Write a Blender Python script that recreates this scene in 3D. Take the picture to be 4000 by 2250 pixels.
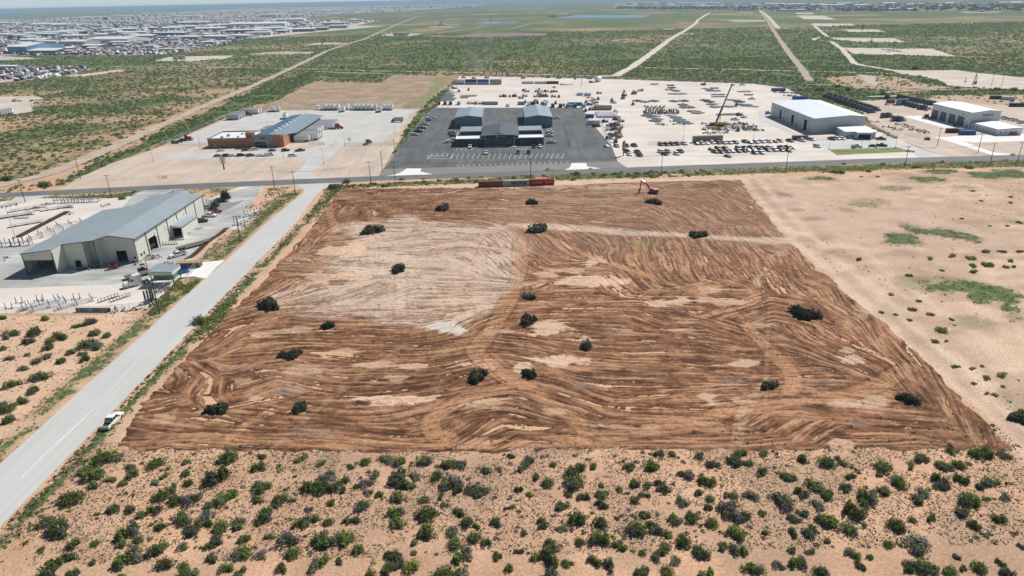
import bpy, math, random
import numpy as np
from mathutils import Vector, Matrix
for o in list(bpy.data.objects): bpy.data.objects.remove(o)
C = bpy.context.scene.collection
rnd = random.Random(7); nr = np.random.RandomState(7)
R = math.radians

# ------------------------------------------------------------ camera
F_, HC = 2670.0, 82.0
_p, _r = R(22.95), R(1.2)
fw = np.array([0, math.cos(_p), -math.sin(_p)]); r0 = np.array([1.0, 0, 0]); u0 = np.cross(r0, fw)
rt = r0*math.cos(_r) - u0*math.sin(_r); up = u0*math.cos(_r) + r0*math.sin(_r)
cam = bpy.data.cameras.new('camera'); co = bpy.data.objects.new('camera', cam); C.objects.link(co)
cam.sensor_width = 36; cam.lens = F_/4000*36; cam.clip_start = 1; cam.clip_end = 200000
co.matrix_world = Matrix(((rt[0], up[0], -fw[0], 0), (rt[1], up[1], -fw[1], 0), (rt[2], up[2], -fw[2], HC), (0, 0, 0, 1)))
bpy.context.scene.camera = co
sc = bpy.context.scene
sc.render.resolution_x = 1024; sc.render.resolution_y = 576

# ------------------------------------------------------------ light
SUN_EL, SUN_AZ = R(49), R(42)          # azimuth measured from +X towards +Y
w = bpy.data.worlds.new('World'); sc.world = w; w.use_nodes = True
nt = w.node_tree; bg = nt.nodes['Background']
sky = nt.nodes.new('ShaderNodeTexSky'); sky.sky_type = 'NISHITA'; sky.sun_disc = False
sky.sun_elevation = SUN_EL; sky.sun_rotation = R(90) - SUN_AZ; sky.altitude = 800; sky.air_density = 1.0; sky.dust_density = .4; sky.ozone_density = 2.5
tcw = nt.nodes.new('ShaderNodeTexCoord'); sxw = nt.nodes.new('ShaderNodeSeparateXYZ'); mrw = nt.nodes.new('ShaderNodeMapRange'); mxw = nt.nodes.new('ShaderNodeMix'); mxw.data_type = 'RGBA'
nt.links.new(tcw.outputs['Generated'], sxw.inputs[0]); nt.links.new(sxw.outputs[2], mrw.inputs[0]); mrw.inputs[1].default_value = -.02; mrw.inputs[2].default_value = .09; mrw.interpolation_type = 'SMOOTHSTEP'
mxw.inputs[6].default_value = (10.6, 12.6, 14.0, 1); nt.links.new(mrw.outputs[0], mxw.inputs[0]); nt.links.new(sky.outputs[0], mxw.inputs[7])   # pale air low over the horizon
nt.links.new(mxw.outputs[2], bg.inputs[0]); bg.inputs[1].default_value = 0.055
sl = bpy.data.lights.new('sun', 'SUN'); sl.energy = 5.0; sl.angle = R(0.5); sl.color = (1, .96, .89)
so = bpy.data.objects.new('sun', sl); C.objects.link(so)
sd = Vector((math.cos(SUN_EL)*math.cos(SUN_AZ), math.cos(SUN_EL)*math.sin(SUN_AZ), math.sin(SUN_EL)))
so.rotation_euler = sd.to_track_quat('Z', 'Y').to_euler(); so.location = sd*500
sc.view_settings.view_transform = 'Standard'; sc.view_settings.look = 'None'
sc.view_settings.exposure = 0.0; sc.view_settings.gamma = 1

# ------------------------------------------------------------ helpers
def G(x, y, z=0.0):                     # where the line of sight through a photo point meets height z
    d = fw + rt*(x-2000)/F_ - up*(y-1125)/F_
    t = (z-HC)/d[2]
    return (float(t*d[0]), float(t*d[1]))
def Pj(X, Y, Z=0.0):                      # world -> photo
    q = np.stack([np.asarray(X, float), np.asarray(Y, float), np.zeros(np.shape(X))+Z-HC])
    dz = np.tensordot(fw, q, 1)
    return 2000+F_*np.tensordot(rt, q, 1)/dz, 1125-F_*np.tensordot(up, q, 1)/dz
def ZZ(x0, y0, s): return lambda x, y, z=0.0: G(x0+x/s, y0+y/s, z)
ZA = ZZ(600, 360, 3.6233); ZB = ZZ(1100, 360, 3.6218); ZD = ZZ(1550, 440, 2.8622)
ZY1 = ZZ(1600, 270, 5.7244); ZY2 = ZZ(2000, 270, 5.152); ZK = ZZ(2350, 300, 4.2617)
ZW = ZZ(2900, 300, 4.2617); ZE = ZZ(3400, 300, 4.2617); ZL = ZZ(0, 720, 2.5867); ZM = ZZ(500, 700, 2.4986)
T1 = ZZ(0, 0, 2.576); T2 = ZZ(1000, 0, 2.576); T3 = ZZ(2000, 0, 2.576); T4 = ZZ(3000, 0, 2.576)
ZF = ZZ(0, 0, .644)
def L(f, *pts): return [f(*p) for p in pts]

MATS = {}
def srgb(r, g, b):
    f = lambda c: c/12.92 if c <= .04045 else ((c+.055)/1.055)**2.4
    return (f(r/255), f(g/255), f(b/255))
def mat(name, col, rough=.7, var=.12, scale=1.0, metal=0.0, rib=None, bump=.0, bscale=3.0, spec=.5, objvar=0.0, var2=0.0, scale2=.08, streak=None):
    if name in MATS: return MATS[name]
    m = bpy.data.materials.new(name); m.use_nodes = True; t = m.node_tree; N = t.nodes; K = t.links
    b = N['Principled BSDF']; b.inputs['Roughness'].default_value = rough; b.inputs['Metallic'].default_value = metal
    b.inputs['Specular IOR Level'].default_value = spec
    geo = N.new('ShaderNodeNewGeometry'); tc = N.new('ShaderNodeTexCoord')
    src = geo.outputs['Position']
    def noise(s, det=4, vec=None):
        n = N.new('ShaderNodeTexNoise'); n.inputs['Scale'].default_value = s; n.inputs['Detail'].default_value = det
        K.new(vec or src, n.inputs['Vector']); return n.outputs['Fac']
    def mix(f, a, bb):
        x = N.new('ShaderNodeMix'); x.data_type = 'RGBA'
        K.new(f, x.inputs[0])
        for v, i in ((a, 6), (bb, 7)):
            if isinstance(v, tuple): x.inputs[i].default_value = (*v, 1)
            else: K.new(v, x.inputs[i])
        return x.outputs[2]
    def ramp(f, a, bb):
        r = N.new('ShaderNodeMapRange'); r.inputs[1].default_value = a; r.inputs[2].default_value = bb; K.new(f, r.inputs[0]); return r.outputs[0]
    lo = tuple(c*(1-var) for c in col); hi = tuple(min(1, c*(1+var)) for c in col)
    c = mix(ramp(noise(scale, 6), .3, .7), lo, hi)
    if var2:
        f = ramp(noise(scale2, 5), .35, .65)
        mm = N.new('ShaderNodeMix'); mm.data_type = 'RGBA'; mm.blend_type = 'MULTIPLY'; mm.inputs[0].default_value = 1
        K.new(c, mm.inputs[6]); K.new(mix(f, (1-var2,)*3, (1+var2*.3,)*3), mm.inputs[7]); c = mm.outputs[2]
    if streak:                            # (angle-stretched) wear marks: (sx, sy, strength)
        mp = N.new('ShaderNodeMapping'); mp.inputs['Scale'].default_value = (streak[0], streak[1], 1); K.new(src, mp.inputs['Vector'])
        f = ramp(noise(1, 5, mp.outputs[0]), .4, .62)
        mm = N.new('ShaderNodeMix'); mm.data_type = 'RGBA'; mm.blend_type = 'MULTIPLY'; mm.inputs[0].default_value = 1
        K.new(c, mm.inputs[6]); K.new(mix(f, (1-streak[2],)*3, (1.0, 1.0, 1.0)), mm.inputs[7]); c = mm.outputs[2]
    if objvar:
        oi = N.new('ShaderNodeObjectInfo'); hs = N.new('ShaderNodeHueSaturation')
        K.new(ramp(oi.outputs['Random'], 0, 1), hs.inputs['Value'])
        r = N.new('ShaderNodeMapRange'); r.inputs[3].default_value = 1-objvar; r.inputs[4].default_value = 1+objvar
        K.new(oi.outputs['Random'], r.inputs[0]); K.new(r.outputs[0], hs.inputs['Value']); K.new(c, hs.inputs['Color']); c = hs.outputs[0]
    K.new(c, b.inputs['Base Color'])
    h = None
    if rib:                               # standing seams / corrugation: rib = (axis, spacing, strength)
        sp = N.new('ShaderNodeSeparateXYZ'); K.new(tc.outputs['Object'], sp.inputs[0])
        ma = N.new('ShaderNodeMath'); ma.operation = 'MULTIPLY'; ma.inputs[1].default_value = 2*math.pi/rib[1]; K.new(sp.outputs[rib[0]], ma.inputs[0])
        si = N.new('ShaderNodeMath'); si.operation = 'SINE'; K.new(ma.outputs[0], si.inputs[0]); h = si.outputs[0]
        bu = N.new('ShaderNodeBump'); bu.inputs['Strength'].default_value = rib[2]; bu.inputs['Distance'].default_value = rib[1]*.25
        K.new(h, bu.inputs['Height']); K.new(bu.outputs[0], b.inputs['Normal'])
    elif bump:
        bu = N.new('ShaderNodeBump'); bu.inputs['Strength'].default_value = 1; bu.inputs['Distance'].default_value = bump
        K.new(noise(bscale, 8), bu.inputs['Height']); K.new(bu.outputs[0], b.inputs['Normal'])
    MATS[name] = m; return m

class MB:
    def __init__(s): s.v = []; s.f = []; s.mi = []; s.ms = []
    def m(s, mt):
        if mt not in s.ms: s.ms.append(mt)
        return s.ms.index(mt)
    def add(s, vs, fs, mt):
        n = len(s.v); k = s.m(mt); s.v += [tuple(v) for v in vs]
        for f in fs: s.f.append(tuple(n+i for i in f)); s.mi.append(k)
        return s
    def box(s, x0, x1, y0, y1, z0, z1, mt, tx=0, ty=0, M=None):   # tx, ty: inset of the top
        vs = [(x0, y0, z0), (x1, y0, z0), (x1, y1, z0), (x0, y1, z0), (x0+tx, y0+ty, z1), (x1-tx, y0+ty, z1), (x1-tx, y1-ty, z1), (x0+tx, y1-ty, z1)]
        if M: vs = [tuple(M @ Vector(v)) for v in vs]
        return s.add(vs, [(0, 3, 2, 1), (4, 5, 6, 7), (0, 1, 5, 4), (1, 2, 6, 5), (2, 3, 7, 6), (3, 0, 4, 7)], mt)
    def bar(s, a, b, w, h, mt):            # rectangular bar from a to b
        a, b = Vector(a), Vector(b); d = b-a; q = d.to_track_quat('X', 'Z').to_matrix().to_4x4(); q.translation = a
        return s.box(0, d.length, -w/2, w/2, -h/2, h/2, mt, M=q)
    def cyl(s, a, b, r0_, r1_, mt, n=10):
        a, b = Vector(a), Vector(b); q = (b-a).to_track_quat('Z', 'Y').to_matrix()
        vs = [a+q @ Vector((r0_*math.cos(t), r0_*math.sin(t), 0)) for t in [2*math.pi*i/n for i in range(n)]]
        vs += [b+q @ Vector((r1_*math.cos(t), r1_*math.sin(t), 0)) for t in [2*math.pi*i/n for i in range(n)]]
        return s.add(vs, [(i, (i+1) % n, n+(i+1) % n, n+i) for i in range(n)]+[tuple(range(n))[::-1], tuple(range(n, 2*n))], mt)
    def prism(s, pts, z0, z1, mt):         # pts CCW in plan
        n = len(pts)
        return s.add([(*p, z0) for p in pts]+[(*p, z1) for p in pts], [tuple(range(n))[::-1], tuple(range(n, 2*n))]+[(i, (i+1) % n, n+(i+1) % n, n+i) for i in range(n)], mt)
    def xprism(s, prof, y0, y1, mt):       # profile in xz extruded along y (CCW seen from -y)
        n = len(prof)
        return s.add([(p[0], y0, p[1]) for p in prof]+[(p[0], y1, p[1]) for p in prof], [tuple(range(n)), tuple(range(n, 2*n))[::-1]]+[(i, n+i, n+(i+1) % n, (i+1) % n) for i in range(n)], mt)
    def mesh(s, name, smooth=False):
        me = bpy.data.meshes.new(name); me.from_pydata(s.v, [], s.f)
        for k in s.ms: me.materials.append(k)
        me.polygons.foreach_set('material_index', s.mi)
        if smooth: me.polygons.foreach_set('use_smooth', [True]*len(s.f))
        me.update(); return me
    def build(s, name, parent=None, loc=None, smooth=False):
        o = bpy.data.objects.new(name, s.mesh(name, smooth)); C.objects.link(o)
        if parent: o.parent = parent
        if loc: o.location = loc
        return o
def tag(o, label, cat, group=None):
    o['label'] = label; o['category'] = cat
    if group: o['group'] = group
    return o
def thing(name, label, cat, loc=(0, 0, 0), rz=0.0, group=None):
    o = bpy.data.objects.new(name, None); C.objects.link(o); o.empty_display_size = 1
    o.location = loc if len(loc) == 3 else (*loc, 0); o.rotation_euler.z = rz
    return tag(o, label, cat, group)
def dup(root, loc, rz=0.0, label=None, group=None, sc_=None):
    def cp(o, par):
        c = o.copy(); C.objects.link(c)
        if par: c.parent = par
        for ch in list(o.children): cp(ch, c)
        return c
    c = cp(root, None); c.location = loc if len(loc) == 3 else (*loc, 0); c.rotation_euler.z = rz
    if label: c['label'] = label
    if group: c['group'] = group
    if sc_: c.scale = sc_
    return c
PROTO = {}
def proto(key, fn, loc, rz, label, group=None, sc_=None):      # first use places the original, later uses copy it
    if key not in PROTO:
        o = fn(); PROTO[key] = o; o.location = loc if len(loc) == 3 else (*loc, 0); o.rotation_euler.z = rz; o['label'] = label
        if group: o['group'] = group
        if sc_: o.scale = sc_
        return o
    return dup(PROTO[key], loc, rz, label, group, sc_)
def yaw(a, b): return math.atan2(b[1]-a[1], b[0]-a[0])

# numpy value noise
def vnoise(x, y, seed=0):
    xi = np.floor(x).astype(np.int64); yi = np.floor(y).astype(np.int64); xf = x-xi; yf = y-yi
    def h(a, b):
        n = (a*374761393 + b*668265263 + seed*2147483647) & 0xffffffff
        n = ((n ^ (n >> 13))*1274126177) & 0xffffffff
        return ((n ^ (n >> 16)) & 0xffff)/65535.0
    u = xf*xf*(3-2*xf); v = yf*yf*(3-2*yf)
    return (h(xi, yi)*(1-u)+h(xi+1, yi)*u)*(1-v)+(h(xi, yi+1)*(1-u)+h(xi+1, yi+1)*u)*v
def fbm(x, y, seed=0, oc=4):
    s = 0; a = .5; t = 0
    for i in range(oc): s = s+a*vnoise(x*2**i, y*2**i, seed+i*17); t += a; a *= .5
    return s/t
def inpoly(X, Y, poly):
    r = np.zeros(np.shape(X), bool); n = len(poly); j = n-1
    for i in range(n):
        xi, yi = poly[i]; xj, yj = poly[j]
        c = ((yi > Y) != (yj > Y)) & (X < (xj-xi)*(Y-yi)/((yj-yi) or 1e-9)+xi)
        r ^= c; j = i
    return r
def dline(X, Y, pts):                     # distance to a polyline
    d = np.full(np.shape(X), 1e9)
    for (ax, ay), (bx, by) in zip(pts, pts[1:]):
        vx, vy = bx-ax, by-ay; t = np.clip(((X-ax)*vx+(Y-ay)*vy)/(vx*vx+vy*vy+1e-9), 0, 1)
        d = np.minimum(d, np.hypot(X-ax-t*vx, Y-ay-t*vy))
    return d
def sm(a, b, x):
    t = np.clip((x-a)/(b-a), 0, 1); return t*t*(3-2*t)
def npmesh(name, V, Fq, mts, cols=None, fl=None, smooth=False, mi=None):
    me = bpy.data.meshes.new(name); nv = len(V); nf = len(Fq); k = Fq.shape[1]
    me.vertices.add(nv); me.vertices.foreach_set('co', V.astype(np.float32).ravel())
    me.loops.add(nf*k); me.loops.foreach_set('vertex_index', Fq.astype(np.int32).ravel())
    me.polygons.add(nf); me.polygons.foreach_set('loop_start', np.arange(0, nf*k, k, dtype=np.int32))
    me.polygons.foreach_set('loop_total', np.full(nf, k, dtype=np.int32))
    if smooth: me.polygons.foreach_set('use_smooth', np.ones(nf, bool))
    for m_ in mts: me.materials.append(m_)
    if mi is not None: me.polygons.foreach_set('material_index', mi.astype(np.int32))
    me.update(calc_edges=True)
    if cols is not None:
        a = me.attributes.new('soil', 'FLOAT_COLOR', 'POINT'); a.data.foreach_set('color', np.hstack([cols, np.ones((nv, 1))]).astype(np.float32).ravel())
    if fl is not None:
        a = me.attributes.new('veg', 'FLOAT', 'POINT'); a.data.foreach_set('value', fl.astype(np.float32).ravel())
    o = bpy.data.objects.new(name, me); C.objects.link(o); return o
# ------------------------------------------------------------ layout polygons (world metres)
road_top = [G(-400, 772)]+L(G, (0, 754), (600, 725), (1200, 699), (1550, 684.6), (2000, 671), (2450, 655), (2950, 637), (3356, 621.5), (4000, 605), (4500, 592))
road_bot = [G(-400, 792)]+L(G, (0, 772), (600, 742.5), (1200, 719), (1550, 703), (2000, 688), (2450, 673), (2950, 655), (3356, 640), (4000, 625), (4500, 612))
side_road = [(-101.6, 40), (-89.4, 40), (-88.6, 121), (-88.0, 184), (-87.0, 266)]+L(G, (1222, 778), (1262, 738), (1300, 722), (1346, 713), (1140, 721), (1160, 727), (1183, 736), (1188, 752), (1170, 765), (1100, 822), (1032, 880))+[(-99.2, 224), (-100.2, 184)]
FLD = L(G, (450, 1750), (880, 1757), (1400, 1765), (2000, 1762), (2600, 1755), (3100, 1762), (3560, 1752), (3960, 1762), (3760, 1560), (3530, 1330), (3330, 1170), (3080, 945), (2960, 800), (2890, 702), (2500, 712), (2000, 735), (1340, 738), (1290, 800), (1210, 900), (1100, 1020), (990, 1140), (880, 1240), (700, 1430), (560, 1580))
wh_yard = L(G, (-300, 820), (120, 775), (430, 775), (530, 765), (566, 741), (700, 734), (625, 768), (640, 780), (770, 800), (900, 742), (945, 728), (1010, 722), (1035, 712), (1030, 726), (1014, 750), (985, 790), (963, 832), (1005, 822), (1010, 838), (940, 905), (905, 895), (870, 905), (735, 1005), (790, 1025), (700, 1085), (650, 1130), (600, 1195), (480, 1222), (-300, 1225))
wh_apron = L(G, (-300, 985), (90, 960), (250, 930), (420, 880), (540, 735), (700, 728), (800, 790), (905, 747), (960, 735), (1032, 716), (1028, 728), (1012, 752), (962, 832), (905, 893), (870, 903), (742, 1000), (640, 1075), (560, 1090), (440, 1112), (230, 1118), (100, 1125), (-300, 1130))
wh_park = L(G, (800, 778), (905, 790), (958, 782), (925, 800), (870, 828), (820, 838))
drive_out = L(G, (752, 1080), (700, 1085), (735, 1045), (790, 1025), (880, 1015), (840, 1050), (805, 1088))
drive_w = L(G, (-40, 815), (30, 790), (60, 772), (40, 765), (250, 752), (170, 770), (60, 800))
or_pad = L(G, (235, 741), (300, 700), (430, 640), (617, 577), (876, 464), (1100, 387), (1232, 318), (1490, 325), (1540, 292), (1790, 300), (1640, 425), (1600, 480), (1497, 661), (1480, 688), (1340, 697), (1260, 699), (1000, 707), (600, 723))
or_field = L(G, (1100, 387), (1232, 318), (1490, 325), (1540, 292), (1790, 300), (1640, 425), (905, 455))
or_green = L(G, (1700, 300), (1765, 300), (1660, 410), (1600, 424), (1560, 420), (1655, 372), (1690, 335))
or_yard = L(G, (672, 566), (826, 494), (905, 458), (1100, 432), (1619, 426), (1489, 564), (1382, 565), (1340, 571), (1277, 560), (1180, 545), (1100, 520), (800, 560))
or_lot = L(G, (625, 628), (700, 592), (768, 572), (790, 575), (750, 592), (770, 602), (807, 589), (1188, 586), (1277, 559), (1340, 572), (1280, 622), (1216, 673), (1222, 684), (1260, 695), (1346, 700), (1095, 700), (1160, 672), (1190, 640), (1199, 620), (1188, 612), (1110, 618), (876, 619), (740, 623))
nx_lot = L(G, (1497, 661), (1569, 572.6), (1650, 462), (1705, 421), (2276, 421), (2297, 464), (2388, 569), (2413, 631), (2233, 637), (1900, 649))
nx_strip = L(G, (1497, 661), (1900, 649), (2233, 637), (2413, 631), (2448, 654), (2000, 670.5), (1550, 684), (1480, 687))
nx_dr1 = L(G, (1588.5, 658.4), (1646, 658.4), (1642.6, 670.6), (1690, 681), (1550, 686), (1500, 689), (1535, 684), (1560, 676), (1578, 666))
nx_dr2 = L(G, (2234, 637), (2289, 636.7), (2294, 650), (2347, 658.4), (2205, 664.5), (2225, 655))
cal_yard = L(G, (1705, 421), (1795, 297), (2350, 308), (2950, 328), (3075, 345), (3150, 385), (3500, 545), (3200, 560), (3149, 549), (3237, 584), (3268, 606), (3560, 592), (3590, 612), (3583, 619), (2950, 636), (2450, 654.5), (2413, 631), (2388, 569), (2297, 464), (2276, 421))
wb_lot = L(G, (3149, 548.5), (3300, 545), (3503, 541), (3625, 592), (3716, 612), (3583, 617.5), (3564, 593), (3505, 576), (3237, 584))
wb_apron = L(G, (2985, 430), (3010, 470), (3150, 540), (3140, 548), (2968, 470), (2960, 435))
wb_grass = L(G, (3237, 584.5), (3420, 579), (3505, 576.5), (3560, 591), (3268, 605.5))
en_pad = L(G, (3330, 396), (3560, 386), (3660, 388), (3900, 410), (4300, 440), (4300, 600), (4000, 604.5), (3720, 612), (3625, 591), (3503, 540), (3400, 480))
en_apron = L(G, (3526.7, 453.7), (3640, 452), (3800, 500), (3820, 520), (3700, 504))
en_drive = L(G, (3648, 534.6), (3705, 535), (3728, 532), (4000, 525), (4300, 518), (4300, 545), (4000, 550), (3800, 557), (3760, 552), (3880, 595), (3963, 604), (3879, 607))
farm_pads = [('well_pad', L(T4, (440, 235), (840, 238), (885, 258), (660, 258), (640, 266), (462, 262)), .62),
 ('well_pad', L(T4, (740, 295), (1100, 298), (1195, 325), (820, 322)), .62), ('well_pad', L(T4, (620, 378), (1270, 385), (1385, 427), (900, 420), (660, 398)), .6),
 ('well_pad', L(T4, (750, 480), (1650, 490), (1890, 569), (1300, 552), (870, 545)), .62), ('well_pad', L(T4, (290, 155), (560, 158), (690, 198), (350, 192)), .62),
 ('well_pad', L(T4, (270, 128), (440, 128), (475, 142), (290, 140)), .62),
 ('well_pad', L(T4, (1220, 700), (1500, 712), (1900, 705), (2100, 735), (2700, 790), (2700, 905), (2200, 890), (1850, 868), (1730, 815), (1560, 770), (1350, 745)), .62),
 ('well_pad', L(T2, (470, 455), (640, 430), (930, 432), (880, 445), (620, 452)), .6), ('well_pad', L(T2, (1230, 362), (1340, 338), (1690, 338), (1560, 362)), .6),
 ('well_pad', L(T1, (1550, 612), (1700, 575), (2000, 565), (2350, 558), (2290, 592), (2080, 605), (1900, 622)), .62),
 ('well_pad', L(T1, (2460, 548), (2750, 520), (3190, 522), (3100, 545)), .5),
 ('well_pad', L(T2, (510, 202), (1260, 205), (1000, 258), (1310, 262), (1000, 290), (650, 320), (200, 365), (-40, 390), (-40, 300), (300, 260)), .6),
 ('well_pad', L(T1, (540, 775), (850, 745), (1200, 703), (1300, 712), (1180, 725), (890, 768)), .62), ('well_pad', L(T1, (-300, 700), (850, 668), (930, 695), (560, 775), (190, 815), (-300, 850)), .62),
 ('well_pad', L(T1, (-100, 560), (250, 575), (420, 592), (250, 600), (-100, 620)), .55), ('well_pad', L(G, (-300, 385), (130, 375), (175, 388), (130, 405), (130, 436), (60, 445), (-300, 480)), .6),
 ('well_pad', L(T2, (1740, 268), (1980, 268), (1990, 276), (1740, 276)), .55), ('well_pad', L(T2, (1890, 247), (2040, 247), (2050, 253), (1900, 253)), .5),
 ('well_pad', L(T3, (2170, 203), (2550, 205), (2555, 217), (2230, 214)), .6), ('well_pad', L(T3, (2260, 126), (2430, 127), (2420, 132), (2270, 131)), .6),
 ('well_pad', L(T3, (1510, 290), (1640, 290), (1650, 300), (1540, 298)), .5), ('well_pad', L(T3, (1700, 338), (1830, 338), (1830, 346), (1720, 345)), .5),
 ('well_pad', L(T3, (1630, 240), (1760, 238), (1720, 243)), .5), ('well_pad', L(T3, (480, 134), (570, 134), (560, 138), (490, 138)), .5), ('well_pad', L(T2, (690, 177), (840, 176), (840, 180), (700, 181)), .5),
 ('well_pad', L(T4, (1920, 118), (2130, 122), (2380, 114), (2300, 126), (2000, 130)), .55), ('well_pad', L(T4, (1950, 234), (2090, 234), (2080, 239), (1960, 239)), .5),
 ('well_pad', L(T4, (870, 745), (1100, 770), (1080, 860), (1000, 840), (930, 780)), .5)]
bank = L(T2, (1640, 372), (1800, 352), (2000, 362), (2200, 335), (2576, 328), (2950, 335), (2900, 362), (2576, 368), (2100, 378))
pond1 = L(T3, (470, 180), (640, 153), (1400, 154), (1310, 178)); pond2 = L(T2, (2210, 238), (2330, 216), (2620, 216), (2640, 224), (2480, 226), (2400, 242))
tracks = [('dirt_track', L(G, (-120, 755), (0, 725), (178, 684), (286, 643), (413, 589), (600, 504), (752, 434), (876, 382), (931, 360), (1000, 330), (1136, 268), (1272, 202), (1342, 177), (1419, 155), (1505, 116), (1582, 83), (1629, 64)), 9, .5),
 ('dirt_track', L(G, (2340, 298), (2404, 297), (2466, 264), (2543, 210), (2621, 151), (2683, 116), (2718, 91), (2726, 78), (2772, 50)), 11, .68),
 ('dirt_track', L(G, (2470, 263), (2640, 268), (2893, 272), (3000, 276), (3194, 279), (3524, 289)), 5, .62),
 ('dirt_track', L(G, (369, 261), (699, 260), (1000, 266), (1194, 269), (1408, 276), (1776, 283), (2000, 289), (2373, 298)), 4.5, .62),
 ('dirt_track', L(G, (699, 256), (1000, 217), (1194, 191), (1330, 178)), 5, .58), ('dirt_track', L(G, (1240, 280), (1408, 286), (1530, 291)), 5, .5),
 ('dirt_track', L(G, (2966, 39), (3000, 83), (3039, 147), (3089, 217), (3132, 268), (3163, 316)), 8.5, .45),
 ('dirt_track', L(G, (2967, 39), (3000, 64), (3018, 85), (3039, 110), (3080, 112)), 12, .66),
 ('dirt_track', L(G, (3165, 96), (3180, 99), (3200, 118), (3233, 145), (3205, 146), (3178, 152), (3186, 158), (3245, 162), (3287, 190), (3338, 248), (3369, 256), (3481, 274), (3540, 285)), 7.5, .66),
 ('dirt_track', L(G, (1705, 130), (1800, 117), (1900, 103)), 9, .5), ('dirt_track', L(G, (1850, 127), (2000, 112), (2080, 92)), 7, .48), ('dirt_track', L(G, (2140, 125), (2680, 127), (3000, 133)), 7, .42), ('dirt_track', L(G, (1000, 163), (1080, 155), (1160, 143)), 8, .5),
 ('dirt_track', L(G, (3450, 362), (3600, 352), (3840, 348)), 4, .58), ('dirt_track', L(G, (3160, 331), (3300, 333), (3420, 336), (3660, 349)), 4, .6)]
town1 = L(G, (-300, 78), (60, 74), (400, 62), (1000, 30), (1900, 15), (1840, 27), (1250, 60), (1180, 78), (1490, 82), (1250, 112), (1000, 145), (860, 175), (760, 195), (620, 213), (250, 217), (-300, 222))
town2 = L(G, (2400, 34), (2700, 24), (2960, 33), (3560, 42), (3540, 25), (3990, 25), (4300, 10), (2950, 12), (2400, 10))

# ------------------------------------------------------------ the ground sheet
def axis(a, b, step, lo, hi, gr=1.035):
    mid = list(np.arange(a, b+.01, step)); r = []; s = step; x = b
    while x < hi: s *= gr; x += s; r.append(x)
    l_ = []; s = step; x = a
    while x > lo: s *= gr; x -= s; l_.append(x)
    return np.array(l_[::-1]+mid+r)
xs = axis(-330, 330, 2.2, -60000, 60000); ys = axis(70, 420, 2.2, -400, 60000)
X, Y = np.meshgrid(xs, ys); nx_, ny_ = len(xs), len(ys)
col = np.empty(X.shape+(3,)); veg = np.zeros(X.shape)
def setc(mask, c):
    for i in range(3): col[..., i] = col[..., i]*(1-mask)+c[i]*mask
def cz(poly, soft=3.0, wob=4.0, seed=1):              # soft, wavy-edged mask of a polygon
    wx = (fbm(X*.05, Y*.05, seed)-.5)*2*wob; wy = (fbm(X*.05+50, Y*.05, seed)-.5)*2*wob
    m = inpoly(X+wx, Y+wy, poly).astype(float)
    return m
SAND = (.64, .415, .275); PALE = (.66, .49, .37); PINK = (.58, .43, .34); TAN = (.52, .37, .24)
col[:] = (.42, .33, .20)
n1 = fbm(X*.012, Y*.012, 3); n2 = fbm(X*.05, Y*.05, 5); n3 = fbm(X*.2, Y*.2, 8)
veg[:] = .62+.5*(fbm(X*.004, Y*.004, 11)-.5)+.45*(n1-.5)
setc(sm(.55, .7, fbm(X*.008, Y*.008, 21))*.8, (.45, .27, .16))
leftpl = (X < -150) & (Y < 760) & (Y > 318)
setc(leftpl*.65, (.50, .34, .22)); veg = np.where(leftpl, .54+.8*(fbm(X*.018, Y*.018, 31)-.5), veg)
near = Y < 335
setc(near.astype(float), SAND); veg = np.where(near, .0, veg)
lot = near & (X < -101); setc(lot*.5, PALE)
fgm = (Y < 116) & (X > -86)
veg = np.where(fgm, .06+.28*sm(.5, .75, n2), veg)
setc(sm(.42, .62, n2)*fgm*.5, (.44, .285, .20)); setc(sm(.5, .68, fbm(X*.11, Y*.11, 95))*fgm*.45, (.37, .27, .20)); setc(sm(.5, .8, n1)*fgm*.3, (.70, .46, .30))
# right-hand cleared field
rf = inpoly(X, Y, [(94, 100), (97, 117), (98.6, 229), (104, 280), (108, 322), (420, 345), (420, 100)])
setc(rf*1.0, PALE); setc(rf*sm(.45, .62, fbm(X*.03, Y*.06, 41))*.5, (.44, .31, .24)); setc(rf*sm(.52, .6, fbm(X*.11, Y*.2, 42))*.45, (.36, .26, .20)); veg = np.where(rf & (fbm(X*.04, Y*.04, 43) > .5), .13, veg)
for k_, c_ in ((3, (.75, .60, .48)), (7, (.42, .31, .25)), (10.5, (.74, .58, .46)), (15, (.46, .34, .27)), (22, (.72, .57, .46))):
    d = dline(X-k_, Y, [(94, 100), (98.6, 229), (104, 280), (109, 322)]); setc(rf*sm(1.6, .3, d+(n3-.5)*2)*.6, c_)
rough = inpoly(X+(n2-.5)*16, Y+(n1-.5)*16, L(G, (3040, 740), (3420, 715), (3640, 800), (3900, 930), (3960, 980), (3500, 975), (3250, 950), (3080, 830)))
setc((rf & rough)*.8, PINK)
def patch(px, py, rx, ry, v, c=(.25, .22, .13), k=1.0, seed=0):   # a weedy patch
    global veg
    cx, cy = G(px, py); ex = abs(G(px+rx, py)[0]-cx); ey = abs(G(px, py-ry)[1]-G(px, py+ry)[1])/2
    d = np.hypot((X-cx)/ex, (Y-cy)/ey)+(fbm(X*.12, Y*.12, seed)-.5)*1.5
    m = sm(1.1, .6, d)*k; setc(m*.6, c); veg = np.maximum(veg, m*(v-.12))
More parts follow.
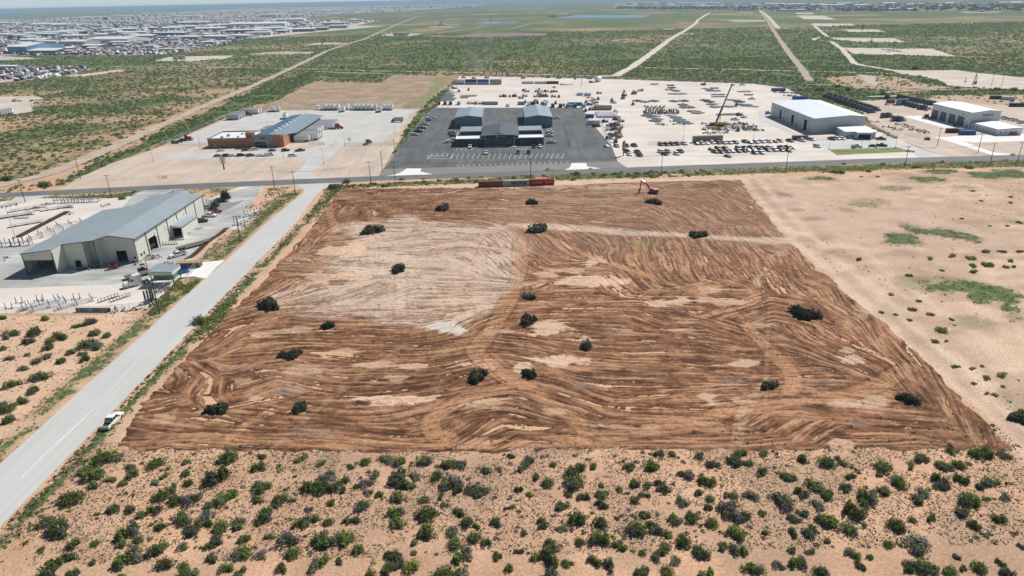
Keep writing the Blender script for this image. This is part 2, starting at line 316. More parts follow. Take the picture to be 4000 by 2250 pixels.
for a in ((3500, 925, 110, 30, .75), (3620, 905, 130, 26, .8), (3740, 915, 60, 40, .75), (3560, 890, 40, 25, .6), (3400, 790, 110, 14, .4), (3300, 820, 40, 14, .35), (3500, 735, 60, 12, .5), (3630, 700, 90, 16, .75), (3700, 672, 110, 14, .8),
          (3900, 680, 160, 22, .9), (3190, 697, 70, 9, .7), (3250, 662, 200, 10, .8), (3800, 1130, 190, 45, .85), (3700, 1100, 120, 26, .5), (3940, 1210, 60, 28, .75), (3560, 1110, 60, 30, .35), (3600, 1090, 60, 20, .3),
          (3110, 820, 50, 8, .3), (3180, 855, 60, 10, .3), (3060, 760, 30, 8, .35), (3380, 800, 60, 10, .45), (3760, 730, 60, 8, .3), (3960, 1240, 60, 20, .5), (3970, 1590, 60, 60, .4), (3800, 1260, 100, 24, .25), (3960, 870, 50, 6, .25), (3220, 935, 25, 10, .5), (3240, 985, 30, 10, .4)):
    patch(*a, seed=int(a[0]) % 97)
# verges
for pl, hw, v in (([(-104.5, 60), (-103.5, 184), (-102.6, 264), (-101, 312)], 3.0, .6), ([(-86.0, 90), (-85.2, 184), (-83.6, 230), (-83.2, 270), (-82, 318)], 2.1, .72), (L(G, (1290, 736), (1500, 722), (2000, 700), (2600, 683), (3100, 664), (3600, 645), (4200, 628)), 5.0, .62),
                  (L(G, (-300, 812), (0, 796), (200, 782), (420, 772), (520, 758)), 6, .8), (L(G, (640, 755), (800, 742), (930, 748)), 6, .5), (L(G, (770, 1068), (745, 1120), (640, 1180)), 2.5, .7), (L(G, (840, 1010), (900, 940), (990, 870), (1080, 800), (1150, 750)), 5, .45)):
    d = dline(X, Y, pl)+(n3-.5)*3.0; m = sm(hw+.8, hw-1.2, d)*sm(.3, .62, n3+.16); setc(m*.55, (.26, .22, .11)); veg = np.maximum(veg, m*v)
s1 = inpoly(X, Y, [(-88.6, 90), (-88, 320), (-79.3, 320), (-80.8, 100)]) & (Y > 116)
setc(s1*.5*(1-veg), (.60, .43, .33))
setc(inpoly(X, Y, L(G, (1290, 735), (1900, 715), (2600, 690), (3100, 680), (2890, 705), (2400, 715), (1850, 735), (1330, 745)))*.85, (.66, .5, .38))
# neighbourhood zones behind the road
g1 = inpoly(X+(n2-.5)*10, Y+(n1-.5)*14, L(G, (3060, 330), (3300, 345), (3560, 385), (3650, 355), (4100, 345), (4100, 360), (3660, 375), (3640, 410), (3330, 385), (3180, 375)))
setc(g1*.6, (.3, .28, .15)); veg = np.where(g1, .85, veg)
g2 = inpoly(X, Y, L(G, (3600, 395), (3640, 372), (4300, 372), (4300, 450), (3900, 425)))
setc(g2*1.0, (.52, .40, .29)); veg = np.where(g2, .22, veg)
g3 = inpoly(X+(n2-.5)*10, Y+(n1-.5)*14, L(G, (3190, 300), (3460, 292), (3700, 340), (3500, 352), (3300, 340)))
setc(g3*.9, (.50, .38, .27)); veg = np.where(g3, .3, veg)
g4 = inpoly(X+(n2-.5)*6, Y+(n1-.5)*6, L(G, (-300, 745), (0, 700), (286, 625), (600, 480), (620, 520), (330, 690), (190, 742), (-300, 780)))
setc(g4*.9, (.55, .38, .26)); veg = np.where(g4, .35+(n2-.5), veg)
g5 = inpoly(X+(n2-.5)*8, Y+(n1-.5)*8, L(G, (190, 738), (330, 688), (620, 560), (880, 450), (1100, 375), (1240, 300), (1240, 270), (1050, 330), (820, 430), (560, 560), (330, 660)))
setc(g5*.5, (.35, .29, .17)); veg = np.where(g5, .88, veg)
veg = np.where(inpoly(X, Y, or_pad) | inpoly(X, Y, cal_yard) | inpoly(X, Y, nx_lot) | inpoly(X, Y, wh_yard), 0, veg)
V = np.stack([X.ravel(), Y.ravel(), np.zeros(X.size)], 1)
I = np.arange(X.size).reshape(X.shape)
Fq = np.stack([I[:-1, :-1].ravel(), I[:-1, 1:].ravel(), I[1:, 1:].ravel(), I[1:, :-1].ravel()], 1)

def ground_material():
    m = bpy.data.materials.new('scrub_ground'); m.use_nodes = True; t = m.node_tree; N = t.nodes; K = t.links
    b = N['Principled BSDF']; b.inputs['Roughness'].default_value = .95; b.inputs['Specular IOR Level'].default_value = .1
    at = N.new('ShaderNodeAttribute'); at.attribute_name = 'soil'; av = N.new('ShaderNodeAttribute'); av.attribute_name = 'veg'
    geo = N.new('ShaderNodeNewGeometry')
    def noise(s, det=3, dist=0):
        n = N.new('ShaderNodeTexNoise'); n.inputs['Scale'].default_value = s; n.inputs['Detail'].default_value = det; n.inputs['Distortion'].default_value = dist
        K.new(geo.outputs['Position'], n.inputs['Vector']); return n.outputs['Fac']
    def rng(f, a, bb, c=0, d=1):
        r = N.new('ShaderNodeMapRange'); K.new(f, r.inputs[0])
        for i, v in zip((1, 2, 3, 4), (a, bb, c, d)): r.inputs[i].default_value = v
        return r.outputs[0]
    def mix(f, a, bb, bl='MIX'):
        x = N.new('ShaderNodeMix'); x.data_type = 'RGBA'; x.blend_type = bl
        if isinstance(f, float): x.inputs[0].default_value = f
        else: K.new(f, x.inputs[0])
        for v, i in ((a, 6), (bb, 7)):
            if isinstance(v, tuple): x.inputs[i].default_value = (*v, 1)
            else: K.new(v, x.inputs[i])
        return x.outputs[2]
    def math_(op, a, bb):
        x = N.new('ShaderNodeMath'); x.operation = op
        for v, i in ((a, 0), (bb, 1)):
            if isinstance(v, (int, float)): x.inputs[i].default_value = v
            else: K.new(v, x.inputs[i])
        return x.outputs[0]
    soil = mix(1.0, at.outputs['Color'], mix(rng(noise(1.6, 8), .3, .7), (.82, .80, .78), (1.16, 1.15, 1.13)), 'MULTIPLY')
    soil = mix(1.0, soil, mix(rng(noise(.11, 6), .3, .7), (.86, .84, .82), (1.1, 1.1, 1.1)), 'MULTIPLY')
    sp = rng(noise(2.9, 5), .55, .64)                       # small clods and litter
    soil = mix(math_('MULTIPLY', sp, .5), soil, (.22, .13, .085))
    # plants too small or too far to be separate
    n = math_('ADD', math_('MULTIPLY', noise(.55, 4), .6), math_('MULTIPLY', noise(.16, 4), .4))
    cover = rng(math_('ADD', n, math_('MULTIPLY', math_('SUBTRACT', av.outputs['Fac'], .5), .62)), .47, .56)
    cover = math_('MULTIPLY', cover, rng(av.outputs['Fac'], .02, .12))
    g = mix(rng(noise(.3, 5), .35, .65), (.075, .105, .038), (.17, .20, .085))
    g = mix(rng(noise(.035, 4), .42, .62), g, (.10, .15, .055))
    g = mix(rng(noise(.09, 4), .60, .72), g, (.23, .22, .12))
    K.new(mix(cover, soil, g), b.inputs['Base Color'])
    bu = N.new('ShaderNodeBump'); bu.inputs['Strength'].default_value = .9; bu.inputs['Distance'].default_value = .25
    hh = math_('ADD', math_('MULTIPLY', noise(2.6, 7), .5), math_('MULTIPLY', cover, 1.2))
    K.new(hh, bu.inputs['Height']); K.new(bu.outputs[0], b.inputs['Normal'])
    return m
MG = ground_material()
o = npmesh('ground', V, Fq, [MG], col.reshape(-1, 3), veg.ravel()); o['kind'] = 'structure'

# ------------------------------------------------------------ flat sheets lying on the ground
m_asph = mat('road_asphalt', (.17, .17, .175), .85, .12, 3, var2=.12, streak=(.03, .5, .18))
m_side = mat('side_road_chipseal', (.55, .55, .54), .9, .05, 4, var2=.05, scale2=.05, streak=(1.1, .02, .06))
m_lot = mat('parking_asphalt', (.135, .14, .145), .85, .15, 4, var2=.25, scale2=.05, streak=(.25, .03, .25))
m_strip = mat('grey_gravel', (.24, .225, .21), .95, .2, 5, var2=.12)
m_conc = mat('pale_concrete', (.58, .565, .54), .85, .06, 2, var2=.1, streak=(.04, .3, .1))
m_conc2 = mat('white_concrete', (.78, .77, .75), .85, .05, 2, var2=.06)
m_apron = mat('worn_yard_concrete', (.50, .50, .485), .9, .10, 1.2, var2=.28, scale2=.07, streak=(.06, .35, .2))
m_cal = mat('caliche', (.72, .65, .585), .95, .07, 1.5, bump=.03, bscale=2, var2=.13, scale2=.035, streak=(.02, .12, .08))
m_pad = mat('tan_graded_pad', (.60, .49, .40), .95, .08, 1.5, var2=.12, scale2=.04, streak=(.25, .02, .12))
m_dfield = mat('dry_brown_field', (.38, .275, .18), .95, .25, .3, bump=.05, var2=.3, scale2=.06)
m_green = mat('mown_green_grass', (.19, .24, .065), .95, .25, .8, bump=.05, var2=.25, scale2=.1)
m_dgreen = mat('dull_green_field', (.25, .24, .11), .95, .22, .4, bump=.05, var2=.2)
m_town = mat('town_ground', (.46, .41, .36), .95, .25, .03, var2=.45, scale2=.012)
m_bank = mat('bare_purple_brown_soil', (.25, .17, .14), .95, .3, .2)
m_water = mat('blue_pond_liner', (.16, .33, .55), .35, .08, .02)
m_paint = mat('road_paint', (.75, .74, .70), .8, .12, 3)
m_trk = {}
ZL_ = [0.0]
def sheet(name, poly, mt, z, kind='structure'):
    a = sum(p[0]*q[1]-q[0]*p[1] for p, q in zip(poly, poly[1:]+poly[:1]))
    if a < 0: poly = poly[::-1]
    b = MB().add([(p[0], p[1], z) for p in poly], [tuple(range(len(poly)))], mt); o = b.build(name); o['kind'] = kind; return o
def ragged(poly, step, amp, seed):                   # natural outline for graded edges
    out = []; rr = random.Random(seed)
    for p, q in zip(poly, poly[1:]+poly[:1]):
        d = math.hypot(q[0]-p[0], q[1]-p[1]); n = max(1, min(60, int(d/step)))
        for i in range(n):
            t = i/n; a = amp if i else amp*.3
            out.append((p[0]+(q[0]-p[0])*t+rr.uniform(-a, a), p[1]+(q[1]-p[1])*t+rr.uniform(-a, a)))
    return out
def ribbon(name, pts, wd, mt, z, amp=.6, seed=1):
    rr = random.Random(seed); P = []
    for p, q in zip(pts, pts[1:]):
        d = math.hypot(q[0]-p[0], q[1]-p[1]); n = max(1, min(30, int(d/8)))
        P += [(p[0]+(q[0]-p[0])*i/n, p[1]+(q[1]-p[1])*i/n) for i in range(n)]
    P.append(pts[-1]); vs = []
    for i, p in enumerate(P):
        a = P[max(0, i-1)]; c = P[min(len(P)-1, i+1)]; dx, dy = c[0]-a[0], c[1]-a[1]; l_ = math.hypot(dx, dy) or 1
        h1 = wd/2+rr.uniform(-amp, amp); h2 = wd/2+rr.uniform(-amp, amp)
        vs += [(p[0]-dy/l_*h1, p[1]+dx/l_*h1, z), (p[0]+dy/l_*h2, p[1]-dx/l_*h2, z)]
    o = MB().add(vs, [(2*i, 2*i+1, 2*i+3, 2*i+2) for i in range(len(P)-1)], mt).build(name); o['kind'] = 'structure'; return o
sheet('town_ground', ragged(town1, 60, 12, 1), m_town, .03); sheet('town_ground', ragged(town2, 100, 15, 2), m_town, .03)
for i, (n, pl, br) in enumerate(farm_pads):
    k = 'pad%d' % round(br*50)
    sheet(n, ragged(pl, 9, 1.8, i), mat(k, (br*1.0, br*.87, br*.74), .95, .1, .3, var2=.2, scale2=.05), .05+.004*i)
for i, (n, pl, wd, br) in enumerate(tracks):
    mt = mat('track%d' % round(br*50), (br*1.0, br*.80, br*.62) if br < .6 else (br, br*.88, br*.76), .95, .12, .6, var2=.2, scale2=.1)
    ribbon(n, pl, wd, mt, .2+.004*i, min(1.2, wd*.12), i)
sheet('bare_bank', ragged(bank, 15, 4, 5), m_bank, .04)
sheet('retention_pond', pond1, m_water, .3); sheet('retention_pond', pond2, m_water, .3)
sheet('dirt_pad', ragged(or_pad, 6, .35, 3), m_pad, .02)
sheet('dry_field', ragged(or_field, 8, .8, 4), m_dfield, .026)
sheet('grass_field', ragged(or_green, 6, 1.5, 6), m_dgreen, .032)
sheet('gravel_yard', ragged(cal_yard, 5, .3, 8), m_cal, .02)
sheet('gravel_yard', ragged(en_pad, 6, .8, 9), m_pad, .024)
sheet('gravel_yard', wh_yard, m_cal, .02)
sheet('concrete_apron', ragged(wh_apron, 4, .35, 10), m_apron, .026)
sheet('parking_lot', wh_park, mat('lot2', (.25, .25, .25), .9, .1), .032)
sheet('driveway', drive_out, m_conc2, .034); sheet('driveway', drive_w, m_conc, .034)
sheet('concrete_yard', or_yard, m_conc, .034); sheet('parking_lot', or_lot, m_conc, .038)
sheet('parking_lot', nx_lot, m_lot, .03); sheet('gravel_strip', nx_strip, m_strip, .026)
sheet('driveway', nx_dr1, m_conc2, .05); sheet('driveway', nx_dr2, m_conc2, .05)
sheet('parking_lot', wb_lot, m_conc, .03); sheet('concrete_apron', wb_apron, m_conc, .034); sheet('grass_strip', wb_grass, m_green, .036)
sheet('concrete_apron', en_apron, m_conc2, .034); sheet('driveway', en_drive, m_conc2, .038)
sheet('main_road', road_top+road_bot[::-1], m_asph, .044)
sheet('side_road', side_road, m_side, .048)
SHEETS = [wb_lot, wb_apron, or_yard, or_lot, en_drive, en_apron, or_pad, cal_yard, en_pad, wh_yard, drive_out, drive_w, nx_lot, nx_strip, side_road, road_top+road_bot[::-1], wb_grass]+[p[1] for p in farm_pads]+[pond1, pond2, bank]
TRK = [(p[1], p[2]) for p in tracks]
# painted stall lines in front of the dark office
def stripe(f, a, b, wd=.12, z=.046):
    p, q = f(*a), f(*b); dx, dy = q[0]-p[0], q[1]-p[1]; l_ = math.hypot(dx, dy); ex, ey = -dy/l_*wd/2, dx/l_*wd/2
    return [(p[0]+ex, p[1]+ey, z), (p[0]-ex, p[1]-ey, z), (q[0]-ex, q[1]-ey, z), (q[0]+ex, q[1]+ey, z)]
b = MB()
def st(f, a, c, wd=.16, z=.046): b.add(stripe(f, a, c, wd, z), [(0, 1, 2, 3)], m_paint)
for i in range(26):
    x = 395+i*58.7; st(ZD, (x, 458), (x-8+i*.35, 487), .2)
for i in range(5, 26):
    x = 380+i*58.7; st(ZD, (x, 489), (x-10+i*.45, 517), .2)
for i in range(21):
    x = 680+i*61; st(ZD, (x-6+i*0, 585-i*2.1), (x+6, 607-i*2.0), .2)
st(ZD, (640, 488), (1860, 488), .12, .05)
b.add(stripe(ZD, (360, 487), (620, 487), .35), [(0, 1, 2, 3)], m_paint); b.add(stripe(ZD, (346, 515), (600, 515), .35), [(0, 1, 2, 3)], m_paint); b.add(stripe(ZD, (360, 487), (346, 515), .35, .05), [(0, 1, 2, 3)], m_paint); b.add(stripe(ZD, (620, 487), (602, 515), .35, .05), [(0, 1, 2, 3)], m_paint)
for i in range(4): x = 672+i*57; st(ZD, (x, 402), (x-6, 415), .2)
for i in range(5): x = 1340+i*30; st(ZD, (x, 398), (x, 411), .2)
for i in range(14): st(ZD, (2250-i*0+i*8, 190+i*12), (2300+i*7, 190+i*12), .14)
for x in (1690, 1728): st(ZD, (x, 158), (x-8, 190), .2)
for i in range(6): st(ZM, (770+i*45, 225-i*0), (795+i*45, 210), .15, .05)
for i in range(3): st(ZA, (1500+i*200, 845), (1490+i*200, 868), .15, .05)
o = b.build('stall_markings'); o['kind'] = 'structure'
# ------------------------------------------------------------ the cleared field: graded soil with real furrows
res = .30
fx = np.arange(-86, 118, res); fy = np.arange(104, 326, res)
FX, FY = np.meshgrid(fx, fy)
flow = [(450, 1740, 1, 0), (900, 1745, 1, 0), (1500, 1750, 1, 0), (2200, 1750, 1, 0), (3000, 1750, 1, 0), (3500, 1745, 1, .02), (600, 1600, 1, -.25), (800, 1500, .6, .5), (560, 1650, 1, .3), (950, 1600, 1, .12), (1300, 1650, 1, .05),
 (1000, 1380, 1, -.1), (1300, 1300, 1, 0), (1600, 1400, 1, -.03), (1500, 1250, 1, 0), (1300, 1150, 1, 0), (1200, 1060, 1, .03), (1600, 1000, 1, 0), (1500, 900, 1, .05), (900, 1260, 1, -.25), (1080, 1120, 1, -.5), (1150, 950, .5, -.8), (1260, 860, .7, -.6), (1000, 1000, .6, -.7),
 (1330, 960, 1, -.1), (1500, 760, 1, 0), (1900, 780, 1, 0), (2300, 760, 1, 0), (2700, 740, 1, .03), (1800, 850, 1, 0), (2400, 850, 1, .1), (2700, 850, .7, .5), (2900, 880, .6, .6), (2850, 750, .6, .4),
 (2000, 1000, .6, .5), (2200, 950, .6, .5), (2500, 1000, .35, 1), (2700, 1000, .5, 1), (2900, 1020, .6, 1), (3060, 1060, .65, 1), (2400, 1100, .5, .6), (2300, 1080, 1, 0), (2200, 1180, 1, 0), (2600, 1200, 1, 0), (2900, 1220, 1, .03), (2100, 1250, 1, 0), (2500, 1350, 1, 0), (2900, 1400, 1, .05),
 (2400, 1450, 1, .02), (2100, 1450, 1, .2), (2200, 1560, 1, .4), (2600, 1600, 1, 0), (3000, 1550, 1, -.1), (3200, 1650, 1, .1), (3300, 1120, .6, 1), (3500, 1330, .7, 1), (3650, 1500, .7, 1), (3800, 1650, .75, 1), (3150, 1250, .8, .6), (3300, 1400, 1, .45), (3400, 1600, 1, .1), (3200, 1500, 1, .05), (3600, 1650, 1, .12),
 (1750, 1300, 1, -.15), (1900, 1200, 1, 0), (2000, 1300, 1, .1), (1850, 1500, 1, -.2), (1700, 1600, 1, -.2), (1200, 1480, 1, .1), (1450, 1550, 1, -.1)]
cs = np.zeros(FX.shape); sn = np.zeros(FX.shape); ws = np.zeros(FX.shape)
for (px, py, dx, dy) in flow:
    a = G(px, py); c = G(px+dx*20, py+dy*20); th = math.atan2(c[1]-a[1], c[0]-a[0])
    k = 1/(((FX-a[0])**2+(FY-a[1])**2)**2.2+200); cs += k*math.cos(2*th); sn += k*math.sin(2*th)
cxw = FX+(fbm(FX*.09, FY*.09, 53)-.5)*26; cyw = FY+(fbm(FX*.09, FY*.09, 54)-.5)*26
cr = vnoise(np.floor(cxw/19)+.0, np.floor(cyw/8)+.0, 55); cr2 = vnoise(np.floor(cxw/17)+.0, np.floor(cyw/11)+.0, 56)
th = np.arctan2(sn, cs)/2+(cr-.5)*.20+np.where(cr2 > .90, .7, 0)+np.where(cr2 < .09, -.6, 0)+(fbm(FX*.16, FY*.16, 57, 2)-.5)*.42
ux, uy = np.cos(th), np.sin(th)
H_, W_ = FX.shape
def samp(A, ix, iy):
    ix = np.clip(ix, 0, W_-1.001); iy = np.clip(iy, 0, H_-1.001); a = ix.astype(int); b_ = iy.astype(int); u = ix-a; v = iy-b_
    return (A[b_, a]*(1-u)+A[b_, a+1]*u)*(1-v)+(A[b_+1, a]*(1-u)+A[b_+1, a+1]*u)*v
JX, JY = np.meshgrid(np.arange(W_, dtype=float), np.arange(H_, dtype=float))
def lic(Nz, n):
    acc = Nz.copy()
    for sg in (1, -1):
        px, py = JX.copy(), JY.copy(); dx, dy = ux*sg, uy*sg
        for _ in range(n):
            px += dx; py += dy; acc += samp(Nz, px, py)
            ndx, ndy = samp(ux, px, py), samp(uy, px, py); s = np.sign(ndx*dx+ndy*dy); s[s == 0] = 1
            l_ = np.hypot(ndx, ndy)+1e-6; dx, dy = ndx/l_*s, ndy/l_*s
    acc -= acc.mean(); return acc/(acc.std()+1e-9)
w1 = nr.rand(H_, W_); fine = lic(w1, 13)
w2 = vnoise(FX/.8, FY/.8, 61)+.9*nr.rand(H_, W_); med = lic(w2, 19)
w3 = vnoise(FX/3.2, FY/3.2, 62); broad = lic(w3, 34)
brk = fbm(FX*.3, FY*.3, 63)-.5
s = .95*fine+.62*med+.10*broad+brk*2.2+(fbm(FX*.9, FY*.9, 66)-.5)*1.6
# two-step tone: dark damp soil, tan crumbs, pale dry sand
dark, mid, tan_, pale = np.array([.085, .040, .022]), np.array([.235, .112, .060]), np.array([.46, .265, .155]), np.array([.68, .475, .335])
grey = np.array([.62, .475, .37])
def L3(a, bb, t): return a*(1-t[..., None])+bb*t[..., None]
C3 = L3(L3(np.broadcast_to(dark, FX.shape+(3,)), mid, sm(-1.7, .1, s)), tan_, sm(.15, 1.9, s))
big = fbm(FX*.02, FY*.02, 64)
C3 = C3*(0.82+.42*big)[..., None]
PX, PY = Pj(FX, FY)
wb = (fbm(FX*.07, FY*.07, 65)-.5)
# upper band is paler and pinker with distance
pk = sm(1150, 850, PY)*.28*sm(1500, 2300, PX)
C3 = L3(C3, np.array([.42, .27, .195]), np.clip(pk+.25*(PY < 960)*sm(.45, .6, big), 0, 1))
# the big pale scraped area
pa = inpoly(PX+wb*260, PY+wb*110, [(1560, 850), (1760, 880), (1990, 885), (2040, 960), (2010, 1100), (1900, 1240), (1400, 1262), (1060, 1230), (1140, 1130), (1290, 1070), (1240, 980), (1400, 900)])
d0 = np.hypot((PX-1560)/460, (PY-1065)/190)
pa2 = pa.astype(float)
for _ in range(30): pa2[1:-1, 1:-1] = (pa2[:-2, 1:-1]+pa2[2:, 1:-1]+pa2[1:-1, :-2]+pa2[1:-1, 2:])/4
pm = (pa2*.85+.5*sm(1.2, .3, d0))*(.30+.85*sm(-1.2, 1.3, s+broad*.4)); pm = np.clip(pm, 0, .88)
C3 = L3(C3, grey, pm)
band = sm(17, 5, np.abs(PY-np.interp(PX, [2000, 2300, 2640, 3090], [882, 901, 920, 948]))+wb*18)*(PX > 1980)
C3 = L3(C3, grey*1.02, np.clip(band*(.55+.4*sm(-1, 1, s)), 0, .95))
def blob(px, py, rx, ry, k=.9, c=pale, seed=1):
    global C3
    d = np.hypot((PX-px)/rx, (PY-py)/ry)+(fbm(FX*.28, FY*.28, seed)-.5)*1.7-.10*s
    C3 = L3(C3, np.asarray(c), sm(1.0, .78, d)*k)
for a in ((1330, 985, 90, 22), (1400, 965, 40, 22), (1290, 970, 45, 12), (1250, 1090, 60, 30, .6), (1390, 1080, 90, 22, .8), (2325, 1022, 38, 22), (2290, 1100, 150, 22), (2400, 1100, 60, 17), (2120, 1075, 60, 12, .7), (2230, 1060, 80, 10, .6), (2610, 1180, 90, 18, .85), (2740, 1175, 70, 12, .8), (2860, 1180, 80, 14, .7),
          (2780, 1140, 50, 12, .6), (2130, 1285, 90, 28, .85), (2170, 1410, 120, 24, .95), (2040, 1440, 40, 26, .9), (2290, 1330, 60, 14, .6), (1500, 1570, 110, 22, .95), (1620, 1560, 70, 20, .95), (1420, 1560, 60, 16, .8), (1560, 1480, 60, 10, .5), (1480, 1430, 70, 12, .75), (1600, 1432, 60, 10, .7), (1810, 1425, 50, 14, .9), (1910, 1430, 40, 16, .8),
          (2910, 1420, 90, 14, .8), (2870, 1570, 80, 22, .7), (2750, 1550, 60, 18, .6), (3330, 1410, 80, 22, .75), (3420, 1570, 60, 22, .6), (3300, 1580, 70, 16, .7), (2160, 1610, 50, 16, .6), (2420, 1670, 160, 10, .5), (1890, 1580, 70, 26, .4), (1050, 1300, 80, 14, .5), (1180, 1290, 60, 12, .4), (1340, 1375, 60, 10, .6), (1950, 1300, 60, 12, .5),
          (3290, 1740, 50, 22, .7), (3310, 1370, 30, 14, .6), (1000, 1560, 30, 12, .7), (940, 1490, 40, 14, .4), (2950, 1275, 60, 9, .5), (2700, 1290, 100, 9, .4), (2450, 1290, 50, 9, .5), (1110, 1390, 50, 18, .4), (1180, 1450, 70, 18, .45), (640, 1640, 40, 14, .3), (1830, 1180, 60, 10, .4), (3360, 1220, 30, 40, .35), (2650, 1290, 40, 8, .5),
          (1150, 1450, 160, 50, .22, (.46, .29, .2)), (2230, 780, 200, 14, .3, (.5, .35, .27)), (2400, 735, 300, 8, .5, (.6, .45, .35)), (1450, 730, 300, 8, .4, (.6, .42, .3)), (3050, 990, 40, 14, .35), (2960, 1100, 30, 20, .4), (1450, 1060, 120, 18, .35, (.72, .62, .54)), (1530, 1010, 120, 20, .3, (.72, .6, .5))):
    blob(*a, seed=int(a[0]) % 89) if len(a) > 4 else blob(*a, .9, pale, int(a[0]) % 89)
blob(1750, 1281, 75, 24, .95, (.60, .55, .47), 5)
for a in ((1150, 1530, 60, 14, .5), (1190, 1690, 80, 12, .55), (2750, 1660, 60, 14, .3), (2890, 1490, 80, 10, .4), (3330, 1660, 60, 12, .4), (3200, 1500, 90, 10, .3), (1620, 1190, 60, 10, .4), (1640, 930, 40, 10, .45), (2280, 1510, 60, 12, .4), (940, 1440, 40, 10, .4), (2420, 1300, 60, 8, .3), (3170, 960, 80, 16, .35), (2360, 790, 60, 8, .3)):
    blob(*a, (.23, .215, .20), int(a[0]) % 71)
for a in ((2510, 950, 45, 12, .6), (2930, 955, 50, 9, .25), (1420, 1460, 30, 9, .35), (3140, 950, 60, 14, .3)): blob(*a, (.16, .21, .09), 9)
for a in ((2110, 905, 60, 12), (2900, 870, 80, 14), (1180, 900, 60, 30), (1340, 860, 130, 22), (2480, 900, 60, 8), (1500, 1310, 60, 8), (2750, 728, 90, 8), (2600, 735, 90, 7), (3500, 1620, 80, 14), (3400, 1500, 60, 14), (1570, 1590, 30, 20), (2980, 1530, 30, 8), (2430, 1370, 200, 6), (2500, 1440, 160, 6), (2320, 770, 60, 6), (1930, 780, 100, 7), (1500, 775, 100, 8), (3020, 1725, 120, 7), (2700, 1720, 200, 6), (3150, 1745, 120, 8)):
    blob(*a, .5, (.15, .07, .04), int(a[0]) % 67)
rut = np.zeros(FX.shape)
def track(pts, wd, k=.75, c=(.50, .275, .15), lines=4):
    global C3, rut
    P = [G(*p) for p in pts]
    # smooth the path
    for _ in range(2): P = [P[0]]+[q for a, b_ in zip(P, P[1:]) for q in ((a[0]*.75+b_[0]*.25, a[1]*.75+b_[1]*.25), (a[0]*.25+b_[0]*.75, a[1]*.25+b_[1]*.75))]+[P[-1]]
    d = np.full(FX.shape, 1e9); sd_ = np.zeros(FX.shape)
    for a, b_ in zip(P, P[1:]):
        vx, vy = b_[0]-a[0], b_[1]-a[1]; t_ = np.clip(((FX-a[0])*vx+(FY-a[1])*vy)/(vx*vx+vy*vy+1e-9), 0, 1)
        ex, ey = FX-a[0]-t_*vx, FY-a[1]-t_*vy; dd = np.hypot(ex, ey); m_ = dd < d; d = np.where(m_, dd, d); sd_ = np.where(m_, np.sign(vx*ey-vy*ex)*dd, sd_)
    d2 = d+(fbm(FX*.15, FY*.15, 77)-.5)*1.2
    k = k*.92; m_ = sm(wd/2+.3, wd/2-.5, d2)*k*np.clip(.75+.35*fine, 0, 1)
    ln = np.cos(sd_*2*math.pi*lines/wd)
    tone = (1+.16*ln+.14*(fine*.3))[..., None]
    C3 = C3*(1-m_[..., None])+np.asarray(c)*tone*m_[..., None]
    edge = np.exp(-((d2-wd/2-.35)/.35)**2)
    C3 = C3*(1-.28*edge*k)[..., None]
    rut += edge*.12*k+m_*(-.06+.035*ln)
f_ = lambda l_: [(x/.644, y/.644) for x, y in l_]
track(f_([(1310, 600), (1310, 700), (1265, 790), (1215, 860), (1190, 890), (1240, 925), (1290, 960)]), 4.5)
track(f_([(1330, 970), (1260, 985), (1180, 990), (1120, 1035), (1080, 1060), (1090, 1090), (1140, 1118), (1300, 1118), (1480, 1102), (1640, 1085), (1760, 1070), (1830, 1030)]), 4.2)
track(f_([(1360, 590), (1500, 650), (1640, 700), (1800, 755), (1870, 810), (1930, 880), (1990, 930), (2002, 965), (1985, 990)]), 3.6)
track(f_([(2290, 922), (2230, 955), (2180, 985), (2080, 1003), (1960, 1015), (1850, 1035)]), 4.2)
track(f_([(300, 1122), (700, 1112), (1150, 1122), (1700, 1112), (2100, 1108), (2420, 1085)]), 3.4, .5)
track(f_([(1240, 900), (1290, 955), (1380, 1010), (1480, 1085)]), 4, .55)
track(f_([(1600, 600), (1640, 680), (1660, 725), (1620, 750)]), 4, .5); track(f_([(1690, 610), (1730, 700), (1760, 745)]), 5, .4)
track(f_([(1340, 640), (1300, 600), (1300, 560)]), 4, .4); track(f_([(830, 480), (828, 540), (850, 580)]), 3.5, .5)
track(f_([(2010, 800), (1990, 770), (2010, 740), (2080, 735)]), 4.5, .5); track(f_([(2080, 740), (2120, 810), (2230, 900), (2290, 925)]), 5, .35)
track(f_([(880, 1150), (700, 1000), (620, 985), (500, 1020)]), 3.2, .35); track(f_([(1090, 700), (1180, 660), (1190, 610), (1260, 560)]), 3.4, .4, (.6, .44, .34))
track(f_([(1010, 690), (1010, 790)]), 3.4, .4, (.62, .48, .4)); track(f_([(940, 620), (940, 680)]), 3.4, .35, (.6, .46, .38))
track(f_([(1935, 760), (1930, 900), (1925, 1010)]), .6, .35, (.55, .38, .25), 1); track(f_([(1855, 1110), (1865, 1040), (1930, 960)]), 2.4, .45, (.6, .42, .28), 2)
track(f_([(560, 1120), (640, 1050), (780, 1000)]), 2.4, .4); track(f_([(660, 1150), (900, 950), (1020, 870)]), 1.8, .3, (.55, .36, .22), 2)
track(f_([(2000, 640), (2140, 790), (2260, 900), (2440, 1100)]), 6, .35, (.33, .19, .11)); track(f_([(480, 1000), (600, 880), (760, 720), (850, 600)]), 7, .35, (.42, .23, .13))
track(f_([(860, 500), (1300, 480), (1800, 480)]), 5, .35, (.5, .32, .2)); track(f_([(1500, 560), (1700, 500), (1640, 520), (1800, 560), (1950, 590)]), 4, .3, (.5, .33, .22))
track(f_([(1180, 880), (1000, 900), (700, 1000)]), 4, .3); track(f_([(1480, 905), (1700, 930), (1900, 905)]), 3.5, .25); track(f_([(1340, 935), (1500, 925), (1640, 905)]), 4, .45)
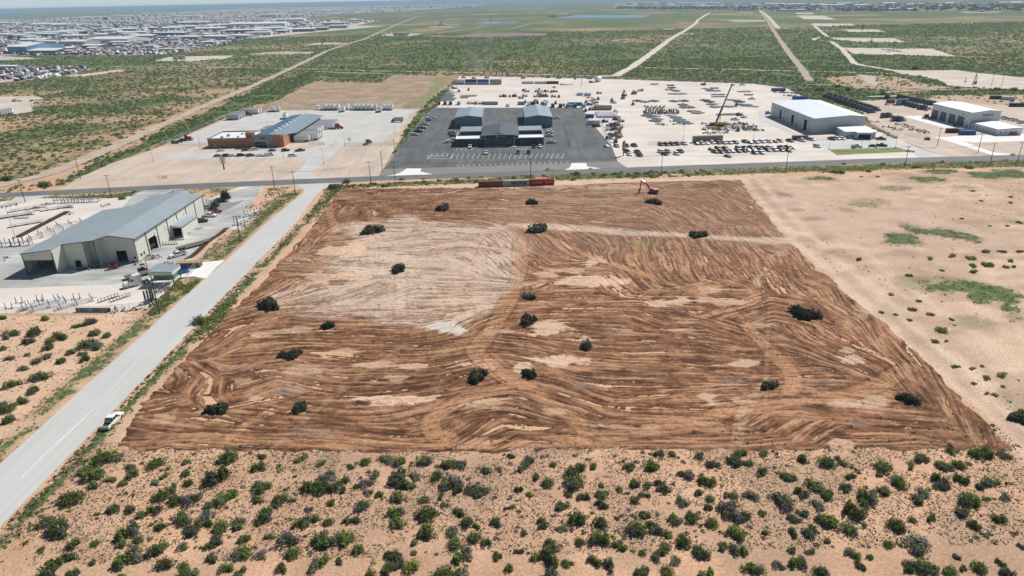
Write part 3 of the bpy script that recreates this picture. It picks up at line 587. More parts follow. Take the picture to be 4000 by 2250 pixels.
# mask with a ragged outline; outside it the mesh dips under the ground
me_ = inpoly(FX+(fbm(FX*.25, FY*.25, 71)-.5)*2.6+(fbm(FX*1.2, FY*1.2, 72)-.5)*.8, FY+(fbm(FX*.2, FY*.2, 73)-.5)*3.2+(fbm(FX*1.3, FY*1.3, 74)-.5)*.8, FLD)
k5 = me_.astype(float)
for _ in range(2): k5[1:-1, 1:-1] = (k5[1:-1, 1:-1]*2+k5[:-2, 1:-1]+k5[2:, 1:-1]+k5[1:-1, :-2]+k5[1:-1, 2:])/6
clod = np.maximum(0, fbm(FX*1.1, FY*1.1, 75, 3)-.62)*1.2
bank_ = .55*np.exp(-((PY-np.interp(PX, [1300, 2000, 2600, 2950], [752, 742, 722, 722]))/9)**2)*sm(.45, .7, fbm(FX*.12, FY*.12, 76))
hz = .18+.055*fine*np.clip(1-pm, .4, 1)+.075*med*(1-band)+.05*broad+clod+bank_+rut
hz = hz*np.clip(k5*1.15, 0, 1)-.10*(1-k5)
C3 = np.clip(C3*(1+.06*nr.randn(*FX.shape))[..., None], .02, .85)
# worn rim where the soil is thin
near_edge = sm(1.0, .7, k5)
V = np.stack([FX.ravel(), FY.ravel(), hz.ravel()], 1); I = np.arange(FX.size).reshape(FX.shape)
keep = (k5[:-1, :-1]+k5[1:, 1:]+k5[1:, :-1]+k5[:-1, 1:] > .02).ravel()
Fq = np.stack([I[:-1, :-1].ravel(), I[:-1, 1:].ravel(), I[1:, 1:].ravel(), I[1:, :-1].ravel()], 1)[keep]
used = np.zeros(FX.size, bool); used[Fq.ravel()] = True; idx = np.cumsum(used)-1
def soil_mat():
    m = bpy.data.materials.new('graded_soil'); m.use_nodes = True; t = m.node_tree; N = t.nodes; K = t.links
    b = N['Principled BSDF']; b.inputs['Roughness'].default_value = .95; b.inputs['Specular IOR Level'].default_value = .15
    at = N.new('ShaderNodeAttribute'); at.attribute_name = 'soil'; geo = N.new('ShaderNodeNewGeometry')
    n = N.new('ShaderNodeTexNoise'); n.inputs['Scale'].default_value = 3.5; n.inputs['Detail'].default_value = 8; K.new(geo.outputs['Position'], n.inputs['Vector'])
    r = N.new('ShaderNodeMapRange'); r.inputs[1].default_value = .3; r.inputs[2].default_value = .7; r.inputs[3].default_value = .78; r.inputs[4].default_value = 1.2; K.new(n.outputs['Fac'], r.inputs[0])
    x = N.new('ShaderNodeVectorMath'); x.operation = 'SCALE'; K.new(at.outputs['Color'], x.inputs[0]); K.new(r.outputs[0], x.inputs['Scale']); K.new(x.outputs[0], b.inputs['Base Color'])
    bu = N.new('ShaderNodeBump'); bu.inputs['Strength'].default_value = 1; bu.inputs['Distance'].default_value = .12; K.new(n.outputs['Fac'], bu.inputs['Height']); K.new(bu.outputs[0], b.inputs['Normal'])
    return m
o = npmesh('cleared_field', V[used], idx[Fq], [soil_mat()], C3.reshape(-1, 3)[used], smooth=True); o['kind'] = 'structure'
ribbon('road_dust_streak', L(G, (560, 1382), (501, 1448), (388, 1577), (268, 1690), (186, 1765), (82, 1870)), .3, mat('road_dust', (.68, .68, .66), .95, .1, 2), .053, .13, 4)['kind'] = 'structure'

# ------------------------------------------------------------ plants
def leaf_mat(name, lo, hi, dead=None):
    m = bpy.data.materials.new(name); m.use_nodes = True; t = m.node_tree; N = t.nodes; K = t.links
    b = N['Principled BSDF']; b.inputs['Roughness'].default_value = .7; b.inputs['Specular IOR Level'].default_value = .2
    geo = N.new('ShaderNodeNewGeometry'); n = N.new('ShaderNodeTexNoise'); n.inputs['Scale'].default_value = 1.3; n.inputs['Detail'].default_value = 4; K.new(geo.outputs['Position'], n.inputs['Vector'])
    x = N.new('ShaderNodeMix'); x.data_type = 'RGBA'; x.inputs[6].default_value = (*lo, 1); x.inputs[7].default_value = (*hi, 1)
    r = N.new('ShaderNodeMapRange'); r.inputs[1].default_value = .32; r.inputs[2].default_value = .68; K.new(n.outputs['Fac'], r.inputs[0]); K.new(r.outputs[0], x.inputs[0])
    oi = N.new('ShaderNodeObjectInfo'); hs = N.new('ShaderNodeHueSaturation'); r2 = N.new('ShaderNodeMapRange'); r2.inputs[3].default_value = .72; r2.inputs[4].default_value = 1.3; K.new(oi.outputs['Random'], r2.inputs[0])
    K.new(r2.outputs[0], hs.inputs['Value']); K.new(x.outputs[2], hs.inputs['Color']); K.new(hs.outputs[0], b.inputs['Base Color'])
    tr = N.new('ShaderNodeBsdfTranslucent'); K.new(hs.outputs[0], tr.inputs['Color']); mx = N.new('ShaderNodeMixShader'); mx.inputs[0].default_value = .42
    K.new(b.outputs[0], mx.inputs[1]); K.new(tr.outputs[0], mx.inputs[2]); K.new(mx.outputs[0], N['Material Output'].inputs['Surface'])
    return m
LG = leaf_mat('mesquite_leaves', (.10, .145, .035), (.26, .33, .09)); LY = leaf_mat('yellow_green_leaves', (.22, .26, .05), (.42, .43, .11))
LD = leaf_mat('grey_green_leaves', (.11, .135, .08), (.23, .26, .16)); LB = leaf_mat('grey_twigs', (.17, .155, .165), (.34, .315, .33))
LP = leaf_mat('cut_brush', (.045, .055, .028), (.125, .13, .075)); LT = leaf_mat('tree_leaves', (.045, .075, .03), (.10, .14, .05)); LGR = leaf_mat('verge_weeds', (.16, .18, .06), (.34, .34, .14))
bark = mat('bark', (.11, .08, .055), .9, .3, 5)
def cards(P, N_, size, rr):                      # one small quad per point, roughly facing N_
    n = len(P); a = rr.randn(n, 3)+N_*1.0; a /= np.linalg.norm(a, axis=1)[:, None]+1e-9
    t = np.cross(a, rr.randn(n, 3)); t /= np.linalg.norm(t, axis=1)[:, None]+1e-9; b_ = np.cross(a, t)
    s_ = (size*(.6+.8*rr.rand(n)))[:, None]; e = s_*.55
    return np.stack([P-t*s_-b_*e, P+t*s_-b_*e*.4, P+t*s_*.9+b_*e, P-t*s_*.5+b_*e], 1).reshape(-1, 3)
def bush_pts(rr, n, lobes, rx, ry, h):
    P = []; Nn = []
    cs_ = [(rr.uniform(-.62, .62)*rx, rr.uniform(-.62, .62)*ry, rr.uniform(.35, .6)) for _ in range(lobes)]
    for (cx, cy, k) in cs_:
        m_ = n//lobes; d = rr.randn(m_, 3); d /= np.linalg.norm(d, axis=1)[:, None]; d[:, 2] = np.abs(d[:, 2])
        rad = (.55+.5*rr.rand(m_)**.6)[:, None]*(1+.35*np.sin(3*np.arctan2(d[:, 1], d[:, 0])+cx*9))[:, None]
        P.append(d*rad*[k*rx, k*ry, h*(.55+k*.8)]+[cx, cy, .04]); Nn.append(d)
    return np.vstack(P), np.vstack(Nn)
def bush_mesh(name, seed, n, lobes, h, size, mts, split=(1.0,)):
    rr = np.random.RandomState(seed); P, Nn = bush_pts(rr, n, lobes, 1.0, rr.uniform(.7, 1.0), h)
    V_ = cards(P, Nn, np.full(len(P), size), rr); q = len(P); Fq_ = np.arange(q*4).reshape(-1, 4)
    mi = np.digitize(vnoise(P[:, 0]*1.7+seed, P[:, 1]*1.7, seed)+.0*P[:, 2]+(P[:, 2] < .18)*.25, np.cumsum(split)[:-1])
    me = npmesh(name, V_, Fq_, mts, mi=mi); d = me.data; bpy.data.objects.remove(me); return d
SH = {'g': [bush_mesh('shrub_foliage', 100+i, 1300, 6+i % 4, .62, .072, [LG, LD, LB], (.62, .2, .18)) for i in range(6)],
      'd': [bush_mesh('shrub_foliage', 200+i, 1150, 6, .5, .072, [LD, LG, LB], (.35, .18, .47)) for i in range(4)],
      'y': [bush_mesh('shrub_foliage', 300+i, 1200, 5, .62, .072, [LY, LG, LB], (.45, .4, .15)) for i in range(3)],
      'p': [bush_mesh('brush_pile', 400+i, 2400, 7, .62, .095, [LP, LD, LB], (.7, .16, .14)) for i in range(4)]}
tiles = {(0, 1687): """1050 215 220 y,990 290 150 g,870 360 190 g,1560 290 180 g,1320 340 130 g,1340 395 150 g,930 430 200 g,1095 460 110 d,950 510 140 g,715 630 230 g,1240 500 100 g,1555 490 100 d,1660 435 90 g,1870 285 90 g,1865 395 120 g,2300 220 200 g,2190 400 250 g,2070 490 140 d,2260 600 220 g,2110 710 120 g,2060 810 140 d,1625 610 180 g,1740 540 120 g,1890 500 110 g,1950 630 180 d,1780 660 160 g,1140 750 160 g,1310 760 120 g,1550 760 160 g,1425 820 110 g,975 825 50 g,460 880 180 g,600 920 260 g,630 1030 100 g,1290 970 240 g,1610 930 120 g,1820 850 180 g,1930 945 190 g,2090 900 110 g,2220 930 180 g,2400 890 180 g,950 1100 110 g,720 1100 140 g,415 1170 90 g,1230 1100 140 g,1390 1060 120 g,1290 1220 280 g,1590 1150 190 g,1850 1130 120 d,2130 1070 200 d,2450 1050 150 g,2440 1170 220 g,2140 1240 140 g,715 1230 140 g,470 1330 260 g,930 1300 80 g,740 1400 150 g,1660 1300 170 g,1830 1350 150 d,1870 1400 230 g,2290 1320 150 g,2420 1400 200 d,1240 1430 90 y,1190 240 130 d""",
 (1000, 1687): """30 330 150 g,60 220 100 d,470 250 120 g,665 295 90 d,720 400 160 d,1100 285 110 g,950 335 90 g,1300 240 150 d,1430 270 130 g,1690 270 150 g,1930 300 160 g,2060 290 160 d,2560 230 80 g,2325 370 110 g,2440 365 80 d,60 520 190 g,250 640 180 g,210 720 90 d,370 670 80 g,20 660 120 g,540 540 200 g,700 530 180 g,860 490 180 d,640 570 140 g,1130 480 140 d,1010 530 90 g,890 570 90 g,1200 400 120 d,1140 580 100 d,1460 400 260 d,1470 490 170 g,1590 420 120 d,1560 550 80 g,1240 615 90 g,1430 620 190 g,1820 420 140 g,1950 490 220 d,2040 560 110 g,1850 630 80 g,2240 550 200 d,2230 620 100 g,1690 660 120 g,750 690 100 y,1890 715 90 d,540 755 90 d,1410 790 160 g,1430 880 190 g,1710 790 220 g,2050 790 120 g,2120 880 140 g,2540 740 90 d,480 880 180 g,600 860 110 g,730 890 110 g,920 880 110 g,1010 870 90 g,60 800 190 g,40 890 110 g,1720 970 220 g,1980 990 160 d,680 1040 240 g,890 1020 250 g,650 1100 130 g,140 1030 100 g,1020 1160 150 g,370 1190 170 g,640 1270 210 g,840 1290 90 g,60 1210 130 d,260 1350 130 g,1370 1200 170 g,1430 1260 150 d,1340 1340 180 g,1550 1340 200 y,1150 1410 150 y,1590 1100 80 g,1590 1200 80 g,2000 1100 160 g,2080 1200 230 g,2190 1030 160 g,2310 1070 110 g,2430 1230 110 g,2540 1350 120 g,1900 1390 260 g,2050 1410 180 d,2430 880 140 d,2230 930 80 g,1060 710 160 d,350 1040 200 d""",
 (2000, 1687): """180 250 110 d,110 310 150 d,420 310 90 g,620 340 190 g,610 470 220 g,240 430 100 g,360 490 140 g,70 560 90 g,165 610 90 y,835 335 90 g,1180 330 130 g,1400 310 170 g,1900 210 130 d,1480 200 110 g,1610 200 90 g,2290 180 120 g,2230 250 180 g,2350 280 130 d,2530 200 100 g,1730 400 150 d,2030 310 130 d,1950 480 180 g,2520 380 110 g,1240 500 130 g,1350 520 120 d,1500 510 170 g,570 620 90 g,720 620 120 g,910 600 140 g,900 520 80 g,1080 560 90 g,900 710 120 g,1230 660 110 g,1330 620 110 d,1720 680 150 d,1880 590 110 g,1990 650 110 g,2200 600 140 d,2390 610 140 d,2170 710 190 d,500 710 150 g,650 840 210 g,510 940 120 d,300 890 150 g,880 880 160 g,890 1010 210 g,1060 855 60 g,1340 810 130 g,1250 930 230 g,1430 930 180 g,1550 1000 120 y,1610 860 160 g,1820 830 150 g,1970 740 110 g,2010 890 150 g,2200 810 190 d,2330 820 150 d,2280 970 200 g,2520 800 90 g,2550 1000 80 g,120 1000 80 g,390 1110 170 g,240 1220 130 y,410 1230 210 g,560 1300 120 g,70 1180 90 d,680 1090 110 g,1090 1110 160 g,1730 1080 180 g,1550 1160 170 g,1450 1240 130 d,1910 1180 200 g,1310 1200 90 g,2280 1150 180 g,2410 1340 180 g,850 1260 150 g,970 1320 170 d,1310 1370 170 g,1560 1370 150 g,1950 1400 200 g,350 1400 250 d,2110 1130 120 d,1640 1260 130 d""",
 (3000, 1687): """350 250 130 g,590 280 170 g,740 270 120 d,1155 310 190 g,1450 330 100 g,1550 250 160 d,1780 310 180 g,1920 310 130 g,1830 150 120 g,2080 190 150 g,2230 190 160 g,2380 210 140 d,210 420 160 g,480 510 190 g,330 580 160 g,130 640 230 d,820 420 100 g,780 540 130 g,600 610 160 g,490 700 140 d,1000 620 200 g,960 700 120 g,830 770 220 g,1155 570 130 g,1120 410 90 g,1310 470 180 g,1720 450 200 g,1760 530 130 d,1930 460 150 g,2220 470 170 g,2130 540 100 g,1550 580 140 d,1510 660 140 g,2020 640 230 g,2190 650 90 y,1940 790 130 g,600 860 230 g,820 950 170 g,420 960 180 g,270 850 130 d,270 1000 110 g,960 930 80 d,1280 900 200 g,1450 870 90 g,1640 850 110 g,2060 910 130 g,2340 870 130 g,2380 620 120 d,590 1080 80 g,230 1160 110 d,300 1290 180 g,430 1180 100 d,870 1190 150 g,920 1320 120 g,1020 1240 90 g,1210 1110 120 g,1520 1110 250 d,1560 1310 230 g,1450 1340 160 g,1680 1380 130 d,1900 1240 90 g,1830 1370 160 g,1960 1360 90 g,2110 1330 160 g,2320 1300 100 g,2400 1390 130 g,2550 1130 90 d,530 1380 140 g,120 1320 120 d,340 780 130 d""",
 (0, 1200): """35 90 80 g,900 130 130 g,960 230 140 g,1080 270 90 g,280 330 120 g,520 310 110 g,630 265 140 g,770 180 80 g,470 95 90 y,870 340 180 g,980 370 140 d,720 430 110 g,820 460 90 g,860 500 110 g,620 525 110 g,400 665 190 g,130 745 150 y,335 810 140 g,210 925 120 g,90 990 160 g,95 1100 150 g,30 960 90 g,480 475 110 g,365 525 110 g,265 475 60 g,90 500 90 d,30 400 90 g,150 240 120 g,60 260 130 d,350 235 150 g,250 600 90 d,490 390 110 g,500 340 90 g"""}
SHRUBS = []
for (tx_, ty_), s_ in tiles.items():
    for e in s_.split(','):
        x, y, wd, k = e.split(); px = tx_+float(x)/2.574; py = ty_+float(y)/2.574; g = G(px, py+float(wd)/2.574*.28)
        dpt = float(fw @ np.array([g[0], g[1], -HC])); SHRUBS.append((g, float(wd)/2.574*dpt/F_/2*1.12, k, px, py, ty_))
KN = {'g': 'green', 'd': 'grey-green', 'y': 'yellow-green'}
for i, (g, rad, k, px, py, ty_) in enumerate(SHRUBS):
    o = bpy.data.objects.new('mesquite_shrub', SH[k][i % len(SH[k])]); C.objects.link(o)
    o.location = (*g, .0); o.rotation_euler.z = rnd.uniform(0, 6.28); kx = rnd.uniform(.78, 1.25); o.scale = (rad*kx, rad/kx, rad*rnd.uniform(.75, 1.2))
    size = 'big' if rad > 1.7 else 'small' if rad < .95 else 'medium'
    if ty_ == 1200: wh = 'on the sandy lot left of the pale side road'
    else:
        row = 'just below the cleared field' if py < 1830 else 'at the bottom edge' if py > 2130 else 'in mid foreground sand'
        colm = ['far left', 'left', 'centre', 'right', 'far right'][min(4, int(px//800))]
        wh = row+', '+colm
    tag(o, f'{size} {KN[k]} shrub {wh}', 'shrub', 'shrubs scattered over the orange sand')
# cut-brush heaps on the cleared field
heaps = [(938, 574, 52, 'beside the pale scraped patch near the side road'), (1113, 519, 40, 'in the upper left of the field'), (1341, 507, 34, 'small one below the grey shipping container'), (1357, 570, 60, 'at the head of the long wheel track, on pale ground'), (1646, 505, 36, 'just below the orange excavator'), (1757, 586, 42, 'on the pale strip in the upper right'), (1003, 674, 46, 'in the middle of the pale scraped patch'),
         (1330, 743, 40, 'upper of the pair right of the pale patch'), (1328, 800, 50, 'lower of the pair right of the pale patch'), (680, 760, 58, 'at the left edge of the field by the side road'), (822, 817, 36, 'small one below the pale patch'), (1472, 864, 50, 'alone near the centre of the field'), (730, 887, 52, 'on brown furrows left of centre'), (1203, 941, 56, 'left one of two where the tracks cross'), (1327, 935, 46, 'right one of two where the tracks cross'),
         (1931, 963, 56, 'beside the curved end of a track, right of centre'), (2022, 781, 66, 'wide one near the right edge of the field'), (544, 1025, 52, 'nearest the white pickup'), (757, 1017, 48, 'low left, right of the one nearest the pickup'), (2283, 995, 58, 'in the lower right corner of the field')]
for i, (x, y, wd, d) in enumerate(heaps):
    px, py = x/.644, y/.644; g = G(px, py+wd*.32); dpt = float(fw @ np.array([g[0], g[1], -HC])); rad = wd/.644*dpt/F_/2*1.06
    o = bpy.data.objects.new('brush_pile', SH['p'][i % 4]); C.objects.link(o); o.location = (*g, .08); o.rotation_euler.z = i*1.3; o.scale = (rad, rad*.85, rad*.78)
    tag(o, 'dark heap of cut brush, '+d, 'brush pile', 'brush piles on the cleared field')
g = G(3990, 1640); o = bpy.data.objects.new('brush_pile', SH['p'][2]); C.objects.link(o); o.location = (*g, 0); o.scale = (3.4, 3, 1.6); tag(o, 'low dark heap of brush on pale ground at the right edge of the photo', 'brush pile')
# weeds on the pale field to the right
for (x0, y0), s_ in {(3000, 640): "1150 528 70,985 603 35,518 540 50,800 627 50,1170 575 60,1165 605 60,1245 565 80,1350 580 50,1400 582 40,1375 545 50,925 535 50,1050 518 60,1230 490 60,1330 495 50,1430 492 50,705 738 45,855 775 40,1385 185 35,1375 217 35,1215 208 30,1165 150 35,1430 330 40,1100 308 30,1360 350 30,1260 350 25,620 70 30,530 70 25,400 35 90,565 35 50,840 10 60,1140 15 60", (3000, 1200): "820 10 60,920 37 55,725 38 35,805 70 40,990 122 85,947 190 55,1015 190 35,1065 330 55,1160 342 45,1212 330 35,1325 375 75,1245 398 60,1172 430 40,1290 495 50,1245 488 40,1330 445 40,650 25 40,1040 65 40"}.items():
    for e in s_.split(','):
        x, y, wd = map(float, e.split()); px, py = x0+x/1.455, y0+y/1.455; g = G(px, py+wd*.1); dpt = float(fw @ np.array([g[0], g[1], -HC])); rad = wd/1.455*dpt/F_/2
        o = bpy.data.objects.new('weed_clump', SH['y'][rnd.randrange(3)]); C.objects.link(o); o.location = (*g, 0); o.rotation_euler.z = rnd.uniform(0, 6); o.scale = (rad, rad, rad*.6)
        pos = 'beside the main road verge' if py < 700 else 'in the far half of the pale field' if py < 900 else 'among weedy patches of the pale field' if py < 1200 else 'on the pale sand right of the cleared field'
        tag(o, ('large' if wd > 55 else 'small')+' bright green weed clump '+pos, 'weed', 'weed clumps on the pale field')

def clear_of(x, y, pad=2.0):
    ok = np.ones(len(x), bool)
    for p in SHEETS: ok &= ~inpoly(x, y, p)
    for p, wd in TRK: ok &= dline(x, y, p) > wd/2+pad*.4
    return ok
def scatter_mesh(name, pts, rad, nq, hgt, csize, mts, seed, split):
    rr = np.random.RandomState(seed); n = len(pts)
    d = rr.randn(n, nq, 3); d /= np.linalg.norm(d, axis=2)[..., None]; d[..., 2] = np.abs(d[..., 2])
    P = d*(.45+.55*rr.rand(n, nq, 1))*np.stack([rad, rad, rad*hgt], 1)[:, None, :]; P[..., :2] += pts[:, None, :]
    N_ = d.reshape(-1, 3); P = P.reshape(-1, 3); sz = np.repeat(rad*csize, nq)
    V_ = cards(P, N_, sz, rr); F_q = np.arange(len(V_)).reshape(-1, 4)
    mi = np.repeat(np.digitize(rr.rand(n)*.6+.4*vnoise(pts[:, 0]*.03, pts[:, 1]*.03, seed), np.cumsum(split)[:-1]), nq)
    return npmesh(name, V_, F_q, mts, mi=mi)
def vis(n, y0, y1, rr, mg=120):                 # random ground points inside the view, with a margin
    y = np.sqrt(rr.uniform(y0*y0, y1*y1, n)); x = rr.uniform(-1, 1, n)*(y*.82+mg*.4); return x, y
def ok_veg(x, y, rr, bias=0.0):                   # keep where the painted cover is high
    ix = np.clip(np.searchsorted(xs, x), 0, nx_-1); iy = np.clip(np.searchsorted(ys, y), 0, ny_-1)
    return rr.rand(len(x)) < np.clip(veg[iy, ix]*1.25+bias, 0, 1)
rr = np.random.RandomState(5)
for (nm, y0, y1, n, rlo, rhi, nq, cs1) in (('scrub_thicket', 318, 620, 26000, .8, 1.7, 22, .30), ('scrub_thicket', 620, 1000, 42000, .9, 1.9, 10, .42), ('distant_scrub', 1000, 1900, 60000, 1.1, 2.6, 5, .6)):
    x, y = vis(n, y0, y1, rr); k = clear_of(x, y); k &= ok_veg(x, y, rr, -.15) & (vnoise(x*.05, y*.05, 5) > .2)
    k &= ~inpoly(x, y, FLD) & ~inpoly(x, y, town1) & ~((y < 420) & (x > 100) & (y < 345)) & ~inpoly(x, y, or_field)
    pts = np.stack([x[k], y[k]], 1); rad = rr.uniform(rlo, rhi, len(pts))
    o = scatter_mesh(nm, pts, rad, nq, .7, cs1, [LG, LD, LY, LB], 11+int(y0), (.5, .25, .12, .13)); o['kind'] = 'stuff'
# ditch and verge growth, litter tufts
def stuff(name, poly, n, rlo, rhi, nq, mts, split, seed, hgt=.5, cs1=.4, ex=True, vg=False, thr=0):
    rr = np.random.RandomState(seed); P = np.array(poly); x = rr.uniform(P[:, 0].min(), P[:, 0].max(), n); y = rr.uniform(P[:, 1].min(), P[:, 1].max(), n)
    k = inpoly(x, y, poly)
    if ex: k &= clear_of(x, y, 1) & ~inpoly(x, y, FLD)
    if vg: k &= ok_veg(x, y, rr, -.1)
    if thr: k &= fbm(x*.25, y*.25, seed) > thr
    pts = np.stack([x[k], y[k]], 1); o = scatter_mesh(name, pts, rr.uniform(rlo, rhi, len(pts)), nq, hgt, cs1, mts, seed, split); o['kind'] = 'stuff'; return o
stuff('verge_weeds', [(-88.5, 88), (-88, 320), (-81.5, 320), (-83.0, 88)], 5200, .15, .5, 8, [LG, LGR, LD, LY], (.25, .45, .2, .1), 21, vg=True)
stuff('verge_weeds', [(-109, 60), (-104, 320), (-99, 320), (-101.8, 60)], 5600, .12, .42, 7, [LD, LGR, LG, LY], (.3, .45, .15, .1), 22, vg=True)
stuff('verge_weeds', L(G, (1290, 722), (2000, 690), (3000, 656), (4100, 625), (4100, 655), (3000, 690), (2000, 712), (1290, 745)), 11000, .2, .7, 6, [LG, LGR, LD, LY], (.2, .5, .2, .1), 23, vg=True)
stuff('verge_weeds', L(G, (-50, 775), (560, 742), (500, 775), (-50, 815)), 3000, .2, .6, 6, [LG, LGR, LD, LY], (.3, .4, .2, .1), 24)
stuff('ditch_weeds', L(G, (660, 745), (930, 730), (945, 752), (900, 785), (840, 770), (640, 765)), 900, .2, .6, 7, [LG, LGR, LD, LY], (.3, .4, .2, .1), 25, thr=.45)
stuff('ditch_weeds', L(G, (1050, 735), (1170, 728), (1180, 752), (1000, 880), (860, 1010), (770, 1015), (880, 910), (1010, 815)), 3600, .2, .6, 7, [LG, LGR, LD, LY], (.35, .4, .1, .15), 26, ex=False, thr=.47)
stuff('ditch_weeds', L(G, (700, 1085), (790, 1090), (740, 1140), (600, 1230), (540, 1230), (640, 1150)), 1500, .2, .6, 7, [LG, LGR, LY], (.5, .35, .15), 27, ex=False, thr=.42)
stuff('ditch_weeds', L(G, (1300, 715), (1420, 722), (1330, 745), (1240, 860), (1190, 880), (1250, 770)), 1400, .2, .75, 8, [LG, LGR, LY], (.6, .3, .1), 28, thr=.3)
stuff('ditch_weeds', L(G, (880, 1180), (930, 1150), (900, 1260), (780, 1330), (760, 1290)), 600, .3, .8, 9, [LG, LGR, LY], (.7, .2, .1), 29)
stuff('dry_litter', [(-88, 84), (-88, 117), (98, 117), (98, 84)], 52000, .05, .24, 4, [LB, LGR, LD, bark], (.35, .15, .2, .3), 30, hgt=.5, cs1=.5, ex=False, thr=.36)
stuff('low_scrub', [(-88, 84), (-88, 117), (98, 117), (98, 84)], 1300, .25, .6, 26, [LD, LG, LB, LY], (.3, .25, .3, .15), 31, hgt=.6, cs1=.3, ex=False, thr=.52)
stuff('dry_litter', [(-175, 110), (-175, 202), (-104, 202), (-104, 110)], 5000, .08, .35, 5, [LB, LGR, LD, bark], (.35, .25, .2, .2), 32, cs1=.5, thr=.5)
stuff('weedy_patches', [(94, 112), (108, 345), (330, 345), (330, 112)], 42000, .15, .5, 4, [LG, LGR, LD, LB], (.2, .35, .25, .2), 33, hgt=.4, cs1=.5, vg=True)
# ------------------------------------------------------------ materials of built things
def flat(name, col, rough=.5, metal=0.0, var=.06, spec=.5, **k): return mat(name, col, rough, var, 2.5, metal, spec=spec, **k)
COL = {'white': (.80, .80, .80), 'silver': (.50, .52, .54), 'grey': (.22, .23, .25), 'dark grey': (.09, .095, .105), 'black': (.022, .023, .027), 'maroon': (.16, .015, .022), 'red': (.42, .02, .02),
       'blue': (.03, .14, .42), 'light blue': (.16, .42, .68), 'navy': (.02, .045, .12), 'teal': (.05, .27, .27), 'tan': (.45, .36, .27), 'orange': (.55, .20, .03), 'green': (.03, .22, .11), 'brown': (.22, .07, .045),
       'yellow': (.72, .42, .02), 'pale blue': (.50, .62, .72), 'dark red': (.22, .02, .025), 'dark green': (.03, .09, .08), 'pale grey': (.58, .60, .62), 'rust': (.25, .10, .06), 'steel': (.30, .36, .40)}
def paint(c): return flat('paint_'+c.replace(' ', '_'), COL[c], .35, .0, .04)
glass = flat('dark_glass', (.015, .02, .028), .12, 0, .05, .8); tyre = flat('black_rubber', (.018, .018, .018), .9); rim = flat('wheel_metal', (.35, .36, .37), .4, .7)
lens = flat('lamp_lens', (.75, .75, .70), .2); redl = flat('red_lens', (.35, .01, .01), .3); chrome = flat('chrome', (.5, .5, .5), .3, .8); blk = flat('black_plastic', (.02, .02, .02), .6)
steel = flat('galvanised_steel', (.42, .44, .45), .5, .4, .12); dsteel = flat('dark_steel', (.07, .075, .085), .6, .3, .3); rusty = flat('rusty_steel', (.17, .085, .055), .85, .1, .35); wood = mat('weathered_wood', (.17, .12, .085), .9, .3, 4)
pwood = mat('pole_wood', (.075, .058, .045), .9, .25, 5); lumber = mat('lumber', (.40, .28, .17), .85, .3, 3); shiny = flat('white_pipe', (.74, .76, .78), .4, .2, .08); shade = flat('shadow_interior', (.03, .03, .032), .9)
concb = mat('concrete_block', (.52, .50, .47), .9, .1, 3)

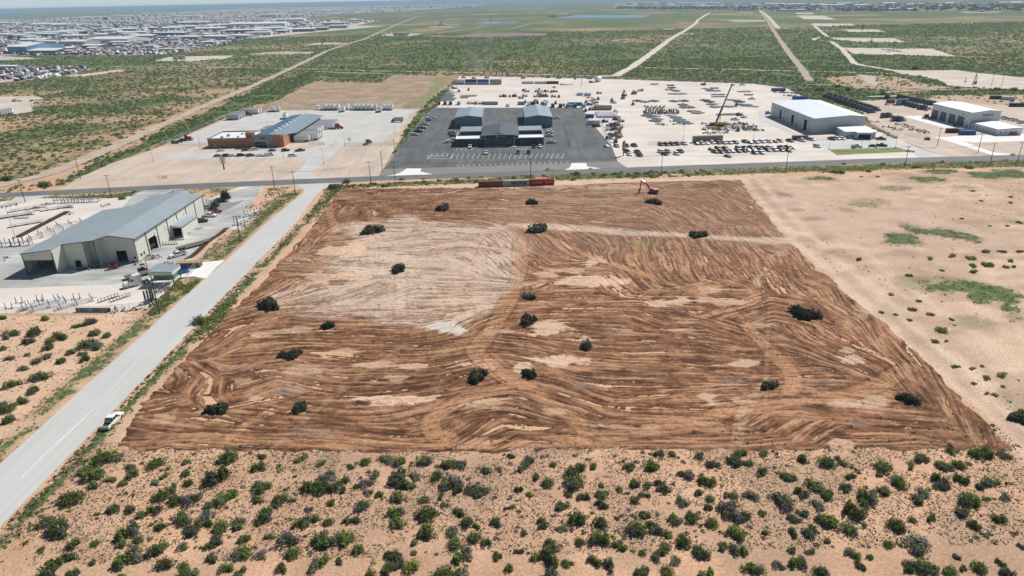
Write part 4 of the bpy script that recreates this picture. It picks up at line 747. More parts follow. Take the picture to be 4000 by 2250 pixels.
def wheel(root, x, y, r=.38, wd=.26, side=1):
    a = MB().cyl((0, -wd/2, 0), (0, wd/2, 0), r, r, tyre, 14).build('wheel', root, (x, y, r))
    MB().cyl((0, side*wd/2, 0), (0, side*(wd/2+.015), 0), r*.6, r*.55, rim, 10).build('rim', a)
    return a
def car(kind, c, key):
    def f():
        p = paint(c); t = thing({'pickup': 'pickup_truck', 'suv': 'suv', 'car': 'sedan', 'van': 'van'}[kind], '', {'pickup': 'pickup', 'suv': 'suv', 'car': 'car', 'van': 'van'}[kind])
        Lh, W, Hb = {'pickup': (2.95, .99, 1.08), 'suv': (2.45, .96, 1.02), 'car': (2.35, .90, .88), 'van': (2.7, .98, 1.15)}[kind]
        top = {'pickup': 1.88, 'suv': 1.78, 'car': 1.42, 'van': 2.25}[kind]
        b = MB(); zb = .36
        prof = [(-Lh, zb), (Lh-.05, zb), (Lh, .62), (Lh-.06, Hb-.16), (Lh-.35, Hb-.04)]
        if kind == 'pickup':
            prof += [(.95, Hb+.04), (-.95, Hb+.06), (-.95, .72), (-Lh+.10, .72), (-Lh+.10, Hb+.06), (-Lh, Hb+.06)]
            hood = [(-Lh, zb), (Lh-.05, zb), (Lh, .62), (Lh-.06, Hb-.12), (Lh-.35, Hb-.02), (.95, Hb+.06), (-.90, Hb+.06), (-.90, .70), (-Lh, .70)]
            b.xprism(hood, -W+.06, W-.06, p)
            for s_ in (-1, 1):              # bed sides, fenders
                b.box(-Lh, -.9, s_*W-(.07 if s_ > 0 else -.0), s_*W+(.0 if s_ > 0 else .07), .5, Hb+.08, p)
                b.xprism([(-.9, zb), (Lh-.1, zb), (Lh-.02, .6), (Lh-.1, Hb-.14), (Lh-.4, Hb-.06), (.95, Hb), (-.9, Hb)], s_*(W-.03)-.035, s_*(W-.03)+.035, p)
            b.box(-Lh-.03, -Lh+.05, -W+.04, W-.04, .55, Hb+.07, p)
            b.box(-Lh+.05, -.92, -W+.08, W-.08, .70, .72, blk)
            gx0, gx1, tx0, tx1 = -.92, 1.35, -.80, .62
        else:
            prof += {'suv': [(1.15, Hb), (-Lh+.03, Hb+.04)], 'car': [(1.05, Hb+.02), (-1.55, Hb+.05), (-Lh+.05, Hb-.02)], 'van': [(1.7, Hb), (-Lh, Hb)]}[kind]
            b.xprism(prof, -W, W, p)
            gx0, gx1, tx0, tx1 = {'suv': (-Lh+.05, 1.30, -2.15, .55), 'car': (-1.75, 1.15, -1.05, .35), 'van': (-Lh+.02, 1.95, -Lh+.10, 1.25)}[kind]
        hb_ = Hb+.02
        # greenhouse pillars and roof
        ti = .17
        b.add([(tx0, -W+ti, top-.05), (tx1, -W+ti, top-.05), (tx1, W-ti, top-.05), (tx0, W-ti, top-.05), (tx0+.08, -W+ti+.06, top), (tx1-.1, -W+ti+.06, top), (tx1-.1, W-ti-.06, top), (tx0+.08, W-ti-.06, top)], [(4, 5, 6, 7), (0, 1, 5, 4), (1, 2, 6, 5), (2, 3, 7, 6), (3, 0, 4, 7), (0, 3, 2, 1)], p)
        for s_ in (-1, 1):
            for (xa, xb) in ((gx0, tx0), ((gx0+gx1)/2-.1, (tx0+tx1)/2-.12), (gx1, tx1)): b.bar((xa, s_*(W-.07), hb_), (xb, s_*(W-ti), top-.04), .07, .07, p)
        if kind == 'van': b.box(-Lh+.05, .5, -W+.09, W-.09, Hb, top-.05, p, .02, .07)
        b.box(Lh-.02, Lh+.06, -W+.05, W-.05, .42, .62, chrome if kind != 'car' else p); b.box(-Lh-.09, -Lh, -W+.05, W-.05, .42, .58, chrome if kind == 'pickup' else p)
        b.box(Lh-.06, Lh+.012, -W+.42, W-.42, .64, Hb-.18, blk)
        b.build('body', t)
        g = MB(); g.add([(gx0+.03, -W+.09, hb_), (gx1-.03, -W+.09, hb_), (gx1-.03, W-.09, hb_), (gx0+.03, W-.09, hb_), (tx0+.0, -W+ti+.01, top-.05), (tx1-.0, -W+ti+.01, top-.05), (tx1-.0, W-ti-.01, top-.05), (tx0, W-ti-.01, top-.05)], [(4, 5, 6, 7), (0, 1, 5, 4), (1, 2, 6, 5), (2, 3, 7, 6), (3, 0, 4, 7)], glass)
        g.build('window_glass', t)
        ax = {'pickup': (1.95, -1.75), 'suv': (1.5, -1.45), 'car': (1.42, -1.38), 'van': (1.75, -1.6)}[kind]
        for x in ax:
            for s_ in (-1, 1): wheel(t, x, s_*(W-.10), .40 if kind == 'pickup' else .35, .26, s_)
        for s_ in (-1, 1):
            y0, y1 = sorted((s_*(W-.06), s_*(W-.38))); MB().box(Lh-.05, Lh+.015, y0, y1, Hb-.36, Hb-.17, lens).build('headlight', t)
            y0, y1 = sorted((s_*(W-.01), s_*(W-.15))); MB().box(-Lh-.045, -Lh+.02, y0, y1, .72, Hb-.02, redl).build('tail_light', t)
        if kind in ('pickup',):
            for s_ in (-1, 1):
                y0, y1 = sorted((s_*(W+.0), s_*(W+.24))); MB().box(1.0, 1.12, y0, y1, 1.08, 1.30, blk).build('side_mirror', t)
        return t
    return f
def put_car(kind, c, loc, rz, label, group): return proto((kind, c), car(kind, c, 0), loc, rz, label, group)

def m_corr(c): return mat('corrugated_'+c.replace(' ', '_'), COL[c] if isinstance(c, str) else c, .5, .10, 1.2, .1, rib=(0, .28, .9))
def container(c, Lc=12.19, Hc=2.6, W=2.44, cat='container'):
    def f():
        t = thing('shipping_container', '', cat); p = m_corr(c); q = flat('frame_'+c.replace(' ', '_'), tuple(v*.85 for v in COL[c]), .5); h = Lc/2
        n = int(Lc/.28); b = MB()
        for s_ in (-1, 1):                   # pressed side walls
            vs = []; fs = []
            for i in range(n*2+1):
                x = -h+.12+(Lc-.24)*i/(n*2); y = s_*(W/2-(.03 if i % 2 else .0)-.005); vs += [(x, y, .16), (x, y, Hc-.1)]
            fs = [(2*i, 2*i+2, 2*i+3, 2*i+1) if s_ < 0 else (2*i, 2*i+1, 2*i+3, 2*i+2) for i in range(n*2)]; b.add(vs, fs, p)
        b.build('side_wall', t)
        MB().box(-h+.05, h-.05, -W/2+.03, W/2-.03, Hc-.09, Hc-.02, p).build('roof', t)
        e = MB()
        for x in (-h, h-.12):
            for y in (-W/2, W/2-.12): e.box(x, x+.12, y, y+.12, 0, Hc, q)
        for y in (-W/2, W/2-.1): e.box(-h+.12, h-.12, y, y+.1, .0, .16, q); e.box(-h+.12, h-.12, y, y+.1, Hc-.1, Hc-.0, q)
        e.box(-h+.01, -h+.07, -W/2+.12, W/2-.12, .05, Hc-.1, q); e.build('frame', t)
        for s_ in (-1, 1):
            y0, y1 = sorted((s_*.02, s_*(W/2-.14))); d = MB().box(h-.07, h-.02, y0, y1, .12, Hc-.12, q).build('door', t)
            k = MB()
            for yy in (.3, .85): k.cyl((h, s_*yy, .15), (h, s_*yy, Hc-.15), .022, .022, steel, 6)
            k.build('lock_bar', d)
        return t
    return f
def put_cont(c, a, bb, label, group, Lc=12.19, Hc=2.6, z=0.0):     # a -> bb: ground line of the near long side
    L_ = math.hypot(bb[0]-a[0], bb[1]-a[1]) if Lc is None else Lc; rz = yaw(a, bb)
    cx, cy = (a[0]+bb[0])/2-math.sin(rz)*1.22, (a[1]+bb[1])/2+math.cos(rz)*1.22
    return proto(('cont', c, round(L_, 1), Hc), container(c, L_, Hc), (cx, cy, z), rz, label, group)
m_tr = mat('white_trailer_skin', (.78, .79, .80), .4, .05, .6, .0, rib=(0, 1.2, .15)); m_trg = mat('grey_trailer_skin', (.42, .45, .48), .4, .08, .6, .0, rib=(0, 1.2, .15))
def trailer(Lt=14.6, grey=False):
    def f():
        t = thing('semi_trailer', '', 'trailer'); h = Lt/2; sk = m_trg if grey else m_tr
        b = MB().box(-h, h, -1.28, 1.28, 1.12, 4.05, sk); b.box(-h-.02, h+.02, -1.3, 1.3, 1.02, 1.14, steel); b.box(-h-.02, h+.02, -1.3, 1.3, 4.03, 4.09, steel); b.build('box_body', t)
        d = MB()
        for s_ in (-1, 1): y0, y1 = sorted((s_*.03, s_*1.2)); d.box(-h-.05, -h, y0, y1, 1.2, 3.98, sk); d.cyl((-h-.07, s_*.5, 1.2), (-h-.07, s_*.5, 3.95), .025, .025, steel, 6)
        d.build('rear_door', t)
        u = MB(); u.box(-h+.5, h-1, -.5, -.35, .8, 1.04, dsteel); u.box(-h+.5, h-1, .35, .5, .8, 1.04, dsteel); u.box(-h, -h+.1, -1.1, 1.1, .45, .6, dsteel); u.build('underframe', t)
        g = MB()
        for y in (-.9, .9): g.box(h-3.1, h-2.95, y-.06, y+.06, .0, 1.1, dsteel); g.box(h-3.2, h-2.85, y-.14, y+.14, 0, .05, dsteel)
        g.build('landing_gear', t)
        for x in (-h+1.4, -h+2.7):
            for s_ in (-1, 1): wheel(t, x, s_*1.02, .5, .5, s_)
        return t
    return f
def tractor(c, sleeper=True):
    def f():
        p = paint(c); t = thing('semi_tractor', '', 'truck')
        b = MB(); b.xprism([(1.0, .6), (3.2, .6), (3.3, .9), (3.25, 1.55), (2.9, 1.75), (1.35, 1.9), (1.0, 1.9)], -.95, .95, p)
        b.xprism([(-1.9 if sleeper else -.3, .8), (1.4, .8), (1.4, 1.95), (1.05, 2.75), (.9, 2.9), (.2, 3.55), (-1.2 if sleeper else -.1, 3.75), (-1.9 if sleeper else -.3, 3.75)] if sleeper else [(-.5, .8), (1.4, .8), (1.4, 1.95), (1.05, 2.85), (-.5, 2.9)], -1.15, 1.15, p)
        for s_ in (-1, 1): y0, y1 = sorted((s_*.9, s_*1.2)); b.xprism([(1.7, .95), (3.15, .95), (3.1, 1.2), (2.5, 1.32), (1.8, 1.2)], y0, y1, p)
        b.build('cab', t)
        g = MB(); g.add([(1.41, -1.0, 2.0), (1.41, 1.0, 2.0), (1.11, .95, 2.7), (1.11, -.95, 2.7)], [(0, 1, 2, 3)], glass)
        for s_ in (-1, 1): g.add([(.3, s_*1.155, 1.95), (1.3, s_*1.155, 1.95), (1.02, s_*1.155, 2.65), (.3, s_*1.155, 2.65)], [(0, 1, 2, 3)], glass)
        g.build('window_glass', t)
        MB().box(3.24, 3.34, -.5, .5, .75, 1.5, chrome).build('grille', t)
        fr = MB(); fr.box(-4.2, 1.2, -.45, -.3, .65, .9, dsteel); fr.box(-4.2, 1.2, .3, .45, .65, .9, dsteel); fr.box(-3.7, -2.3, -.5, .5, .95, 1.05, dsteel); fr.box(3.2, 3.45, -1.15, 1.15, .4, .72, chrome); fr.build('chassis', t)
        for s_ in (-1, 1):
            st_ = MB().cyl((-2.05, s_*1.0, .9), (-2.05, s_*1.0, 3.9), .08, .08, chrome, 8).build('exhaust_stack', t)
            MB().cyl((-.9, s_*.95, .62), (.7, s_*.95, .62), .3, .3, chrome, 12).build('fuel_tank', t)
            MB().box(3.2, 3.36, min(s_*.62, s_*.95), max(s_*.62, s_*.95), 1.0, 1.22, lens).build('headlight', t)
            wheel(t, 2.45, s_*1.02, .5, .3, s_)
            for x in (-2.6, -3.9): wheel(t, x, s_*.95, .5, .5, s_)
        return t
    return f
def pole(h=10.4, arms=1, xf=False, mt=None):
    def f():
        t = thing('utility_pole', '', 'utility pole'); MB().cyl((0, 0, 0), (0, 0, h), .17, .11, mt or pwood, 10).build('pole', t)
        for k in range(arms):
            z = h-.35-k*1.1; a = MB().box(-1.25, 1.25, -.06, .06, z-.06, z+.07, pwood).build('crossarm', t)
            for x in (-1.15, -.55, .55, 1.15): MB().cyl((x, 0, z+.07), (x, 0, z+.3), .05, .03, steel, 6).build('insulator', a)
        if xf:
            for x in (-.42, .42): MB().cyl((x, .0, h-2.6), (x, .0, h-1.7), .27, .27, steel, 12).build('transformer', t)
        return t
    return f
def lamp(h=9.0, arms=1, base=True):
    def f():
        t = thing('light_pole', '', 'light pole'); MB().cyl((0, 0, .0), (0, 0, h), .11, .06, steel, 8).build('pole', t)
        if base: MB().cyl((0, 0, 0), (0, 0, .8), .3, .3, concb, 10).build('base', t)
        for s_ in ((-1, 1) if arms == 2 else (1,)): a = MB().bar((0, 0, h-.05), (s_*.9, 0, h+.05), .06, .06, steel).build('arm', t); MB().box(min(s_*.7, s_*1.3), max(s_*.7, s_*1.3), -.16, .16, h+.0, h+.12, dsteel).build('lamp_head', a)
        return t
    return f
def chain_mat():
    if 'chain_link' in MATS: return MATS['chain_link']
    m = bpy.data.materials.new('chain_link'); m.use_nodes = True; t = m.node_tree; N = t.nodes; K = t.links
    b = N['Principled BSDF']; b.inputs['Base Color'].default_value = (.38, .40, .41, 1); b.inputs['Metallic'].default_value = .4; b.inputs['Roughness'].default_value = .5
    tc = N.new('ShaderNodeTexCoord'); v = N.new('ShaderNodeTexNoise'); v.inputs['Scale'].default_value = 14; K.new(tc.outputs['Object'], v.inputs['Vector'])
    r = N.new('ShaderNodeMapRange'); r.inputs[1].default_value = .35; r.inputs[2].default_value = .65; r.inputs[3].default_value = .10; r.inputs[4].default_value = .26; K.new(v.outputs['Fac'], r.inputs[0]); K.new(r.outputs[0], b.inputs['Alpha'])
    MATS['chain_link'] = m; return m
def fence(pts, label, h=2.1, step=3.2, mt=None, mesh=True, name='chain_link_fence'):
    t = thing(name, label, 'fence'); mt = mt or steel; pb = MB().cyl((0, 0, 0), (0, 0, h), .045, .045, mt, 6).mesh('post'); n_ = 0
    net = MB(); rail = MB()
    for a, c in zip(pts, pts[1:]):
        d = math.hypot(c[0]-a[0], c[1]-a[1]); n = max(1, int(d/step))
        n = min(n, max(1, 95-n_))
        for i in range(n):
            o = bpy.data.objects.new('post', pb); C.objects.link(o); o.parent = t; o.location = (a[0]+(c[0]-a[0])*i/n, a[1]+(c[1]-a[1])*i/n, 0); n_ += 1
        net.add([(*a, .03), (*c, .03), (*c, h-.03), (*a, h-.03)], [(0, 1, 2, 3)], chain_mat())
        rail.bar((*a, h), (*c, h), .05, .05, mt)
    if mesh: net.build('mesh_panel', t)
    rail.build('top_rail', t); return t
def bits(seed, n, r, mts, zmax=.7, lmax=1.6):       # a heap of odd steel pieces
    q = random.Random(seed); b = MB()
    for i in range(n):
        x, y = q.uniform(-r, r), q.uniform(-r*.7, r*.7); a = q.uniform(0, 6.3); l_ = q.uniform(.3, lmax); z = q.uniform(.05, zmax); m_ = q.choice(mts)
        if q.random() < .5: b.bar((x, y, z*.5), (x+l_*math.cos(a), y+l_*math.sin(a), z), q.uniform(.06, .3), q.uniform(.06, .3), m_)
        elif q.random() < .6: b.cyl((x, y, 0), (x+.2*math.cos(a), y+.2*math.sin(a), z), q.uniform(.12, .45), q.uniform(.12, .4), m_, 8)
        else: b.box(x, x+l_*.6, y, y+q.uniform(.2, .8), 0, z, m_)
    return b
def skid(kind='unit', c='steel'):                # engine / compressor skid or equipment box
    def f():
        t = thing('equipment_skid', '', 'equipment'); p = paint(c)
        f_ = MB(); f_.box(-2.6, 2.6, -1.1, -.9, 0, .3, dsteel); f_.box(-2.6, 2.6, .9, 1.1, 0, .3, dsteel)
        for x in (-2.4, -1, .6, 2.2): f_.box(x, x+.15, -.9, .9, .05, .28, dsteel)
        f_.build('frame', t)
        MB().box(-2.4, -.2, -.95, .95, .3, 2.1, p, .08, .08).build('housing', t)
        e = MB().box(.1, 1.6, -.5, .5, .3, 1.3, dsteel, .1, .1); e.cyl((1.9, 0, .3), (1.9, 0, 2.3), .28, .28, p, 12); e.cyl((.3, .75, .9), (1.6, .75, .9), .2, .2, p, 10); e.build('engine', t)
        e = MB().cyl((-.6, .3, 2.1), (-.6, .3, 3.0), .12, .12, rusty, 8).build('exhaust_stack', t)
        fn = MB().cyl((-2.42, 0, 1.2), (-2.5, 0, 1.2), .7, .7, dsteel, 16).build('fan', t)
        return t
    return f
def tank(r=1.8, h=4.9, c=(.40, .34, .26)):
    def f():
        t = thing('storage_tank', '', 'tank'); m_ = flat('tank_%d' % round(c[0]*100), c, .6, .0, .12)
        b = MB().cyl((0, 0, 0), (0, 0, h), r, r, m_, 20); b.cyl((0, 0, h), (0, 0, h+.5), r, .2, m_, 20); b.build('shell', t)
        l_ = MB()
        for y in (-.25, .25): l_.cyl((r+.15, y, 0), (r+.15, y, h+.8), .03, .03, steel, 5)
        for i in range(12): l_.box(r+.13, r+.17, -.25, .25, .3+i*.4, .34+i*.4, steel)
        l_.build('ladder', t); MB().cyl((0, 0, h+.45), (0, 0, h+.85), .18, .18, steel, 8).build('hatch', t); return t
    return f
def text_mesh(s_, size, mt, ext=.03, bold=0.0, sx=1.0, shear=0.0):
    cu = bpy.data.curves.new('t', 'FONT'); cu.body = s_; cu.size = size; cu.extrude = ext; cu.offset = bold; cu.shear = shear; cu.align_x = 'CENTER'; cu.align_y = 'CENTER'; cu.resolution_u = 3
    o = bpy.data.objects.new('t', cu); C.objects.link(o); bpy.context.view_layer.update()
    me = bpy.data.meshes.new_from_object(o.evaluated_get(bpy.context.evaluated_depsgraph_get())); bpy.data.objects.remove(o); bpy.data.curves.remove(cu)
    me.materials.clear(); me.materials.append(mt)
    for v in me.vertices: v.co = Vector((v.co.x*sx, -v.co.z, v.co.y))       # stands up, faces -y
    return me
def text_part(name, s_, size, mt, parent, loc, rz=0.0, **k):
    o = bpy.data.objects.new(name, text_mesh(s_, size, mt, **k)); C.objects.link(o); o.parent = parent; o.location = loc; o.rotation_euler.z = rz; return o

# ---- walls with real openings
def wall(b, a, c, z0, zt, mt, holes=(), inner=None, depth=0.0):
    """vertical wall a->c (outside on the right-hand side); zt: [(t, z)...]; holes: (x0, x1, z0, z1) along the wall"""
    Lw = math.hypot(c[0]-a[0], c[1]-a[1]); dx, dy = (c[0]-a[0])/Lw, (c[1]-a[1])/Lw
    zf = lambda x: float(np.interp(x/Lw, [p[0] for p in zt], [p[1] for p in zt]))
    cuts = sorted({0.0, Lw} | {p[0]*Lw for p in zt} | {h[0] for h in holes} | {h[1] for h in holes})
    P = lambda x, z, k=0: (a[0]+dx*x-dy*k, a[1]+dy*x+dx*k, z)
    for x0, x1 in zip(cuts, cuts[1:]):
        if x1-x0 < 1e-4: continue
        zz_ = [z0]; hs = sorted([h for h in holes if h[0] < (x0+x1)/2 < h[1]], key=lambda h: h[2]); z = z0
        for h in hs:
            if h[2] > z+1e-3: b.add([P(x0, z), P(x1, z), P(x1, h[2]), P(x0, h[2])], [(0, 1, 2, 3)], mt)
            z = h[3]
        b.add([P(x0, z), P(x1, z), P(x1, zf(x1)), P(x0, zf(x0))], [(0, 1, 2, 3)], mt)
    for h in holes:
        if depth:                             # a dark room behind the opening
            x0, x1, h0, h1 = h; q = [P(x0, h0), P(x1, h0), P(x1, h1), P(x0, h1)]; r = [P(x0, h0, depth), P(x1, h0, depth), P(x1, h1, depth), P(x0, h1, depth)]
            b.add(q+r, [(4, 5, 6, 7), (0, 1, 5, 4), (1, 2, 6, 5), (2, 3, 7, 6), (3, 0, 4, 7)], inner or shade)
def panel(a, c, x0, x1, z0, z1, mt, name, parent, out=.04, th=.06):   # a slab standing just proud of a wall
    Lw = math.hypot(c[0]-a[0], c[1]-a[1]); dx, dy = (c[0]-a[0])/Lw, (c[1]-a[1])/Lw
    P = lambda x, z, k: (a[0]+dx*x+dy*k, a[1]+dy*x-dx*k, z); k1 = out; k0 = out-th
    vs = [P(x0, z0, k1), P(x1, z0, k1), P(x1, z1, k1), P(x0, z1, k1), P(x0, z0, k0), P(x1, z0, k0), P(x1, z1, k0), P(x0, z1, k0)]
    return MB().add(vs, [(0, 1, 2, 3), (5, 4, 7, 6), (4, 0, 3, 7), (1, 5, 6, 2), (3, 2, 6, 7), (4, 5, 1, 0)], mt).build(name, parent)
def slab(pts, mt, th=.14):                       # thin roof sheet: pts = list of (x, y, z) loop
    n = len(pts); return MB().add([(p[0], p[1], p[2]-th) for p in pts]+list(pts), [tuple(range(n))[::-1], tuple(range(n, 2*n))]+[(i, (i+1) % n, n+(i+1) % n, n+i) for i in range(n)], mt)
def roofmat(name, col, axis, rough=.45, metal=.3): return mat(name, col, rough, .05, .5, metal, rib=(axis, .6, .35), var2=.08, scale2=.1)
def wallmat(name, col, axis): return mat(name, col, .6, .05, .6, .05, rib=(axis, .3, .3))
def gable(t, FL, FR, BR, BL, h, hr, rp, wf, ws, rm, holesF=(), holesL=(), holesR=(), holesB=(), ov=.35, depth=4.0, trim=None, th=.16):
    """building with ridge running front to back; rp = ridge position across the front"""
    lerp = lambda p, q, u: (p[0]+(q[0]-p[0])*u, p[1]+(q[1]-p[1])*u); RF = lerp(FL, FR, rp); RB = lerp(BL, BR, rp); hL, hR = (h if isinstance(h, tuple) else (h, h))
    b = MB(); wall(b, FL, FR, 0, [(0, hL), (rp, hr), (1, hR)], wf, holesF, depth=depth); b.build('front_wall', t)
    b = MB(); wall(b, FR, BR, 0, [(0, hR), (1, hR)], ws, holesR, depth=depth); b.build('side_wall', t)
    b = MB(); wall(b, BR, BL, 0, [(0, hR), (1-rp, hr), (1, hL)], wf, holesB, depth=depth); b.build('rear_wall', t)
    b = MB(); wall(b, BL, FL, 0, [(0, hL), (1, hL)], ws, holesL, depth=depth); b.build('side_wall', t)
    ext = lambda p, q, d: (p[0]+(p[0]-q[0])/math.hypot(p[0]-q[0], p[1]-q[1])*d, p[1]+(p[1]-q[1])/math.hypot(p[0]-q[0], p[1]-q[1])*d)
    f0, f1, k0, k1, b0, b1 = ext(FL, BL, ov), ext(FR, BR, ov), ext(RF, RB, ov), ext(RB, RF, ov), ext(BL, FL, ov), ext(BR, FR, ov)
    f0, f1 = ext(f0, f1, ov*.5), ext(f1, f0, ov*.5); b0, b1 = ext(b0, b1, ov*.5), ext(b1, b0, ov*.5)
    slab([(*f0, hL+th), (*k0, hr+th), (*k1, hr+th), (*b0, hL+th)], rm, th*.9).build('roof', t); slab([(*k0, hr+th+.002), (*f1, hR+th), (*b1, hR+th), (*k1, hr+th+.002)], rm, th*.9).build('roof', t)
    MB().bar((*k0, hr+th+.03), (*k1, hr+th+.03), .35, .05, rm).build('ridge_cap', t)
    if trim:
        g = MB(); g.bar((*f0, hL+.02), (*b0, hL+.02), .14, .18, trim); g.bar((*f1, hR+.02), (*b1, hR+.02), .14, .18, trim); g.build('gutter', t)
        g = MB(); g.bar((*f0, hL-.0), (*k0, hr-.0), .1, .24, trim); g.bar((*k0, hr-.0), (*f1, hR-.0), .1, .24, trim); g.build('gable_trim', t)
# ------------------------------------------------------------ warehouse on the left
wcol = wallmat('cream_steel_wall', (.66, .67, .58), 0); wcoly = wallmat('cream_steel_wall_y', (.66, .67, .58), 1); wroof = roofmat('blue_grey_roof', (.42, .49, .52), 1); wtrim = flat('dark_green_trim', (.06, .09, .085), .5)
t = thing('steel_warehouse', 'long cream steel warehouse with blue-grey roof left of the side road', 'warehouse', (-140, 245))
def loc(o_, x, y): return (x-o_.location.x, y-o_.location.y)
q = lambda x, y: (x+140, y-245)
# main gable block x -138(ridge) .. right eave -129.5, y 223.6..280 ; left slope runs down to -150.5 and, further forward, to -162.6
A_, B_ = q(-141.2, 223.8), q(-129.9, 223.8)
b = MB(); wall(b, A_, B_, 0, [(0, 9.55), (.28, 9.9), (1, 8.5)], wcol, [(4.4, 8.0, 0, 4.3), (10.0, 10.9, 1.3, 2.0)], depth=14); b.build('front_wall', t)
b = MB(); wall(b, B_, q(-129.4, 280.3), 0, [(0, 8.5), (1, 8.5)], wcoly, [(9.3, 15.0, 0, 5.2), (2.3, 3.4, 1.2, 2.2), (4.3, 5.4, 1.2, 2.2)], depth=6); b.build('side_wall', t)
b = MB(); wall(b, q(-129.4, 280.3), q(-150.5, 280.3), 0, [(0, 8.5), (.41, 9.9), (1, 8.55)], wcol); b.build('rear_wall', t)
b = MB(); wall(b, q(-150.5, 280.3), q(-150.5, 264.5), 0, [(0, 8.55), (1, 8.55)], wcoly); wall(b, q(-150.5, 264.5), q(-162.4, 264.5), 0, [(0, 8.55), (1, 7.3)], wcol); wall(b, q(-162.4, 264.5), q(-162.4, 221), 0, [(0, 7.3), (1, 7.3)], wcoly); b.build('side_wall', t)
b = MB(); wall(b, q(-141.2, 219.6), q(-141.2, 223.8), 0, [(0, 9.4), (1, 9.5)], wcoly); wall(b, q(-151.6, 219.6), q(-145.0, 219.6), 0, [(0, 8.42), (1, 9.08)], wcol, [(2.6, 4.6, 0, 2.6)], depth=5); wall(b, q(-145.0, 219.6), q(-145.0, 223.8), 0, [(0, 9.1), (1, 9.1)], wcoly); wall(b, q(-145.0, 223.8), q(-141.2, 223.8), 0, [(0, 9.1), (1, 9.5)], wcol); b.build('front_wall', t)
# open drive-through bay at the left front
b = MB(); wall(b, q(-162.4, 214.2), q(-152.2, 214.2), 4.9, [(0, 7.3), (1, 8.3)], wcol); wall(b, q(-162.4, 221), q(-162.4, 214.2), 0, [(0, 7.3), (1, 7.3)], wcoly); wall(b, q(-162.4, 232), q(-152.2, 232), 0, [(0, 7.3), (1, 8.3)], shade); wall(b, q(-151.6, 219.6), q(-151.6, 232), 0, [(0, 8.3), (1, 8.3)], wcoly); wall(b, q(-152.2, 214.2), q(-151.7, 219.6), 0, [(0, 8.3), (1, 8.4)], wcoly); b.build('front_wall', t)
b = MB()
for x, y in ((-162.3, 214.3), (-152.3, 214.3), (-162.3, 221), (-141.1, 219.7)): b.box(x+140-.15, x+140+.15, y-245-.15, y-245+.15, 0, 7.4 if x < -150 else 9.2, wtrim)
b.build('column', t)
rz_ = lambda x: 9.9-(-138-x)*.1065 if x < -138 else 9.9-(x+138)*.162
RP = lambda x, y, d=.16: (x+140, y-245, rz_(x)+d)
slab([RP(-162.7, 213.9), RP(-152.1, 213.9), RP(-151.8, 219.3), RP(-138, 223.3), RP(-138, 280.6), RP(-150.8, 280.6), RP(-150.8, 264.8), RP(-162.7, 264.8)], wroof, .15).build('roof', t)
slab([RP(-151.8, 219.3, .158), RP(-141.0, 219.3, .158), RP(-138, 223.3, .158)], wroof, .14).build('roof', t)
slab([RP(-138, 223.3), RP(-129.1, 223.5), RP(-129.1, 280.6), RP(-138, 280.6)], wroof, .15).build('roof', t)
g = MB(); g.bar(RP(-129.1, 223.5, .02), RP(-129.1, 280.6, .02), .16, .2, wtrim); g.bar(RP(-138, 223.2, .0), RP(-129.1, 223.4, .0), .1, .24, wtrim); g.bar(RP(-162.7, 213.8, .0), RP(-152.1, 213.8, .0), .1, .24, wtrim); g.bar(RP(-151.8, 219.2, .0), RP(-141.0, 219.2, .0), .1, .24, wtrim); g.bar(RP(-141, 219.2, 0), RP(-138, 223.2, 0), .1, .24, wtrim)
g.build('roof_trim', t)
for i in range(8): MB().box(-129.8+140+i*.06, -129.62+140+i*.06, 223.8-245+i*8.05-.1, 223.8-245+i*8.05+.1, 0, 8.4, wtrim).build('downpipe', t)
for i, y in enumerate((238, 246, 254, 262)): MB().box(10.28+i*.07, 10.36+i*.07, y-245, y-245+1.6, 4.6, 6.4, shiny).build('window', t)
for (x, y) in ((-147, 226), (-142.5, 226.5), (-139.5, 226), (-146, 262), (-143, 268), (-148, 272), (-141, 262), (-152, 222)): MB().cyl((x+140, y-245, rz_(x)), (x+140, y-245, rz_(x)+1.0), .13, .13, shiny, 8).build('roof_vent', t)
MB().box(5.0, 5.5, -21.5, -21.3, 8.2, 8.35, dsteel).build('wall_light', t); MB().box(-19, -18.5, -31.1, -30.9, 6.5, 6.65, dsteel).build('wall_light', t)
# lean-to on the right side
lt = thing('lean_to_shed', 'small cream lean-to shed with open end on the right side of the warehouse', 'shed', (-127.6, 257))
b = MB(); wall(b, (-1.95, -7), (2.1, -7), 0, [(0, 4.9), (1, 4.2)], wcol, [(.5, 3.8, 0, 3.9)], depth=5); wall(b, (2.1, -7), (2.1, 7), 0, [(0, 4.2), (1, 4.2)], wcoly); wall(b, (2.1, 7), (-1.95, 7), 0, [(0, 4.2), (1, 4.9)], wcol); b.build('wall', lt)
slab([(-1.9, -7.3, 5.0), (2.4, -7.3, 4.28), (2.4, 7.3, 4.28), (-1.9, 7.3, 5.0)], wroof).build('roof', lt); MB().bar((2.4, -7.3, 4.2), (2.4, 7.3, 4.2), .12, .16, wtrim).build('gutter', lt)
cn = thing('loading_canopy', 'small steel canopy roof on posts beside the white semi truck', 'canopy', (-110.9, 204.3))
for x in (-3.4, 3.4):
    for y in (-2.6, 2.6): MB().box(x-.12, x+.12, y-.12, y+.12, 0, 4.4, wtrim).build('post', cn)
slab([(-3.8, -3, 4.95), (3.8, -3, 4.75), (3.8, 3, 5.0), (-3.8, 3, 5.2)], wroof).build('roof', cn)
b = MB().box(-3.75, 3.75, -2.98, -2.9, 3.6, 4.6, wcol); b.box(3.68, 3.76, -2.9, 2.9, 3.6, 4.6, wcoly); b.build('fascia', cn)

